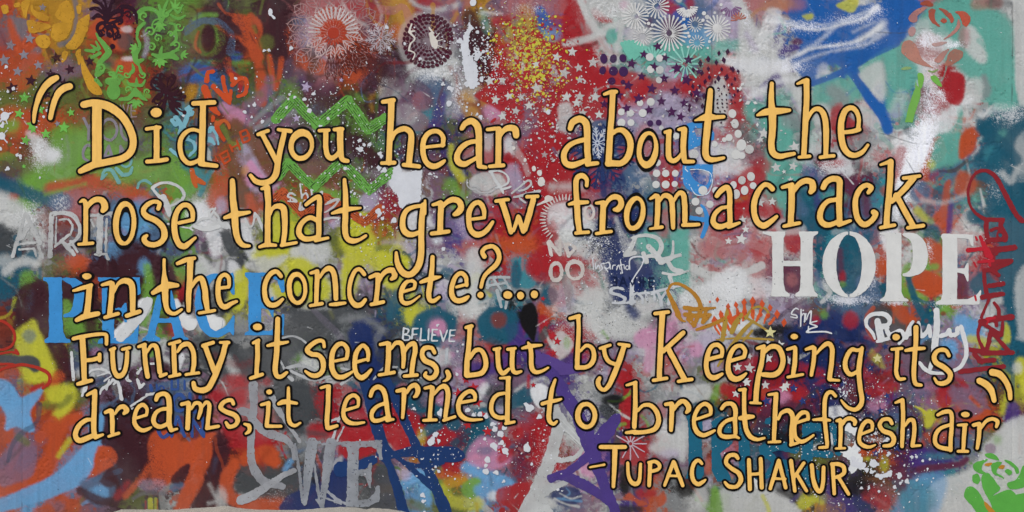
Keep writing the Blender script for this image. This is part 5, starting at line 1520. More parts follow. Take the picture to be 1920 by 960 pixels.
word("stencilled_word", "large white stencilled word HOPE at the right", WH, 5, [
    "Q 1430,434 1472,434 1472,440 1469,447 1469,489 1501,489 1501,447 1498,440 1498,434 1534,434 1534,438 1526,443 1524,452 1524,535 1527,546 1533,552 1533,556 1491,556 1491,551 1499,545 1501,532 1501,499 1469,499 1469,532 1472,545 1480,551 1480,556 1446,556 1446,551 1448,540 1448,452 1446,443 1430,438",
    "O 1592,496 50 62; -O 1592,496 24 56; -Q 1590,425 1593,425 1593,446 1590,446; -Q 1590,546 1593,546 1593,566 1590,566",
    "Q 1649,436 1690,437 1690,548 1695,558 1703,562 1703,565 1649,565 1649,562 1658,556 1662,545 1662,450 1658,441 1649,439; P 1694,437 1716,438 1733,452 1739,472 1738,495 1728,511 1710,518 1694,518 1693,513 1705,508 1711,490 1711,465 1706,450 1694,443",
    "Q 1766,438 1825,440 1825,462 1822,462 1816,448 1795,446 1795,503 1808,503 1813,493 1816,493 1816,528 1813,528 1808,514 1795,511 1794,561 1815,561 1832,552 1838,543 1840,545 1836,571 1754,571 1754,567 1764,562 1767,552 1767,450 1764,444"],
    wear=.03, under='T', rough=.7)
word("stencilled_word", "silver outlined word ART at the left edge", 'BDBDBA', 4, [
    "L 47,402,5 24,480,8; L 49,402,7 75,455,9; L 52,425,10 40,445,12; L 30,458,4 66,455,5; L 72,462,6 80,483,6; L 36,468,4 62,466,4; L 64,466,4 68,480,4",
    "L 97,405,9 94,480,9; 97,401,8 120,399,8 138,405,9 148,420,8 150,436,7 142,450,6 130,458,5; 112,412,4 128,412,4 136,425,4 132,440,4; L 103,462,5 130,440,6; L 116,452,7 138,476,9; L 132,452,6 145,472,5; L 106,408,3 104,462,3",
    "L 170,404,6 212,400,6; L 188,404,12 186,476,11; L 178,477,4 200,476,4; L 200,410,5 198,470,4; L 170,412,4 176,424,3; L 208,404,4 212,416,3; L 200,478,5 203,486,5"], wear=.34, under='T', rough=1.5)
GR = '94979B'
word("stencilled_word", "grey word WE at the foot of the wall", GR, 6, [
    "L 573,829,5 600,829,5; L 586,830,20 580,870,19; L 580,870,19 571,943,9; L 553,832,4 562,890,6; L 562,890,6 568,940,6; L 589,870,4 600,945,6; L 606,833,5 638,831,5; L 621,832,22 613,880,17; L 613,880,17 604,950,8; L 594,938,4 602,950,5",
    "Q 640,828 716,825 717,862 711,862 706,842 696,838 673,838 672,880 686,880 692,868 697,868 696,915 691,915 686,894 672,891 672,938 690,936 702,925 706,910 713,910 712,940 690,950 648,950 650,930 652,850 650,838 640,836"], wear=.34, under='C', rough=1.8)
mark("grey_spray_line", "475,722,18 476,760,14 472,800,14 470,840,14 473,870,16 485,893,17 500,905,16 530,912,12", '97989B', 4, "long grey curved spray line through the comma", wear=.25, rough=1.6)
mark("grey_spray_line", "452,770,14 468,775,16 480,795,16 505,812,18 532,822,14 548,838,10 552,860,8", '97989B', 4, wear=.25, rough=1.6)
mark("grey_spray_line", "452,938,18 475,928,18 500,912,14 530,892,11 552,882,9", '9FA0A2', 5, "grey spray line rising to the word WE", wear=.25, rough=1.6)
mark("grey_spray_line", "505,735,12 520,765,12 540,795,8 562,828,7", '9FA0A2', 4, wear=.25, rough=1.6)
mark("grey_spray_line", "L 640,775,4 622,828,5; L 645,800,3 632,826,4; 618,790,3 640,782,4", 'B6B6B6', 4, wear=.25, rough=1.6)
mark("grey_spray_line", "615,922,5 630,935,6 650,945,4; 600,930,4 640,945,3", '9A9CA2', 5, wear=.25, rough=1.6)
word("stencilled_word", "thin white word BELIEVE above the word seems", 'C9CCCC', 5, ["L 757,615,3 755,638,3; 757,615,2.4 766,618,2.6 764,625,2.4 757,627,2.4; 757,627,2.4 768,630,2.6 767,637,2.6 756,638,2.4",
    "L 774,616,3 772,638,3; L 774,616,3 784,616,2.8; L 773,627,2.6 782,627,2.6; L 772,638,3 783,638,2.8", "L 790,616,3 788,638,3; L 788,638,3 798,638,2.8", "L 804,617,3 803,638,3",
    "L 811,618,2.6 809,639,2.8; L 811,618,2.6 820,618,2.4; L 810,628,2.4 817,628,2.4; L 809,639,2.8 820,639,2.6", "L 825,619,2.8 831,640,2.8; L 831,640,2.8 839,619,2.8",
    "L 844,619,3 842,640,3; L 844,619,2.8 854,619,2.6; L 843,629,2.6 852,629,2.6; L 842,640,2.8 853,640,2.6"], wear=.05, under='Q')
word("stencilled_word", "pale grey word YOU half hidden under the word seems", 'B9BEC0', 4, ["L 800,655,3 806,670,3; L 812,655,3 806,670,3", "L 820,655,8 820,690,8", "L 838,655,6 836,680,6"], wear=.4, under='Q')
TW = 'C9C8C4'
word("painted_word", "white marker word shine written over the word that", TW, 6, ["554,366,3 545,362,4 540,368,4 550,373,4 556,378,4 540,377,3", "L 563,345,3 566,372,3; 566,368,3 574,362,3 578,374,4 574,385,6; 573,378,8 568,390,8 562,392,5 564,380,3", "L 584,356,4 585,368,3", "590,370,4 598,364,4 604,360,4 600,376,5 598,385,4", "610,384,3 620,378,6 635,374,5 625,388,4 610,398,4; 605,412,4 625,408,4 645,410,3"], wear=.25, under='E')
word("painted_word", "white scrawled word Beauty beside the e of rose", 'C5C5C2', 4, ["286,352,7 300,344,5 318,343,5 335,350,5 345,362,6 342,374,6 330,382,5 320,386,4; 288,356,5 298,368,6 308,372,10; 306,370,12 314,388,12 318,402,9; 356,428,4 366,420,4 380,410,5 392,408,4 403,392,4 404,390,4; 404,392,4 396,392,4 392,400,4 396,410,4 405,415,3",
    "392,425,10 410,420,10 425,425,10; 402,398,4 410,408,4 412,425,5", "410,412,5 416,420,6 425,418,5 430,425,5 436,430,5", "460,410,4 467,425,4 475,420,4 478,400,5; 478,400,5 485,410,6 494,432,6 500,445,4", "315,420,4 340,425,3 356,428,3"], wear=.2, under='G')
mark("white_scrawl", "365,425,6 385,430,8 410,425,7; 356,428,3 362,432,3", 'C5C5C2', 4)
word("painted_word", "white scrawled letters NO DO in the middle of the wall", 'C9C0B8', 4, ["L 1028,455,7 1034,478,7; L 1030,452,6 1050,478,7; L 1050,478,6 1050,450,6", "O 1043,510 14 20; -O 1043,510 7 13", "O 1078,506 18 20; -O 1078,507 11 13", "L 1060,458,7 1066,480,7; 1066,456,6 1078,466,7 1066,478,6"], wear=.25, under='J', rough=1.3)
word("painted_word", "white scrawled word Be under the word from", 'C6C6C2', 5, ["1185,446,5 1200,442,6 1220,442,7 1236,450,8 1240,465,9 1232,478,9 1215,480,7; L 1216,462,10 1240,490,12; 1190,448,8 1182,466,9 1172,478,8 1190,474,8; 1206,475,8 1212,490,10", "1240,490,14 1255,484,8 1275,478,6; 1252,490,8 1262,505,9 1278,508,7; 1243,512,5 1265,515,5 1290,508,4; 1262,452,4 1262,470,5 1258,486,6", "1256,518,8 1262,540,6"], wear=.22, under='N')
word("painted_word", "thin white handwritten word inspiration on the navy patch", 'C8C9CC', 6, ["L 1111,484,2 1113,505,2", "1116,494,2 1117,505,2 1122,497,2 1125,505,2", "1132,493,2 1126,496,2 1130,503,2 1122,510,2", "1133,500,2 1140,510,2; 1131,495,2 1142,492,2 1142,502,2 1134,503,2", "L 1144,496,2 1144,505,2; O 1145,485 1.6 1.6", "1148,505,2 1149,498,2 1154,497,2",
    "1156,506,2 1160,497,2 1163,506,2", "L 1163,488,2 1167,512,2.4; L 1158,498,2 1170,496,2", "L 1170,497,2 1171,505,2", "O 1176,502 4 4.5; -O 1176,502 2.4 3", "1181,506,2 1180,490,2.4 1185,483,3 1196,481,3 1204,482,3 1207,488,3 1202,500,2.4 1192,515,2.4 1184,528,2.4"], rough=.3)
word("painted_word", "white painted word SHINE on the navy patch", 'C6C8CA', 5, ["1168,542,5 1158,539,5 1147,542,6 1146,549,6 1160,553,6 1172,560,6 1166,567,5 1148,568,4", "L 1185,528,7 1184,568,9; 1184,556,4 1194,550,5 1204,558,5 1205,568,5; 1160,569,3 1190,566,6", "L 1210,546,4 1213,562,5; 1226,540,3 1228,565,5", "1222,552,4 1232,548,5 1238,560,6 1240,572,7; 1240,560,5 1250,546,5 1256,552,7 1254,570,7", "1200,550,4 1225,548,5 1255,540,5 1275,536,4"], wear=.25, under='N')
word("stencilled_word", "dark stencilled letters on the navy patch", '16203F', 5, ["L 1156,520,3 1156,536,3; L 1150,520,3 1156,520,3; L 1150,528,3 1156,528,3; L 1150,536,3 1156,536,3", "L 1162,537,3 1168,519,3; L 1168,519,3 1175,537,3; L 1164,531,2.5 1172,531,2.5", "L 1180,520,3 1186,536,3; L 1192,519,3 1186,536,3", "L 1200,520,3.5 1200,536,3.5; L 1206,520,3 1206,536,3; L 1200,528,3 1210,528,3", "L 1217,521,3 1217,538,3; L 1217,521,3 1226,521,3; L 1217,529,3 1224,529,3; L 1217,538,3 1226,538,3"], rough=.4)
word("painted_word", "thin white handwritten word shine over the i of keeping", 'CFCFCF', 6, ["1497,580,2.4 1492,578,2.4 1486,583,2.6 1484,589,2.6 1493,591,2.6 1494,596,2.6 1482,594,2.2", "L 1502,580,2.6 1501,612,2.8; 1501,594,2.2 1506,588,2.2 1509,590,2.2 1508,604,2.6", "L 1511,588,2.6 1509,602,2.6; O 1506,582 1.8 1.8", "1512,600,2.4 1515,590,2.4 1521,583,2.6 1520,596,2.6 1519,606,2.8", "1532,602,2.4 1518,606,2.6 1532,612,3 1520,616,2.6 1512,623,2.6 1530,622,3 1548,622,3 1559,625,3; 1516,612,2.6 1515,622,2.6"], rough=.3)
word("painted_word", "white painted word Beauty above the word its", 'D2D2D0', 6, ["1625,612,6 1624,600,7 1632,591,7 1645,588,8 1660,590,9 1668,598,9 1666,608,8 1655,612,8; 1627,614,5 1636,625,6 1640,635,5; L 1645,602,12 1652,635,14; 1656,612,10 1664,614,7; 1645,640,6 1665,635,7",
    "L 1662,618,8 1670,634,8; 1668,628,6 1680,622,6 1690,620,7 1694,632,8 1686,644,6", "1698,632,10 1704,620,10 1708,608,7 1712,603,6; L 1700,628,7 1716,625,6", "1722,605,6 1724,620,8 1728,630,9 1738,622,8 1742,610,6; 1742,612,8 1744,630,8", "L 1756,582,11 1757,610,12; L 1757,610,12 1752,650,13; 1752,650,12 1750,672,9 1744,690,8", "1764,630,8 1775,626,8 1780,618,7 1782,628,8 1792,626,7 1796,616,9; 1790,630,6 1796,625,7",
    "1802,612,8 1808,635,9 1812,655,8 1810,672,8 1800,688,7 1785,696,6 1765,700,6 1745,698,7 1732,690,8 1724,680,6"], rough=.9, wear=.08)
word("painted_word", "white scratched word Beauty over the word Funny", 'CFCFCD', 6, ["L 134,661,5 138,712,6", "154,742,4 160,728,8 162,705,4; 160,705,3 172,695,4 186,692,4 200,695,4", "L 182,705,3 230,690,3; L 195,715,3 215,700,3; 190,690,4 210,702,4 225,712,4", "L 205,712,3 200,730,4; 188,738,4 192,728,5 205,720,5 212,712,6; 212,712,6 222,718,6 228,748,7", "L 214,720,5 240,690,5; 240,690,6 238,710,6 245,715,5; 258,700,5 266,690,4 282,682,4 300,682,4; L 258,712,6 262,725,6; 262,728,5 270,720,5", "L 240,765,4 275,742,4; 275,740,5 290,738,5; 244,768,3 260,763,3 285,765,3"], wear=.2, under='D', rough=1.1)
mark("white_scrawl", "528,634,4 548,630,4 565,636,4 578,648,4 585,665,4; 508,645,3 520,665,4 530,685,4 540,705,5 548,712,8; 538,690,6 560,685,7 580,690,7 600,700,6 612,690,4; 545,695,5 565,705,6 590,712,6 620,705,4; 585,670,3 586,685,3", 'B4B5B4', 4, "white scribble behind the words it seems", wear=.3, under='C')
mark("white_scrawl", "640,690,4 665,698,6 690,712,4; 640,720,6 660,706,5 680,700,3; 700,712,3 720,690,5 745,688,3", 'B4B5B4', 4, wear=.35, under='C')
mark("white_scrawl", "918,322,4 935,320,4 950,328,4 953,342,4 940,350,3 928,352,3; 920,322,5 930,340,6 938,350,6 944,362,4; 940,356,4 958,350,4", 'BFBFBD', 5)
mark("white_scrawl", "960,362,4 975,350,3 990,338,4 996,345,4 985,355,4 972,358,3; 962,370,3 985,365,6 1012,358,5; 975,372,4 985,380,4", 'BDBDBB', 5, wear=.15, under='J')
mark("white_scrawl", "1005,385,3 1022,378,5 1035,372,6; O 1028,372 7 6", 'C6BCB4', 5)
mark("white_scrawl", "O 1105,398 11 16 ; -O 1105,398 6 10", 'C6BCB4', 5)
mark("white_scrawl", "914,540,6 914,525,5 925,520,5 955,520,5; L 918,535,5 950,530,5; L 926,524,4 940,545,4; L 945,522,4 958,545,4; L 932,545,7 940,575,6; L 955,540,7 948,578,5; 940,560,5 955,562,5", 'B2B8B8', 4, wear=.3, under='Q')
mark("white_scrawl", "958,742,4 1000,600,0.1", 'C6BCB4', 5) if False else None
# ---- vertical dark red lettering on the right
RD = '83252B'
word("painted_word", "dark red lettering painted upright down the right side", RD, 6, [
    "1916,414,10 1905,402,9 1893,380,10 1880,355,9 1867,332,9 1852,321,7 1835,321,6 1822,335,5 1815,360,5 1819,385,5 1830,400,6 1847,411,8",
    "L 1849,412,8 1880,412,8; 1850,412,8 1849,430,9 1852,452,9; 1880,412,8 1876,424,9 1885,440,9 1883,450,9; L 1851,450,9 1885,449,9; 1858,432,6 1868,428,6 1878,432,6; O 1877,440 9 9; -O 1875,441 4 4",
    "L 1858,470,10 1902,464,11; L 1866,464,7 1868,476,7", "L 1862,480,8 1862,500,9; L 1858,492,9 1896,489,9; L 1868,502,10 1895,492,6; 1845,508,8 1858,506,8 1872,516,8", "1845,508,7 1846,530,7 1850,552,8; L 1855,536,9 1881,532,9; L 1842,557,10 1880,551,9",
    "1855,560,6 1848,575,5 1840,595,6; 1864,568,6 1872,580,7 1873,598,7; L 1838,603,9 1897,594,11; L 1866,594,7 1868,610,7", "1840,603,8 1834,620,6 1835,635,6 1842,652,7; 1842,606,8 1858,616,7 1878,628,7; 1880,605,6 1879,620,7 1874,630,6; L 1858,620,8 1850,656,8; L 1862,625,8 1894,662,8; L 1858,640,4 1845,656,4",
    "L 1817,655,8 1848,660,9; L 1842,662,10 1898,661,9; L 1826,664,8 1840,678,10; L 1836,677,9 1864,675,9", "L 1800,697,9 1882,687,9"], rough=1.0)
word("painted_word", "bright red strokes over the dark red lettering", 'B02430', 7, ["L 1815,469,9 1850,466,7; L 1838,444,6 1852,478,12; L 1850,470,12 1858,482,8; L 1829,444,3 1832,450,4", "L 1826,492,3 1830,500,4; L 1835,491,6 1862,489,5; L 1855,484,4 1856,498,5", "L 1828,555,4 1830,563,4", "L 1850,598,6 1864,596,6; 1854,600,3 1850,608,3"], rough=.8)
mark("red_loop", "-20,648,3 0,656,5 20,650,5 28,635,5 25,620,5 12,606,5 -10,598,5; -10,665,4 20,660,4 34,664,4 30,656,5; -10,700,4 10,690,5 40,684,6 65,688,6 85,696,7 93,705,6 92,718,7 80,728,5; -10,684,4 20,682,4 30,685,3", 'A23024', 4, "thin red loops at the left edge", rough=.8)
# ---- blue letter B over the dots, and blue figures
mark("blue_letter", "Q 1288,232 1310,226 1330,235 1340,250 1338,262 1318,270 1290,282; -Q 1300,240 1316,240 1318,256 1306,258; Q 1280,308 1337,308 1336,340 1325,358 1312,366 1298,360 1285,352 1280,340; -P 1294,316 1310,318 1328,322 1330,335 1322,348 1306,340 1296,328", '3E88C4', 4, "light blue block letter B over white dots", wear=.08)
mark("blue_letter", "1315,385,5 1322,395,7 1326,412,9 1322,430,8 1316,444,7; L 1292,408,8 1318,412,9", '3E88C4', 4, "blue stroke under the letter B", wear=.08)
mark("blue_outline", "L 1284,316,1.6 1290,322,1.6; 1292,346,1.6 1305,365,1.6 1325,364,1.6 1334,350,1.6 1336,335,1.2; 1294,318,1.6 1315,318,1.6 1333,326,1.6 1332,342,1.6", 'C8D4DC', 5)
word("stencilled_word", "blue letters YOU CAN between Funny and dreams", '34508C', 4, ["L 322,712,4 322,730,4; L 322,730,4 330,730,4", "L 334,712,4 334,730,4; L 346,714,4 346,730,4", "O 336,755 14 19; -O 336,755 8 12", "356,738,6 358,762,6 364,772,6 372,768,6 376,740,6", "L 322,818,6 332,782,6; L 334,782,6 346,818,6; L 326,806,5 342,806,5", "L 360,818,6 360,785,6; L 360,785,6 380,815,7; L 382,818,6 380,784,6", "L 282,722,6 284,732,6; L 294,722,4 294,734,4; O 303,728 6 6; -O 303,728 3 3",
    "296,790,6 298,810,7 306,820,7 318,812,7"], wear=.2, under='T')
# ---- teal big letters under the last line
word("stencilled_word", "large teal stencilled letters between the last line and the name", '1E6078', 3, [
    "Q 1284,776 1318,776 1316,820 1317,862 1320,886 1316,898 1284,898 1290,884 1291,830 1290,790", "Q 1334,790 1350,780 1372,790 1376,812 1372,832 1350,850 1360,875 1372,900 1345,904 1334,880", "L 1395,790,22 1395,895,20; L 1395,890,14 1430,892,12",
    "1425,860,12 1438,852,14 1452,866,14 1440,890,12 1425,895,8; 1432,842,18 1460,836,18 1490,842,18; 1440,790,12 1452,786,12; L 1470,870,18 1474,900,16", "L 1515,795,22 1512,905,20; L 1512,800,16 1570,802,18; L 1515,850,12 1556,852,14; L 1570,805,20 1572,848,14; L 1500,905,14 1545,905,12; L 1530,890,20 1530,905,16"], wear=.12, under='I', rough=1.5)
mark("white_drip", "L 1413,897,4 1420,915,5; L 1417,902,6 1417,912,4", 'C8C8C4', 5)
# ---- purple and navy strokes
mark("purple_stroke", "1026,690,16 1040,708,22 1058,738,24 1080,772,24 1098,812,30 1112,850,28 1126,890,22 1140,925,20 1156,965,20", '4B3A7C', 5, "long purple painted stroke down to the ground", rough=2.2, rs=7, wear=.16)
mark("purple_stroke", "1032,897,15 1050,890,14 1072,880,14 1095,862,18 1115,838,24 1135,812,28 1150,792,22 1158,780,12", '4B3A7C', 4, "purple stroke crossing the long one", rough=2.2, rs=7, wear=.16)
mark("purple_stroke", "1042,893,12 1065,895,18 1092,908,20 1118,922,18 1138,938,16 1150,950,10", '4B3A7C', 4, rough=2.2, wear=.2)
mark("purple_stroke", "985,655,14 1005,668,22 1035,685,30 1060,692,22 1090,690,16", '54407E', 2, "purple patch behind the words but by", rough=1.5)
NV = '1D3764'
mark("navy_stroke", "682,712,18 692,745,20 702,785,22 714,825,22 722,850,20", NV, 5, "navy stroke through the word learned", rough=1.8, rs=7, wear=.14)
mark("navy_stroke", "724,712,16 745,755,18 764,800,17 785,845,16 806,890,18 830,945,22 838,965,22", NV, 5, "longest navy stroke running to the ground", rough=1.8, rs=7, wear=.14)
mark("navy_stroke", "714,850,18 728,868,14 738,895,16 748,925,18 758,965,20", NV, 5, rough=1.8, rs=7, wear=.14)
mark("navy_stroke", "722,856,16 742,852,14 772,846,20 800,850,26 830,852,30 852,852,28 862,854,20", NV, 5, "short thick navy bar ending in a round tip", rough=1.8, rs=7, wear=.14)
mark("navy_stroke", "718,818,6 728,838,7 742,856,8 762,868,8 782,873,8 805,872,10 830,868,8; 755,868,6 775,882,10 795,900,12 810,915,10", NV, 4, rough=1.8, rs=7, wear=.14)
mark("navy_stroke", "640,880,30 668,875,22 700,862,16", NV, 3, rough=1.5)
mark("light_grey_stroke", "L 992,965,44 1005,925,28; L 1005,925,28 1030,865,24; L 1030,865,24 1048,800,24; 1030,760,30 1048,790,26 1075,812,12 1090,830,8; 1028,862,9 1060,862,10 1080,856,9 1092,842,9; L 1026,860,9 1024,905,12; 1006,935,16 1030,918,13 1062,904,9; L 1025,905,6 1040,908,6; L 1018,940,16 1030,970,22", 'B9BAB7', 3, "pale grey painted letter strokes by the purple stroke", rough=2.4, wear=.25, under='B')
mark("light_grey_stroke", "L 1048,795,3 1090,835,3; L 1055,790,2 1094,830,2; L 1066,818,1.6 1096,845,1.6", 'B9BAB7', 4)
# ---- white outlined daisy between hear and grew
mark("flower_outline", "876,335,2 876,348,2 884,355,2 892,356,2 900,361,2 910,362,2 922,360,2 930,354,2 940,352,2 948,344,2; 880,338,1.6 884,350,1.6 893,350,1.6 901,356,1.6 915,357,1.6 926,350,1.6 936,346,1.6", 'ABA9A8', 4)
# ---- roses on the right
PK = 'AE5442'; PL = 'B47C72'
for p, c in (("1725,8 1733,1 1745,3 1750,12 1738,11", 'A5503A'), ("1704,32 1712,22 1730,13 1737,15 1727,24 1720,30 1720,38 1715,42 1706,40", PL), ("1742,18 1755,18 1752,26 1753,38 1763,50 1753,46 1743,36", PK),
    ("1760,15 1775,20 1786,29 1789,38 1784,44 1779,34 1768,24", PK), ("1790,22 1805,21 1817,28 1819,40 1811,50 1804,43 1799,30", 'BD5540'), ("1763,38 1768,34 1775,38 1772,43 1766,42", PK), ("1797,34 1801,46 1793,60 1780,70 1768,75 1778,66 1788,56 1794,46", PL),
    ("1704,54 1712,50 1717,56 1714,66 1705,67", 'B58C88'), ("1690,88 1696,77 1706,75 1716,82 1723,96 1729,111 1750,127 1735,124 1716,118 1700,108 1691,98", 'B9806F'), ("1775,112 1780,98 1792,92 1805,98 1804,108 1792,118 1778,124 1771,122", 'B0705F'),
    ("1748,82 1765,78 1776,79 1768,84 1752,87", 'C0988F'), ("1758,105 1768,96 1780,92 1772,105 1762,118 1752,115", 'BB8478')):
    mark("rose_petal", "P " + p, c, 3, wear=.32, rough=1.2, under='C4BFBC')
for p in ("1721,138 1730,139 1732,150 1728,165 1722,160", "1745,143 1755,142 1762,152 1766,163 1755,158 1747,150"): mark("rose_leaf", "P " + p, '6FA94A', 4)
mark("rose_leaf", "P 1688,130 1700,124 1710,128 1700,131", '93B070', 3, wear=.3); mark("rose_leaf", "1741,133,2 1750,135,3 1758,130,2", '7F9A58', 4)
mark("rose_stem", "Q 1717,150 1719,160 1726,166 1726,180 1718,205 1711,230 1697,229 1702,205 1710,180 1716,165", '72A94E', 4, "green stem of the pink rose", wear=.06)
GR2 = '57A043'
for p in ("1846,852 1856,849 1866,853 1873,863 1862,861 1850,857", "1825,870 1835,865 1852,861 1843,870 1841,880 1849,888 1838,888 1826,880", "1823,893 1832,888 1838,898 1834,907 1825,904", "1858,872 1868,866 1879,867 1871,878 1868,886 1878,892 1883,898 1875,894 1862,888",
    "1882,862 1895,865 1907,875 1911,886 1905,888 1901,878 1890,869", "1884,884 1890,879 1898,885 1893,891", "1841,892 1851,887 1859,892 1868,905 1876,916 1862,929 1872,925 1890,918 1901,923 1914,943 1930,972 1868,972 1858,945 1847,925 1841,908",
    "1808,932 1812,915 1822,912 1835,922 1846,942 1858,972 1840,972 1822,948", "1888,906 1904,900 1912,888 1920,872 1945,875 1945,900 1918,914 1895,917", "1900,930 1925,925 1955,935 1955,972 1893,972 1903,945"):
    mark("rose_petal", "P " + p, GR2, 4, wear=.04, rough=.9)
for p in ("1846,870 1860,867 1857,873 1848,874", "1878,872 1884,873 1880,880 1872,877", "1845,940 1852,945 1868,962 1860,965 1848,952"): mark("ochre_fleck", "P " + p, 'B07A2C', 5)
mark("yellow_bulb", "1716,762,2 1728,768,4 1738,778,8 1744,788,14 1741,796,10", 'B3AD3C', 3, wear=.1, under='H')
# ---- white paint thrown at the wall
mark("paint_splash", "P 740,306 745,302 752,318 758,324 770,322 788,318 792,320 790,345 789,368 786,378 775,384 765,380 757,392 748,385 746,368 738,358 730,346 735,330", SP, 6, "large white paint splash above the word grew", rough=2.4, rs=3)
mark("paint_splash", "880,44,5 882,52,9 876,62,7 873,72,10; 874,70,12 872,90,14 876,110,18 882,128,26 884,145,22 886,158,18; 862,76,10 872,84,10; L 874,158,5 876,162,4; 897,100,12 892,112,8; 890,90,3 892,104,3; 885,105,4 897,92,3; 882,155,8 898,158,5; O 902,147 4 5", SP, 6, "tall white paint splash right of the dotted doily", rough=3.2, rs=3)
mark("paint_splash", "O 9,218 8 8; L 9,218,3 20,212,2; L 9,218,3 14,232,2; L 9,218,3 -2,230,2", SP, 6, rough=1.2)
mark("paint_splash", "O 3,255 7 7; L 3,255,3 14,268,2; L 3,255,3 12,246,2", SP, 6, rough=1.2)
mark("paint_splash", "O 507,23 4 7; L 509,28,3 514,34,5", SP, 6)
mark("paint_splash", "O 887,5 6 7", SP, 6)
mark("paint_splash", "1038,335,3 1050,345,0.1; O 1015,341 7 9 ; O 1012,324 5 6; O 1001,316 4 5; O 984,300 3 4; O 963,278 3 4", 'CBC6BE', 6, rough=1)
mark("paint_splash", "1585,800,14 1600,806,16 1612,818,14 1608,836,16 1600,850,12; 1575,838,10 1590,848,20 1606,862,22 1598,880,14; 1600,870,12 1615,875,12", 'D3D4D2', 6, "white splashes right of the letter f in fresh", rough=3.2, rs=3.4)
mark("paint_splash", "O 1638,869 7 7; 1600,870,10 1610,872,11 1620,872,9; O 1645,892 5 4; 1653,893,7 1667,889,8; O 1686,892 4 6", SP, 6, rough=1.2)
big = [tuple(map(float, t.split(','))) for t in """676,280,5 675,263,3 683,272,3 693,271,3.6 712,288,3.6 715,293,3.5 711,314,4.4 721,319,4.5 725,328,2.5 647,316,3 665,363,2.6 658,360,2.4 683,389,3 709,396,5.5 711,401,4 717,410,3.2 719,388,2.6 739,413,5.4 741,385,3 676,402,2.4 713,373,2.5 806,326,3 819,332,2
831,467,3.4 818,453,3 842,194,5.5 843,165,4 847,167,4 830,158,3 788,110,3 895,60,3 907,52,2.4 906,75,2.4 918,16,2 902,15,2 906,97,3 914,84,2.4 909,115,3 903,149,4 862,158,2.5 863,165,2.4 901,219,4 895,214,2.4 875,208,2.2 875,201,2 729,90,2.2 725,51,3.4 759,82,3 546,90,3.6 495,95,2.8 504,94,2.6
580,207,4 571,186,3.4 588,176,3.2 543,177,2.6 553,182,2.4 537,202,2.4 477,197,3.3 467,199,2.2 459,210,3.2 492,228,3.6 442,147,2.6 472,220,2.2 600,237,2.6 615,222,2.8 541,186,1.8 339,165,2.2 344,173,2 344,217,2.4 12,125,3 4,205,2.4 15,172,2.4 25,166,3 82,219,2.6 89,207,3.2 88,193,2 4,236,4 49,9,0.5 15,316,3.4 32,291,2.6 38,292,2.8 39,297,2 75,333,1.8 1,279,3 6,232,3
825,775,5.5 816,815,4.4 819,813,3 808,829,7 811,823,5 814,815,3 823,827,3 790,807,2.4 831,774,5 829,776,4 877,769,4.4 888,779,4.4 900,777,5 911,781,4.6 923,795,4.4 928,805,5 938,813,5.6 946,801,5 909,823,3.2 925,835,6 928,838,5 941,830,4.4 947,845,5.6 945,836,2.6 914,862,6 911,873,3.6 911,884,6 931,886,4 945,902,2.6 882,892,2 896,877,1.8 793,940,3.2 796,960,2.4 797,939,2 792,928,4.4 776,766,2.6 850,717,0.5 823,884,2.6 817,875,2.2 849,870,2 853,898,2 840,892,1.6
835,717,2.4 820,610,2.4 857,702,2.6 858,659,2 870,590,2 868,646,2.2 988,840,7,1 1012,781,4.4 993,765,7.5 1029,747,8 1019,826,2.4 997,870,2.6 1046,918,2.6 1028,210,4.4 1038,197,2 1250,700,0.5 1582,737,2.4 1586,742,2.2 1578,748,2 1562,735,2.2 1613,787,2.2 1608,836,3 1625,881,4 1635,885,3.4 1637,869,7 1652,894,4.4 1667,850,3.4 1668,888,5 1687,891,4.4 1700,902,4 1688,906,3 1677,913,3.4 1648,921,2.4 1685,926,2 1719,900,2.4 1657,903,2 1664,870,0.8 1604,870,5 1600,860,5 1710,857,3 1718,856,2.6 1730,864,2.8 1739,879,2.2 1667,815,3 1664,823,3.4 1660,826,2.6 1670,830,2 1641,813,2.6 1575,730,2""".split() if len(t.split(',')) >= 3 for _ in [0] for t in [','.join(t.split(',')[:3])]]
extra = drops(44, 0, 0, 0, 0, 1.4, 2.6, centre=(880, 110), spread=(26, 50)) + drops(40, 0, 0, 0, 0, 1.4, 2.6, centre=(1660, 870), spread=(46, 38))
bigs = [b for b in big if b[2] > 1] + extra
for i, (x, y, r) in enumerate(bigs[:290]):
    stamp("paint_drop", 'drop', x, y, r, SP, 7, random.uniform(0, 6.3), random.uniform(.85, 1.2), i % 7)
sp = drops(900, 0, 1920, 0, 960, .45, 1.1)
for c, s_, n in (((700, 300), (50, 60), 420), ((560, 190), (60, 40), 200), ((880, 110), (50, 70), 520), ((920, 130), (16, 30), 240), ((850, 820), (90, 70), 420), ((1620, 840), (80, 60), 700), ((1640, 820), (30, 14), 200), ((1660, 740), (30, 14), 60), ((1580, 740), (16, 26), 160), ((20, 210), (40, 50), 160),
    ((640, 280), (80, 90), 260), ((720, 410), (40, 50), 200), ((1150, 520), (60, 60), 220), ((1010, 320), (30, 50), 120), ((1000, 860), (30, 60), 120), ((830, 480), (60, 60), 120), ((1540, 870), (40, 50), 160), ((800, 320), (60, 60), 200), ((1240, 200), (100, 40), 80), ((1110, 450), (26, 14), 260), ((1430, 830), (60, 40), 100)):
    sp += drops(n, 0, 0, 0, 0, .45, 1.7, centre=c, spread=s_)
specks("white_speckle", [p for p in sp if -10 < p[0] < 1930 and -10 < p[1] < 965], 'CCCDCF', 8)
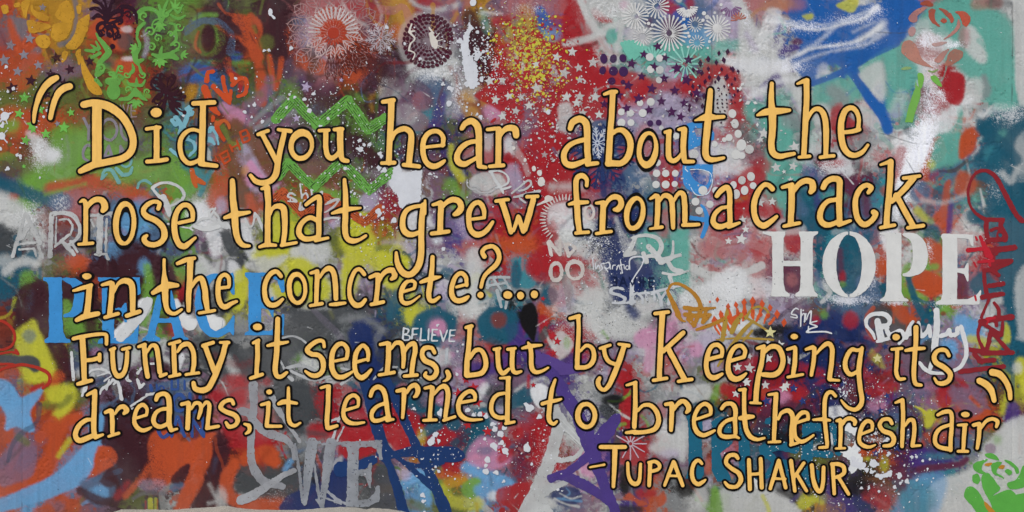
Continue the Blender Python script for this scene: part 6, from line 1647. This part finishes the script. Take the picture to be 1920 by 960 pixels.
sp = drops(500, 0, 1920, 0, 960, .4, .9) + drops(120, 0, 0, 0, 0, .4, 1.3, centre=(1120, 460), spread=(20, 14)) + drops(200, 0, 0, 0, 0, .4, 1.1, centre=(1340, 560), spread=(80, 60)) + drops(160, 0, 0, 0, 0, .4, 1.1, centre=(1150, 600), spread=(60, 50))
specks("black_speckle", [p for p in sp if -10 < p[0] < 1930 and -10 < p[1] < 965], '2A2626', 8)
sp = drops(520, 0, 0, 0, 0, 1.0, 4.5, centre=(1000, 105), spread=(34, 36)) + drops(260, 0, 0, 0, 0, 1.0, 4.5, centre=(985, 160), spread=(30, 24))
specks("red_speckle", sp, 'A02A2E', 4)
sp = drops(420, 0, 0, 0, 0, 1.0, 3.4, centre=(995, 95), spread=(32, 38)) + drops(160, 0, 0, 0, 0, .8, 2.6, centre=(1010, 150), spread=(26, 24))
specks("yellow_speckle", sp, 'BDB440', 5)
# ------------------------------------------------------------------ the quotation: yellow letters with a black outline
QUOTE = [
("quotation_mark", "opening quotation mark in yellow", [("stroke", "106,146,12 95,152,14 84,163,13 75,178,12 69,195,10 65,212,9 64,229,7"), ("stroke", "131,162,14 121,165,14 111,173,13 104,186,12 99,202,11 95,221,10")]),
("Did", None, ["157,196,14 178,193,15 205,200,17 228,217,16 243,240,15 250,262,14 247,282,14 232,296,14 205,303,14 180,308,14 163,315,14 151,321,11; L 182,198,19 182,305,19",
    "O 293,211 11.5 9.5; 275,242,8 288,240,8 300,239,8; L 294,240,12 294,300,12; 276,303,9 294,302,9 313,299,9",
    "L 363,194,10 402,192,10; 381,195,12 380,240,13 378,305,13; 376,307,11 390,309,10 406,311,9; 374,246,8 362,243,8 349,248,9 339,262,10 338,280,10 343,296,10 354,306,10 366,304,9 376,298,8"]),
("you", None, ["484,252,8 503,245,8; 522,243,8 545,246,9; 491,250,10 506,278,11 519,304,10; 533,250,11 526,280,11 521,305,12 518,325,13 509,338,12 495,343,12 480,340,11 470,329,8",
    "O 565,272 24.5 31 8; -O 566,274 14.5 18 15",
    "599,245,8 617,244,8; 611,247,11 611,275,11 614,291,11 622,297,11 632,290,9 638,278,6; 627,243,8 642,242,9; 638,244,13 638,272,13 641,297,11 652,302,9"]),
("hear", None, ["718,191,9 738,188,10; 734,190,13 733,225,13 731,260,12 729,305,12; 716,306,8 740,305,9; 735,262,7 740,250,9 750,243,11 762,242,12 771,252,12 770,275,13 767,305,12; 757,309,9 786,312,9",
    "797,276,7 832,272,8; 830,273,9 831,258,10 824,248,10 813,246,10 802,251,10 794,265,11 793,285,11 798,302,11 808,311,12 819,311,11 829,305,9 834,301,6",
    "866,241,10 873,231,12 885,227,13 895,236,14 898,255,13 898,285,13 899,310,11; 898,312,10 911,314,8; 894,265,9 880,267,10 866,276,11 857,291,12 859,303,13 870,308,12 883,302,9 894,296,8",
    "914,243,8 930,241,9; L 935,242,12 934,308,12; 918,312,8 944,310,9; 936,257,8 943,246,10 953,240,12 965,242,14 968,254,13"]),
("about", None, ["1069,241,11 1074,229,13 1088,223,14 1099,232,14 1101,255,13 1101,280,13 1103,300,12; 1101,308,10 1120,306,9; 1096,262,10 1080,266,10 1065,275,11 1057,290,12 1060,305,12 1072,310,13 1086,306,11 1100,300,9",
    "1133,177,7 1144,173,9 1155,172,9; 1149,175,12 1147,215,12 1144,250,12 1141,305,13; 1147,252,8 1158,244,10 1170,246,12 1180,260,13 1182,278,13 1176,296,13 1164,306,12 1150,306,13 1140,307,13",
    "O 1214,281 21 36 4; -O 1214.5,278 10.5 23.5 10",
    "1247,248,8 1256,246,9; 1254,249,11 1253,275,11 1254,295,11 1261,302,10 1270,298,9 1278,288,7; 1272,243,7 1283,241,9; 1283,243,12 1281,275,12 1283,300,11; 1283,303,9 1300,303,8",
    "1332,170,11 1329,205,13 1326,240,14 1323,270,13 1323,290,13 1330,299,12 1343,299,9 1357,296,7; 1303,226,4 1315,222,11 1328,219,15 1342,220,9 1357,219,8"]),
("the", "in the top line", ["1447,157,9 1446,190,12 1448,215,15 1448,245,14 1446,270,13 1449,286,13 1460,293,12 1474,291,10 1489,288,8; 1420,216,6 1436,210,14 1460,208,13 1480,207,8",
    "1495,157,6 1505,153,9 1513,151,11; 1512,153,12 1512,190,12 1510,230,12 1507,290,11; 1498,295,7 1518,293,8; 1511,230,7 1518,215,8 1527,205,9 1538,206,11 1546,220,12 1549,250,12 1548,290,10; 1538,295,8 1563,292,8",
    "1583,248,8 1600,246,9 1611,243,9; 1609,243,9 1610,222,9 1604,207,10 1594,202,11 1583,210,12 1577,230,13 1577,255,13 1582,277,13 1592,289,12 1605,291,11 1618,284,9 1627,272,7"]),
("rose", None, ["150,379,5 157,376,9 161,384,10 161,410,10 161,440,10 160,456,10; 148,458,7 174,456,8; 163,392,6 169,381,10 180,374,11 192,376,13 197,388,14 193,395,10",
    "O 234,419 22.5 43 3; -O 235,420 11.5 31 3",
    "297,391,9 299,381,9 288,378,9 275,385,10 269,396,11 276,406,12 292,413,12 305,425,12 309,440,13 304,452,11 291,459,11 277,457,11 270,448,11 275,442,8",
    "336,418,8 362,412,8; 362,410,9 361,396,10 353,385,10 341,386,10 331,400,11 327,420,12 329,442,12 336,458,12 346,462,12 357,454,9 366,446,7"]),
("that", None, ["436,339,11 437,370,13 440,400,14 442,430,13 447,450,12 456,460,10 468,461,7; 422,408,8 440,402,12 455,400,10 468,398,7",
    "491,354,7 501,351,10; 501,352,13 503,380,12 502,420,12 502,458,12; 487,463,7 500,459,9 517,460,7; 507,402,6 511,391,8 521,386,11 532,391,13 534,410,12 534,435,11 531,458,10; 528,460,8 556,455,7",
    "574,384,8 585,375,9 598,369,10 599,385,11 598,410,11 598,435,11 597,447,10; 592,451,8 615,446,7; 596,414,9 583,408,10 571,413,10 562,425,11 561,438,12 569,447,11 582,448,10 595,444,8",
    "646,337,8 648,365,11 648,400,12 647,430,12 651,447,11 662,452,11 675,449,8 686,442,7; 623,400,6 638,395,11 650,393,11 664,391,8 676,390,6"]),
("grew", None, ["788,386,8 775,388,9 763,394,10 756,407,11 755,425,12 761,436,13 772,440,11 785,436,9; L 797,376,6 796,400,9; 794,384,11 791,410,12 790,440,12 790,470,13 788,488,13 782,503,13 771,514,12 758,513,13 748,500,12 744,487,10 743,474,7",
    "812,384,7 826,380,11; 827,382,12 826,410,12 825,435,12; 810,438,9 841,434,9; 830,388,7 838,379,10 850,374,12 861,378,12 865,389,12 859,398,13 852,402,9",
    "908,407,8 907,392,10 899,380,10 888,383,10 880,396,11 879,415,11 883,432,11 893,440,12 906,437,11 916,428,10 924,416,7; 885,411,7 908,408,8",
    "930,377,8 953,374,8; L 941,378,12 951,408,12; L 951,408,12 958,436,9; L 963,432,8 972,406,9; L 973,408,10 981,434,10; L 984,430,11 993,400,12; L 993,400,12 1000,374,11; 988,369,8 1008,368,8"]),
("from", None, ["1100,348,8 1100,336,9 1091,329,11 1081,335,11 1080,355,11 1082,385,12 1083,410,12 1086,432,11; 1067,383,7 1080,380,10 1101,379,8; 1080,437,8 1103,435,8",
    "1118,381,7 1129,380,9; 1131,381,12 1130,410,12 1129,434,11; 1118,438,7 1146,434,8; 1134,388,7 1140,376,9 1150,369,11 1161,371,11 1165,382,12 1159,392,12 1152,393,8",
    "O 1190,400 20.5 34 8; -O 1190.5,400 9.5 23 12",
    "1219,373,6 1229,367,10; 1233,368,10 1233,395,11 1231,425,10; 1219,429,6 1241,426,8; 1236,378,6 1243,368,9 1251,367,11 1259,375,11 1261,400,11 1262,427,9; 1263,378,6 1269,366,8 1276,361,10 1282,367,11 1284,390,11 1284,415,11; 1281,422,9 1310,421,8"]),
("a", "between from and crack", ["1344,367,10 1352,357,11 1363,351,11 1368,362,11 1368,390,11 1369,415,11; 1366,425,10 1386,418,7; 1362,388,8 1351,391,9 1340,402,10 1337,415,11 1342,423,12 1353,425,11 1366,419,8"]),
("crack", None, ["1448,354,11 1441,347,10 1432,347,10 1421,360,11 1414,380,12 1414,400,12 1420,416,12 1431,423,13 1443,417,11 1456,406,8",
    "1467,351,8 1485,346,10; 1484,350,13 1484,385,13 1482,418,12; 1470,424,8 1499,418,8; 1487,360,8 1497,346,11 1510,339,12 1522,342,13 1524,353,14 1520,360,10",
    "1543,352,11 1549,341,12 1561,335,12 1573,338,13 1574,355,12 1573,385,12 1574,415,12; 1573,421,10 1594,414,7; 1568,374,9 1551,378,10 1540,392,11 1537,408,12 1543,419,12 1555,422,11 1570,416,9",
    "1628,361,9 1633,352,11 1624,347,10 1612,355,11 1604,373,11 1604,395,12 1609,412,12 1620,421,12 1633,415,11 1642,402,11 1638,398,12",
    "1651,309,6 1665,304,9; 1670,303,12 1668,350,12 1664,390,12 1662,422,12; 1651,427,8 1677,422,8; 1694,334,8 1724,330,8; L 1713,334,12 1698,352,12; L 1698,352,12 1672,378,10; L 1680,366,12 1711,422,12; 1702,427,8 1731,423,9"]),
("in", None, ["O 163,518 10 6.5; 138,545,6 155,540,9 171,535,9; 168,540,12 166,565,12 163,590,13; 144,600,9 160,593,12 184,588,10",
    "192,534,7 208,530,10; 211,532,11 209,560,11 206,588,11; 197,595,8 222,588,8; 214,548,6 222,532,8 235,526,12 247,533,13 249,555,12 249,582,11; 238,592,9 262,584,9"]),
("the", "in the third line", ["308,487,7 308,510,8 309,530,14 310,550,13 311,570,11 316,584,10 328,588,8 341,580,6; 287,549,9 300,541,13 315,535,14 333,535,9",
    "333,494,8 350,487,10 365,484,8; 357,488,13 356,520,12 354,555,11 354,582,9; 360,538,6 368,525,9 378,522,11 384,540,12 386,560,12 389,580,10; 374,587,7 403,582,7",
    "430,535,8 429,521,9 421,515,9 412,522,9 409,540,11 410,560,11 416,573,11 424,575,11 434,569,9 444,565,7; 412,540,8 429,538,7"]),
("concrete", None, ["527,518,9 519,509,9 508,513,10 499,527,10 496,545,10 499,563,11 508,572,11 520,570,10 530,561,7",
    "O 557,540.5 20 32 -3; -O 558,541 10.5 21.5 -3",
    "583,512,7 595,508,9; 595,511,10 594,540,10 593,568,9; 582,573,7 604,569,8; 600,520,6 608,508,9 618,503,11 626,512,11 629,535,11 630,560,10; 619,571,7 632,570,9 647,568,7",
    "683,514,9 675,505,9 666,508,9 658,525,9 655,545,9 658,562,10 667,572,11 677,571,10 685,562,8",
    "694,520,8 705,515,9; 709,516,11 708,540,10 705,565,10; 696,571,8 719,566,8; 712,527,6 718,514,9 728,507,11 738,508,12 740,518,11 734,523,8",
    "777,540,7 778,530,8 770,526,8 760,531,9 753,545,10 752,560,9 758,568,9 768,568,8 778,562,6 787,555,5; 756,547,7 776,541,7",
    "811,482,9 810,505,10 807,530,11 804,550,11 806,562,10 814,564,9 824,557,6; 789,529,7 803,524,10 815,521,10 826,519,5",
    "875,535,8 874,520,9 865,512,9 855,518,9 848,535,10 847,550,11 852,561,11 862,564,11 873,560,10 878,556,7; 856,538,7 876,533,7"]),
("question_mark", "question mark after concrete", [("stroke", "908,481,10 904,472,9 911,464,9 924,462,9 933,470,10 936,483,10 930,497,10 917,508,9 907,520,8 902,538,8"), ("dot", "O 901,553 6.5 6.5")]),
("full_stops", "three yellow dots after the question mark", [("full_stop", "O 952,553 9 8"), ("full_stop", "O 976,554 7.5 8"), ("full_stop", "O 1002,552 7.5 8")]),
("Funny", None, ["138,635,8 155,631,9 180,627,8 198,627,8 200,636,8 200,645,8; 155,635,12 157,670,12 158,700,11 159,716,10; 146,720,8 160,716,10 172,713,8; 160,676,8 175,674,9 186,671,9; 187,664,8 187,676,8",
    "207,656,7 215,653,8; 211,656,10 212,680,10 215,697,10 222,705,11 232,700,10 237,685,9 239,660,9; 230,655,7 243,652,8",
    "260,650,7 272,646,9; 271,650,10 273,680,10 277,706,10; 276,660,6 284,648,8 293,650,10 297,670,10 300,698,10; 301,705,8 312,701,7",
    "318,645,7 337,640,8; 326,648,10 327,680,10 328,703,10; 318,706,7 337,702,8; 333,660,6 341,648,9 353,645,10 362,657,10 364,680,10 361,698,9; 349,702,7 373,699,7",
    "381,648,9 400,642,8; 413,642,7 429,642,8; L 385,649,10 402,696,11; 423,645,11 418,665,11 409,690,12 400,712,12 390,728,12 377,732,12 366,728,11 363,718,9"]),
("it", "in the fourth line", ["O 483,613 10 7; 475,643,7 485,638,8; 483,640,10 483,670,10 481,700,9; 470,709,8 492,702,8",
    "521,598,10 520,630,11 519,660,11 516,690,11 519,704,10 528,706,9 538,698,7; 502,648,7 515,645,9 530,643,8 540,641,6"]),
("seems", None, ["608,650,7 606,640,8 596,639,9 582,648,10 576,657,10 584,664,10 598,666,10 606,678,11 605,695,10 595,704,10 583,703,9 573,696,6",
    "628,677,7 648,673,7; 650,672,8 652,657,9 646,646,9 636,645,10 626,655,10 622,672,11 623,692,11 631,705,11 642,707,10 653,702,8 661,697,6",
    "690,675,8 690,658,9 682,648,9 674,652,9 667,665,10 665,685,10 668,700,10 676,708,11 685,705,10 696,693,6; 668,679,7 689,673,7",
    "713,646,7 727,643,9; 729,645,11 728,675,11 726,698,10; 711,703,7 739,698,8; 733,655,6 742,643,9 753,645,10 757,665,10 756,688,8; 759,660,6 766,648,9 776,644,10 779,655,10 775,675,10 772,700,10; 758,705,7 782,703,8",
    "815,661,8 809,652,9 796,653,10 791,664,10 797,676,11 812,683,11 819,693,10 816,704,10 806,709,10 797,704,8 799,698,6"]),
("comma", "comma after the word seems", [("stroke", "839,697,10 842,705,10 838,712,7 831,715,4")]),
("but", None, ["874,614,8 885,611,8; 881,614,10 879,650,10 876,675,11 875,703,11; 881,672,7 890,658,9 901,656,9 909,668,10 911,685,10 905,698,10 893,702,10 876,704,10",
    "926,655,7 937,653,7; 933,656,10 934,680,10 937,694,10 944,700,10 954,692,7; 952,655,7 966,653,7; 961,656,10 960,680,10 962,695,9 968,699,8 977,696,6",
    "990,642,5 994,650,9 996,665,10 996,680,10 998,692,10 1005,698,9 1018,695,7 1028,689,5; 979,653,6 995,649,9 1015,647,6"]),
("by", None, ["1069,597,8 1086,592,8; 1084,593,9 1085,620,9 1083,660,10 1082,688,10; 1088,658,6 1099,648,8 1110,652,9 1114,667,10 1110,680,10 1100,688,9 1082,689,10",
    "1125,653,7 1144,647,7; 1160,645,7 1179,648,8; 1132,653,9 1135,667,9 1142,678,9 1154,683,8; 1170,649,10 1165,665,11 1158,685,11 1150,705,11 1141,724,10 1132,731,9 1124,726,9 1121,716,10 1124,709,9"]),
("keeping", None, ["1228,588,8 1253,585,8; 1242,588,12 1240,620,11 1238,660,11 1236,705,11; 1225,713,8 1250,709,8; L 1281,624,10 1244,658,10; L 1252,652,11 1283,710,11; 1272,715,8 1297,711,8",
    "1353,668,8 1354,655,9 1345,646,9 1333,651,9 1326,668,10 1324,688,10 1329,704,11 1340,708,11 1354,701,7; 1327,674,8 1352,667,8",
    "1395,668,8 1397,657,9 1389,648,9 1377,652,9 1368,668,10 1365,690,11 1370,706,12 1381,711,11 1392,706,9 1399,700,6; 1369,677,8 1395,669,8",
    "1420,653,7 1432,649,9; 1431,655,10 1428,680,10 1423,700,10 1419,725,11 1417,752,11; 1407,755,6 1426,756,6; 1433,660,8 1445,650,10 1458,651,11 1466,664,11 1468,680,11 1462,695,11 1450,703,11 1430,702,10",
    "O 1489,631 8 6; 1476,655,7 1490,651,8; 1491,653,9 1490,680,10 1487,702,9; 1477,707,7 1505,702,7",
    "1511,655,7 1524,651,9; 1527,653,9 1525,680,9 1521,703,8; 1531,663,5 1540,652,8 1552,644,10 1560,653,10 1559,680,10 1555,710,10; 1556,712,8 1573,713,6",
    "1617,653,7 1607,657,8 1597,655,9 1588,667,9 1584,683,10 1588,697,10 1597,702,9 1609,695,7; 1616,652,8 1612,675,10 1610,700,10 1613,730,10 1616,750,10 1612,762,10 1603,768,9 1591,765,8 1583,758,7 1577,750,5"]),
("its", None, ["O 1680,632 8 7; 1672,655,7 1691,653,7; 1682,656,9 1681,680,9 1680,698,9 1685,710,8 1696,710,7",
    "1717,614,11 1717,640,10 1715,665,10 1713,700,10 1716,719,9 1727,722,7; 1698,657,7 1715,654,9 1733,653,7",
    "1779,667,8 1773,657,9 1759,657,9 1751,668,10 1755,680,11 1769,688,11 1781,700,11 1779,713,10 1768,719,10 1757,717,8 1752,709,6"]),
("closing_quotation_mark", "closing quotation mark in yellow", [("stroke", "1836,714,13 1848,720,14 1858,731,13 1864,751,10"), ("stroke", "1860,698,14 1873,701,14 1884,713,12 1892,730,11 1894,747,9")]),
("dreams", None, ["163,741,6 172,736,8 179,733,9; 178,735,11 177,770,11 176,800,11 177,815,11; 179,820,9 193,815,7; 174,787,7 163,787,9 150,796,10 143,808,10 142,819,11 149,826,11 160,823,11 176,816,10",
    "198,773,8 207,769,9; 210,771,10 211,795,10 211,810,9; 204,818,7 223,812,7; 216,776,6 223,765,9 232,762,10 238,769,11 233,775,8",
    "275,778,7 276,767,8 269,759,9 260,763,9 254,775,9 252,790,9 257,801,10 267,807,9 276,805,8 284,801,5; 255,784,7 275,778,7",
    "293,749,9 297,741,10 308,738,10 316,745,11 318,765,11 317,790,11 320,803,10; 321,807,8 332,804,6; 313,766,8 301,768,8 291,776,9 288,788,10 292,797,10 302,800,9 315,794,8",
    "341,758,8 353,755,9; 354,757,10 353,780,10 352,803,10; 359,767,6 366,756,8 375,757,9 377,768,9 372,784,7; 379,764,6 387,754,8 393,760,9 391,780,9 389,801,9; 388,803,8 410,799,7",
    "438,757,8 434,750,8 421,753,9 414,764,10 424,772,10 440,778,11 446,788,10 441,797,9 430,800,9 424,792,7"]),
("comma", "comma after the word dreams", [("stroke", "459,795,7 467,798,9 468,807,9 461,813,6")]),
("it", "in the fifth line", ["O 505,735 6.5 5.5; 490,759,7 504,755,8; 504,757,9 502,780,9 500,798,9; 500,799,8 527,799,7",
    "541,727,7 541,745,8 541,760,9 541,780,9 544,793,9 553,798,8 563,793,6; 523,757,8 533,753,11 545,754,8 556,756,7"]),
("learned", None, ["602,727,6 612,724,7 618,724,7; 616,726,10 615,760,10 613,788,10 614,802,9; 616,803,9 632,798,8",
    "672,760,7 672,748,8 664,741,9 653,746,9 646,760,9 644,778,9 651,790,10 664,794,8 683,792,6; 647,769,7 671,762,7",
    "695,742,9 699,731,9 709,725,10 719,732,10 724,750,10 727,775,10 730,786,9; 726,788,8 738,786,6; 719,757,8 707,762,8 698,772,9 697,783,9 703,789,9 715,787,8 727,781,7",
    "745,733,8 757,730,9; 758,731,10 757,755,9 755,783,7; 763,737,6 769,726,9 779,722,10 784,731,11 781,741,9 777,744,7",
    "797,728,7 808,725,9; 811,727,10 808,755,9 806,783,9; 794,788,7 818,787,7; 814,740,5 823,728,8 834,724,10 840,735,10 838,760,10 835,781,9; 832,788,7 853,781,7",
    "891,748,8 890,739,9 882,733,9 870,739,9 861,752,10 860,770,10 868,782,10 882,787,8 904,786,5; 863,755,7 891,750,7",
    "938,709,6 955,708,8; 953,710,10 952,745,10 951,788,10; 948,794,7 964,791,7; 946,737,7 933,740,8 924,750,9 921,765,9 925,777,9 936,783,9 950,782,8"]),
("to", None, ["1041,712,6 1035,730,9 1032,750,10 1029,775,10 1030,789,9 1038,795,7 1044,790,6; 1017,757,8 1030,753,8 1042,751,8 1052,748,6",
    "O 1099,779 21.5 26.5 -3; -O 1099.5,779 11 16.5 -3"]),
("breathe", None, ["1175,722,6 1192,717,8; 1191,720,9 1191,760,10 1189,800,10; 1174,811,7 1190,809,9; 1196,770,6 1206,760,8 1220,760,9 1231,772,10 1235,788,10 1229,803,10 1214,809,9 1190,811,9",
    "1248,758,8 1259,756,8; 1260,758,10 1259,785,10 1258,806,9; 1264,768,6 1271,757,9 1281,752,10 1290,760,11 1291,768,10 1287,773,7",
    "1333,775,8 1331,763,9 1322,757,9 1312,762,9 1303,777,9 1301,795,9 1307,810,10 1318,816,9 1330,812,8 1340,807,6; 1305,786,7 1332,777,7",
    "1353,766,8 1360,758,9 1372,757,9 1379,768,10 1378,790,9 1379,812,9; 1379,818,8 1385,821,6; 1374,785,8 1360,790,8 1350,802,9 1350,814,9 1359,819,9 1377,818,8",
    "1395,731,9 1395,760,9 1396,785,10 1399,805,10 1407,819,10 1420,824,8 1433,821,6; 1387,784,9 1400,782,11 1412,781,8; 1386,731,7 1397,730,8",
    "1441,740,6 1456,738,8; 1455,740,10 1453,775,10 1451,825,9; 1441,829,6 1462,828,7; 1459,786,6 1466,773,8 1479,770,10 1486,782,10 1484,810,10 1484,830,9; 1482,834,7 1497,830,6",
    "1515,786,8 1514,775,8 1506,773,9 1498,778,9 1491,790,9 1489,808,9 1493,822,9 1502,828,9 1513,824,7 1525,816,6; 1492,793,7 1516,785,7"]),
("fresh", None, ["1566,742,8 1559,735,8 1550,739,9 1546,755,9 1546,785,9 1549,815,9 1551,835,8; 1536,839,6 1551,838,7; 1525,787,6 1540,786,8 1556,788,6",
    "1569,789,7 1575,787,8; 1576,789,9 1576,815,9 1575,838,8; 1567,841,6 1584,840,6; 1579,797,6 1585,787,8 1595,784,9 1603,790,9 1602,795,8",
    "1635,806,7 1635,794,8 1627,789,9 1618,796,9 1612,812,9 1611,827,9 1618,835,9 1630,838,7 1641,834,5; 1614,814,7 1635,806,7",
    "1672,794,8 1667,786,8 1655,787,8 1649,797,9 1656,808,10 1670,813,10 1676,824,10 1671,834,9 1657,836,7",
    "1679,755,6 1688,751,8; 1692,750,9 1693,780,9 1692,810,9 1691,837,8; 1697,798,6 1705,787,8 1713,790,9 1714,810,9 1711,834,9; 1710,836,7 1725,835,6"]),
("air", None, ["1758,778,7 1770,772,9 1783,774,9 1784,800,9 1782,825,9 1782,844,9; 1779,797,8 1763,803,8 1754,815,9 1753,829,9 1761,838,9 1779,842,9",
    "O 1810,777 9 6; 1796,797,6 1812,796,7; 1809,798,9 1807,820,9 1806,842,8; 1796,846,7 1814,846,7",
    "1825,797,8 1836,794,8; 1836,797,9 1835,820,9 1832,840,8; 1839,803,6 1848,790,8 1860,785,8 1870,790,9 1868,800,7"]),
("dash", "yellow dash before the name Tupac", [("stroke", "1106,876,5 1133,871,6")]),
("Tupac", None, ["L 1126,838,9 1172,838,9; 1153,842,11 1152,875,10 1150,912,8", "1177,868,7 1178,890,8 1184,904,9 1193,907,10 1199,899,8 1201,870,7", "L 1219,868,9 1217,910,8; 1216,867,7 1228,865,8 1236,871,8 1235,879,8 1221,884,7",
    "L 1246,910,7 1263,866,9; L 1263,866,9 1280,910,8; L 1255,892,6 1274,892,6", "1316,869,7 1309,863,8 1301,869,8 1297,885,9 1300,901,9 1309,908,9 1318,903,8 1323,899,5"]),
("Shakur", None, ["1383,859,8 1378,853,9 1366,855,9 1361,867,9 1370,877,9 1385,887,10 1389,900,10 1381,912,9 1367,912,9 1359,904,6", "L 1404,862,9 1406,917,9; L 1426,860,9 1428,914,9; L 1408,889,7 1426,888,7", "L 1444,916,8 1460,864,9; L 1460,864,9 1473,914,8; L 1450,897,6 1472,898,6",
    "L 1483,864,9 1490,920,8; L 1507,868,8 1489,895,7; L 1493,888,8 1512,920,8", "1522,872,9 1524,895,9 1530,915,10 1538,921,9 1543,905,9 1544,876,8", "L 1561,871,9 1564,925,8; 1559,870,8 1573,870,9 1582,876,9 1582,887,9 1573,893,8 1564,895,7; L 1571,893,8 1591,926,8"]),
]
YEL = paint('y', 0.15, 0.5, 0.0, 'b', True); BLK = paint('k', 0.2, 0.45)
qi = 0
for w, lab, letters in QUOTE:
    punct = isinstance(letters[0], tuple)
    if punct: label = lab
    else: label = "yellow black-edged word " + w + (" " + lab if lab else "")
    name = {"quotation_mark": "quotation_mark", "closing_quotation_mark": "quotation_mark", "comma": "comma", "question_mark": "question_mark", "full_stops": "full_stops", "dash": "dash"}.get(w, "painted_word")
    e = link(name, None, wall, label); e.empty_display_size = 0.05
    for L_ in letters:
        nm, s = L_ if punct else ("letter", L_)
        qi += 1
        sh = shapes(s); d = 0.0003 + 0.00022*10 + (qi % 7)*0.00003 + (0.0006 if w == 'grew' else 0)
        out = loops_of(sh, 3.1, 0.7, 1.0, qi, 8.0); inn = loops_of(sh, -0.7, 0.5, 1.0, qi+300, 7.0)
        link(nm, fill_mesh(nm, [(out, d, BLK), (inn, d+0.0003, YEL)]), e)
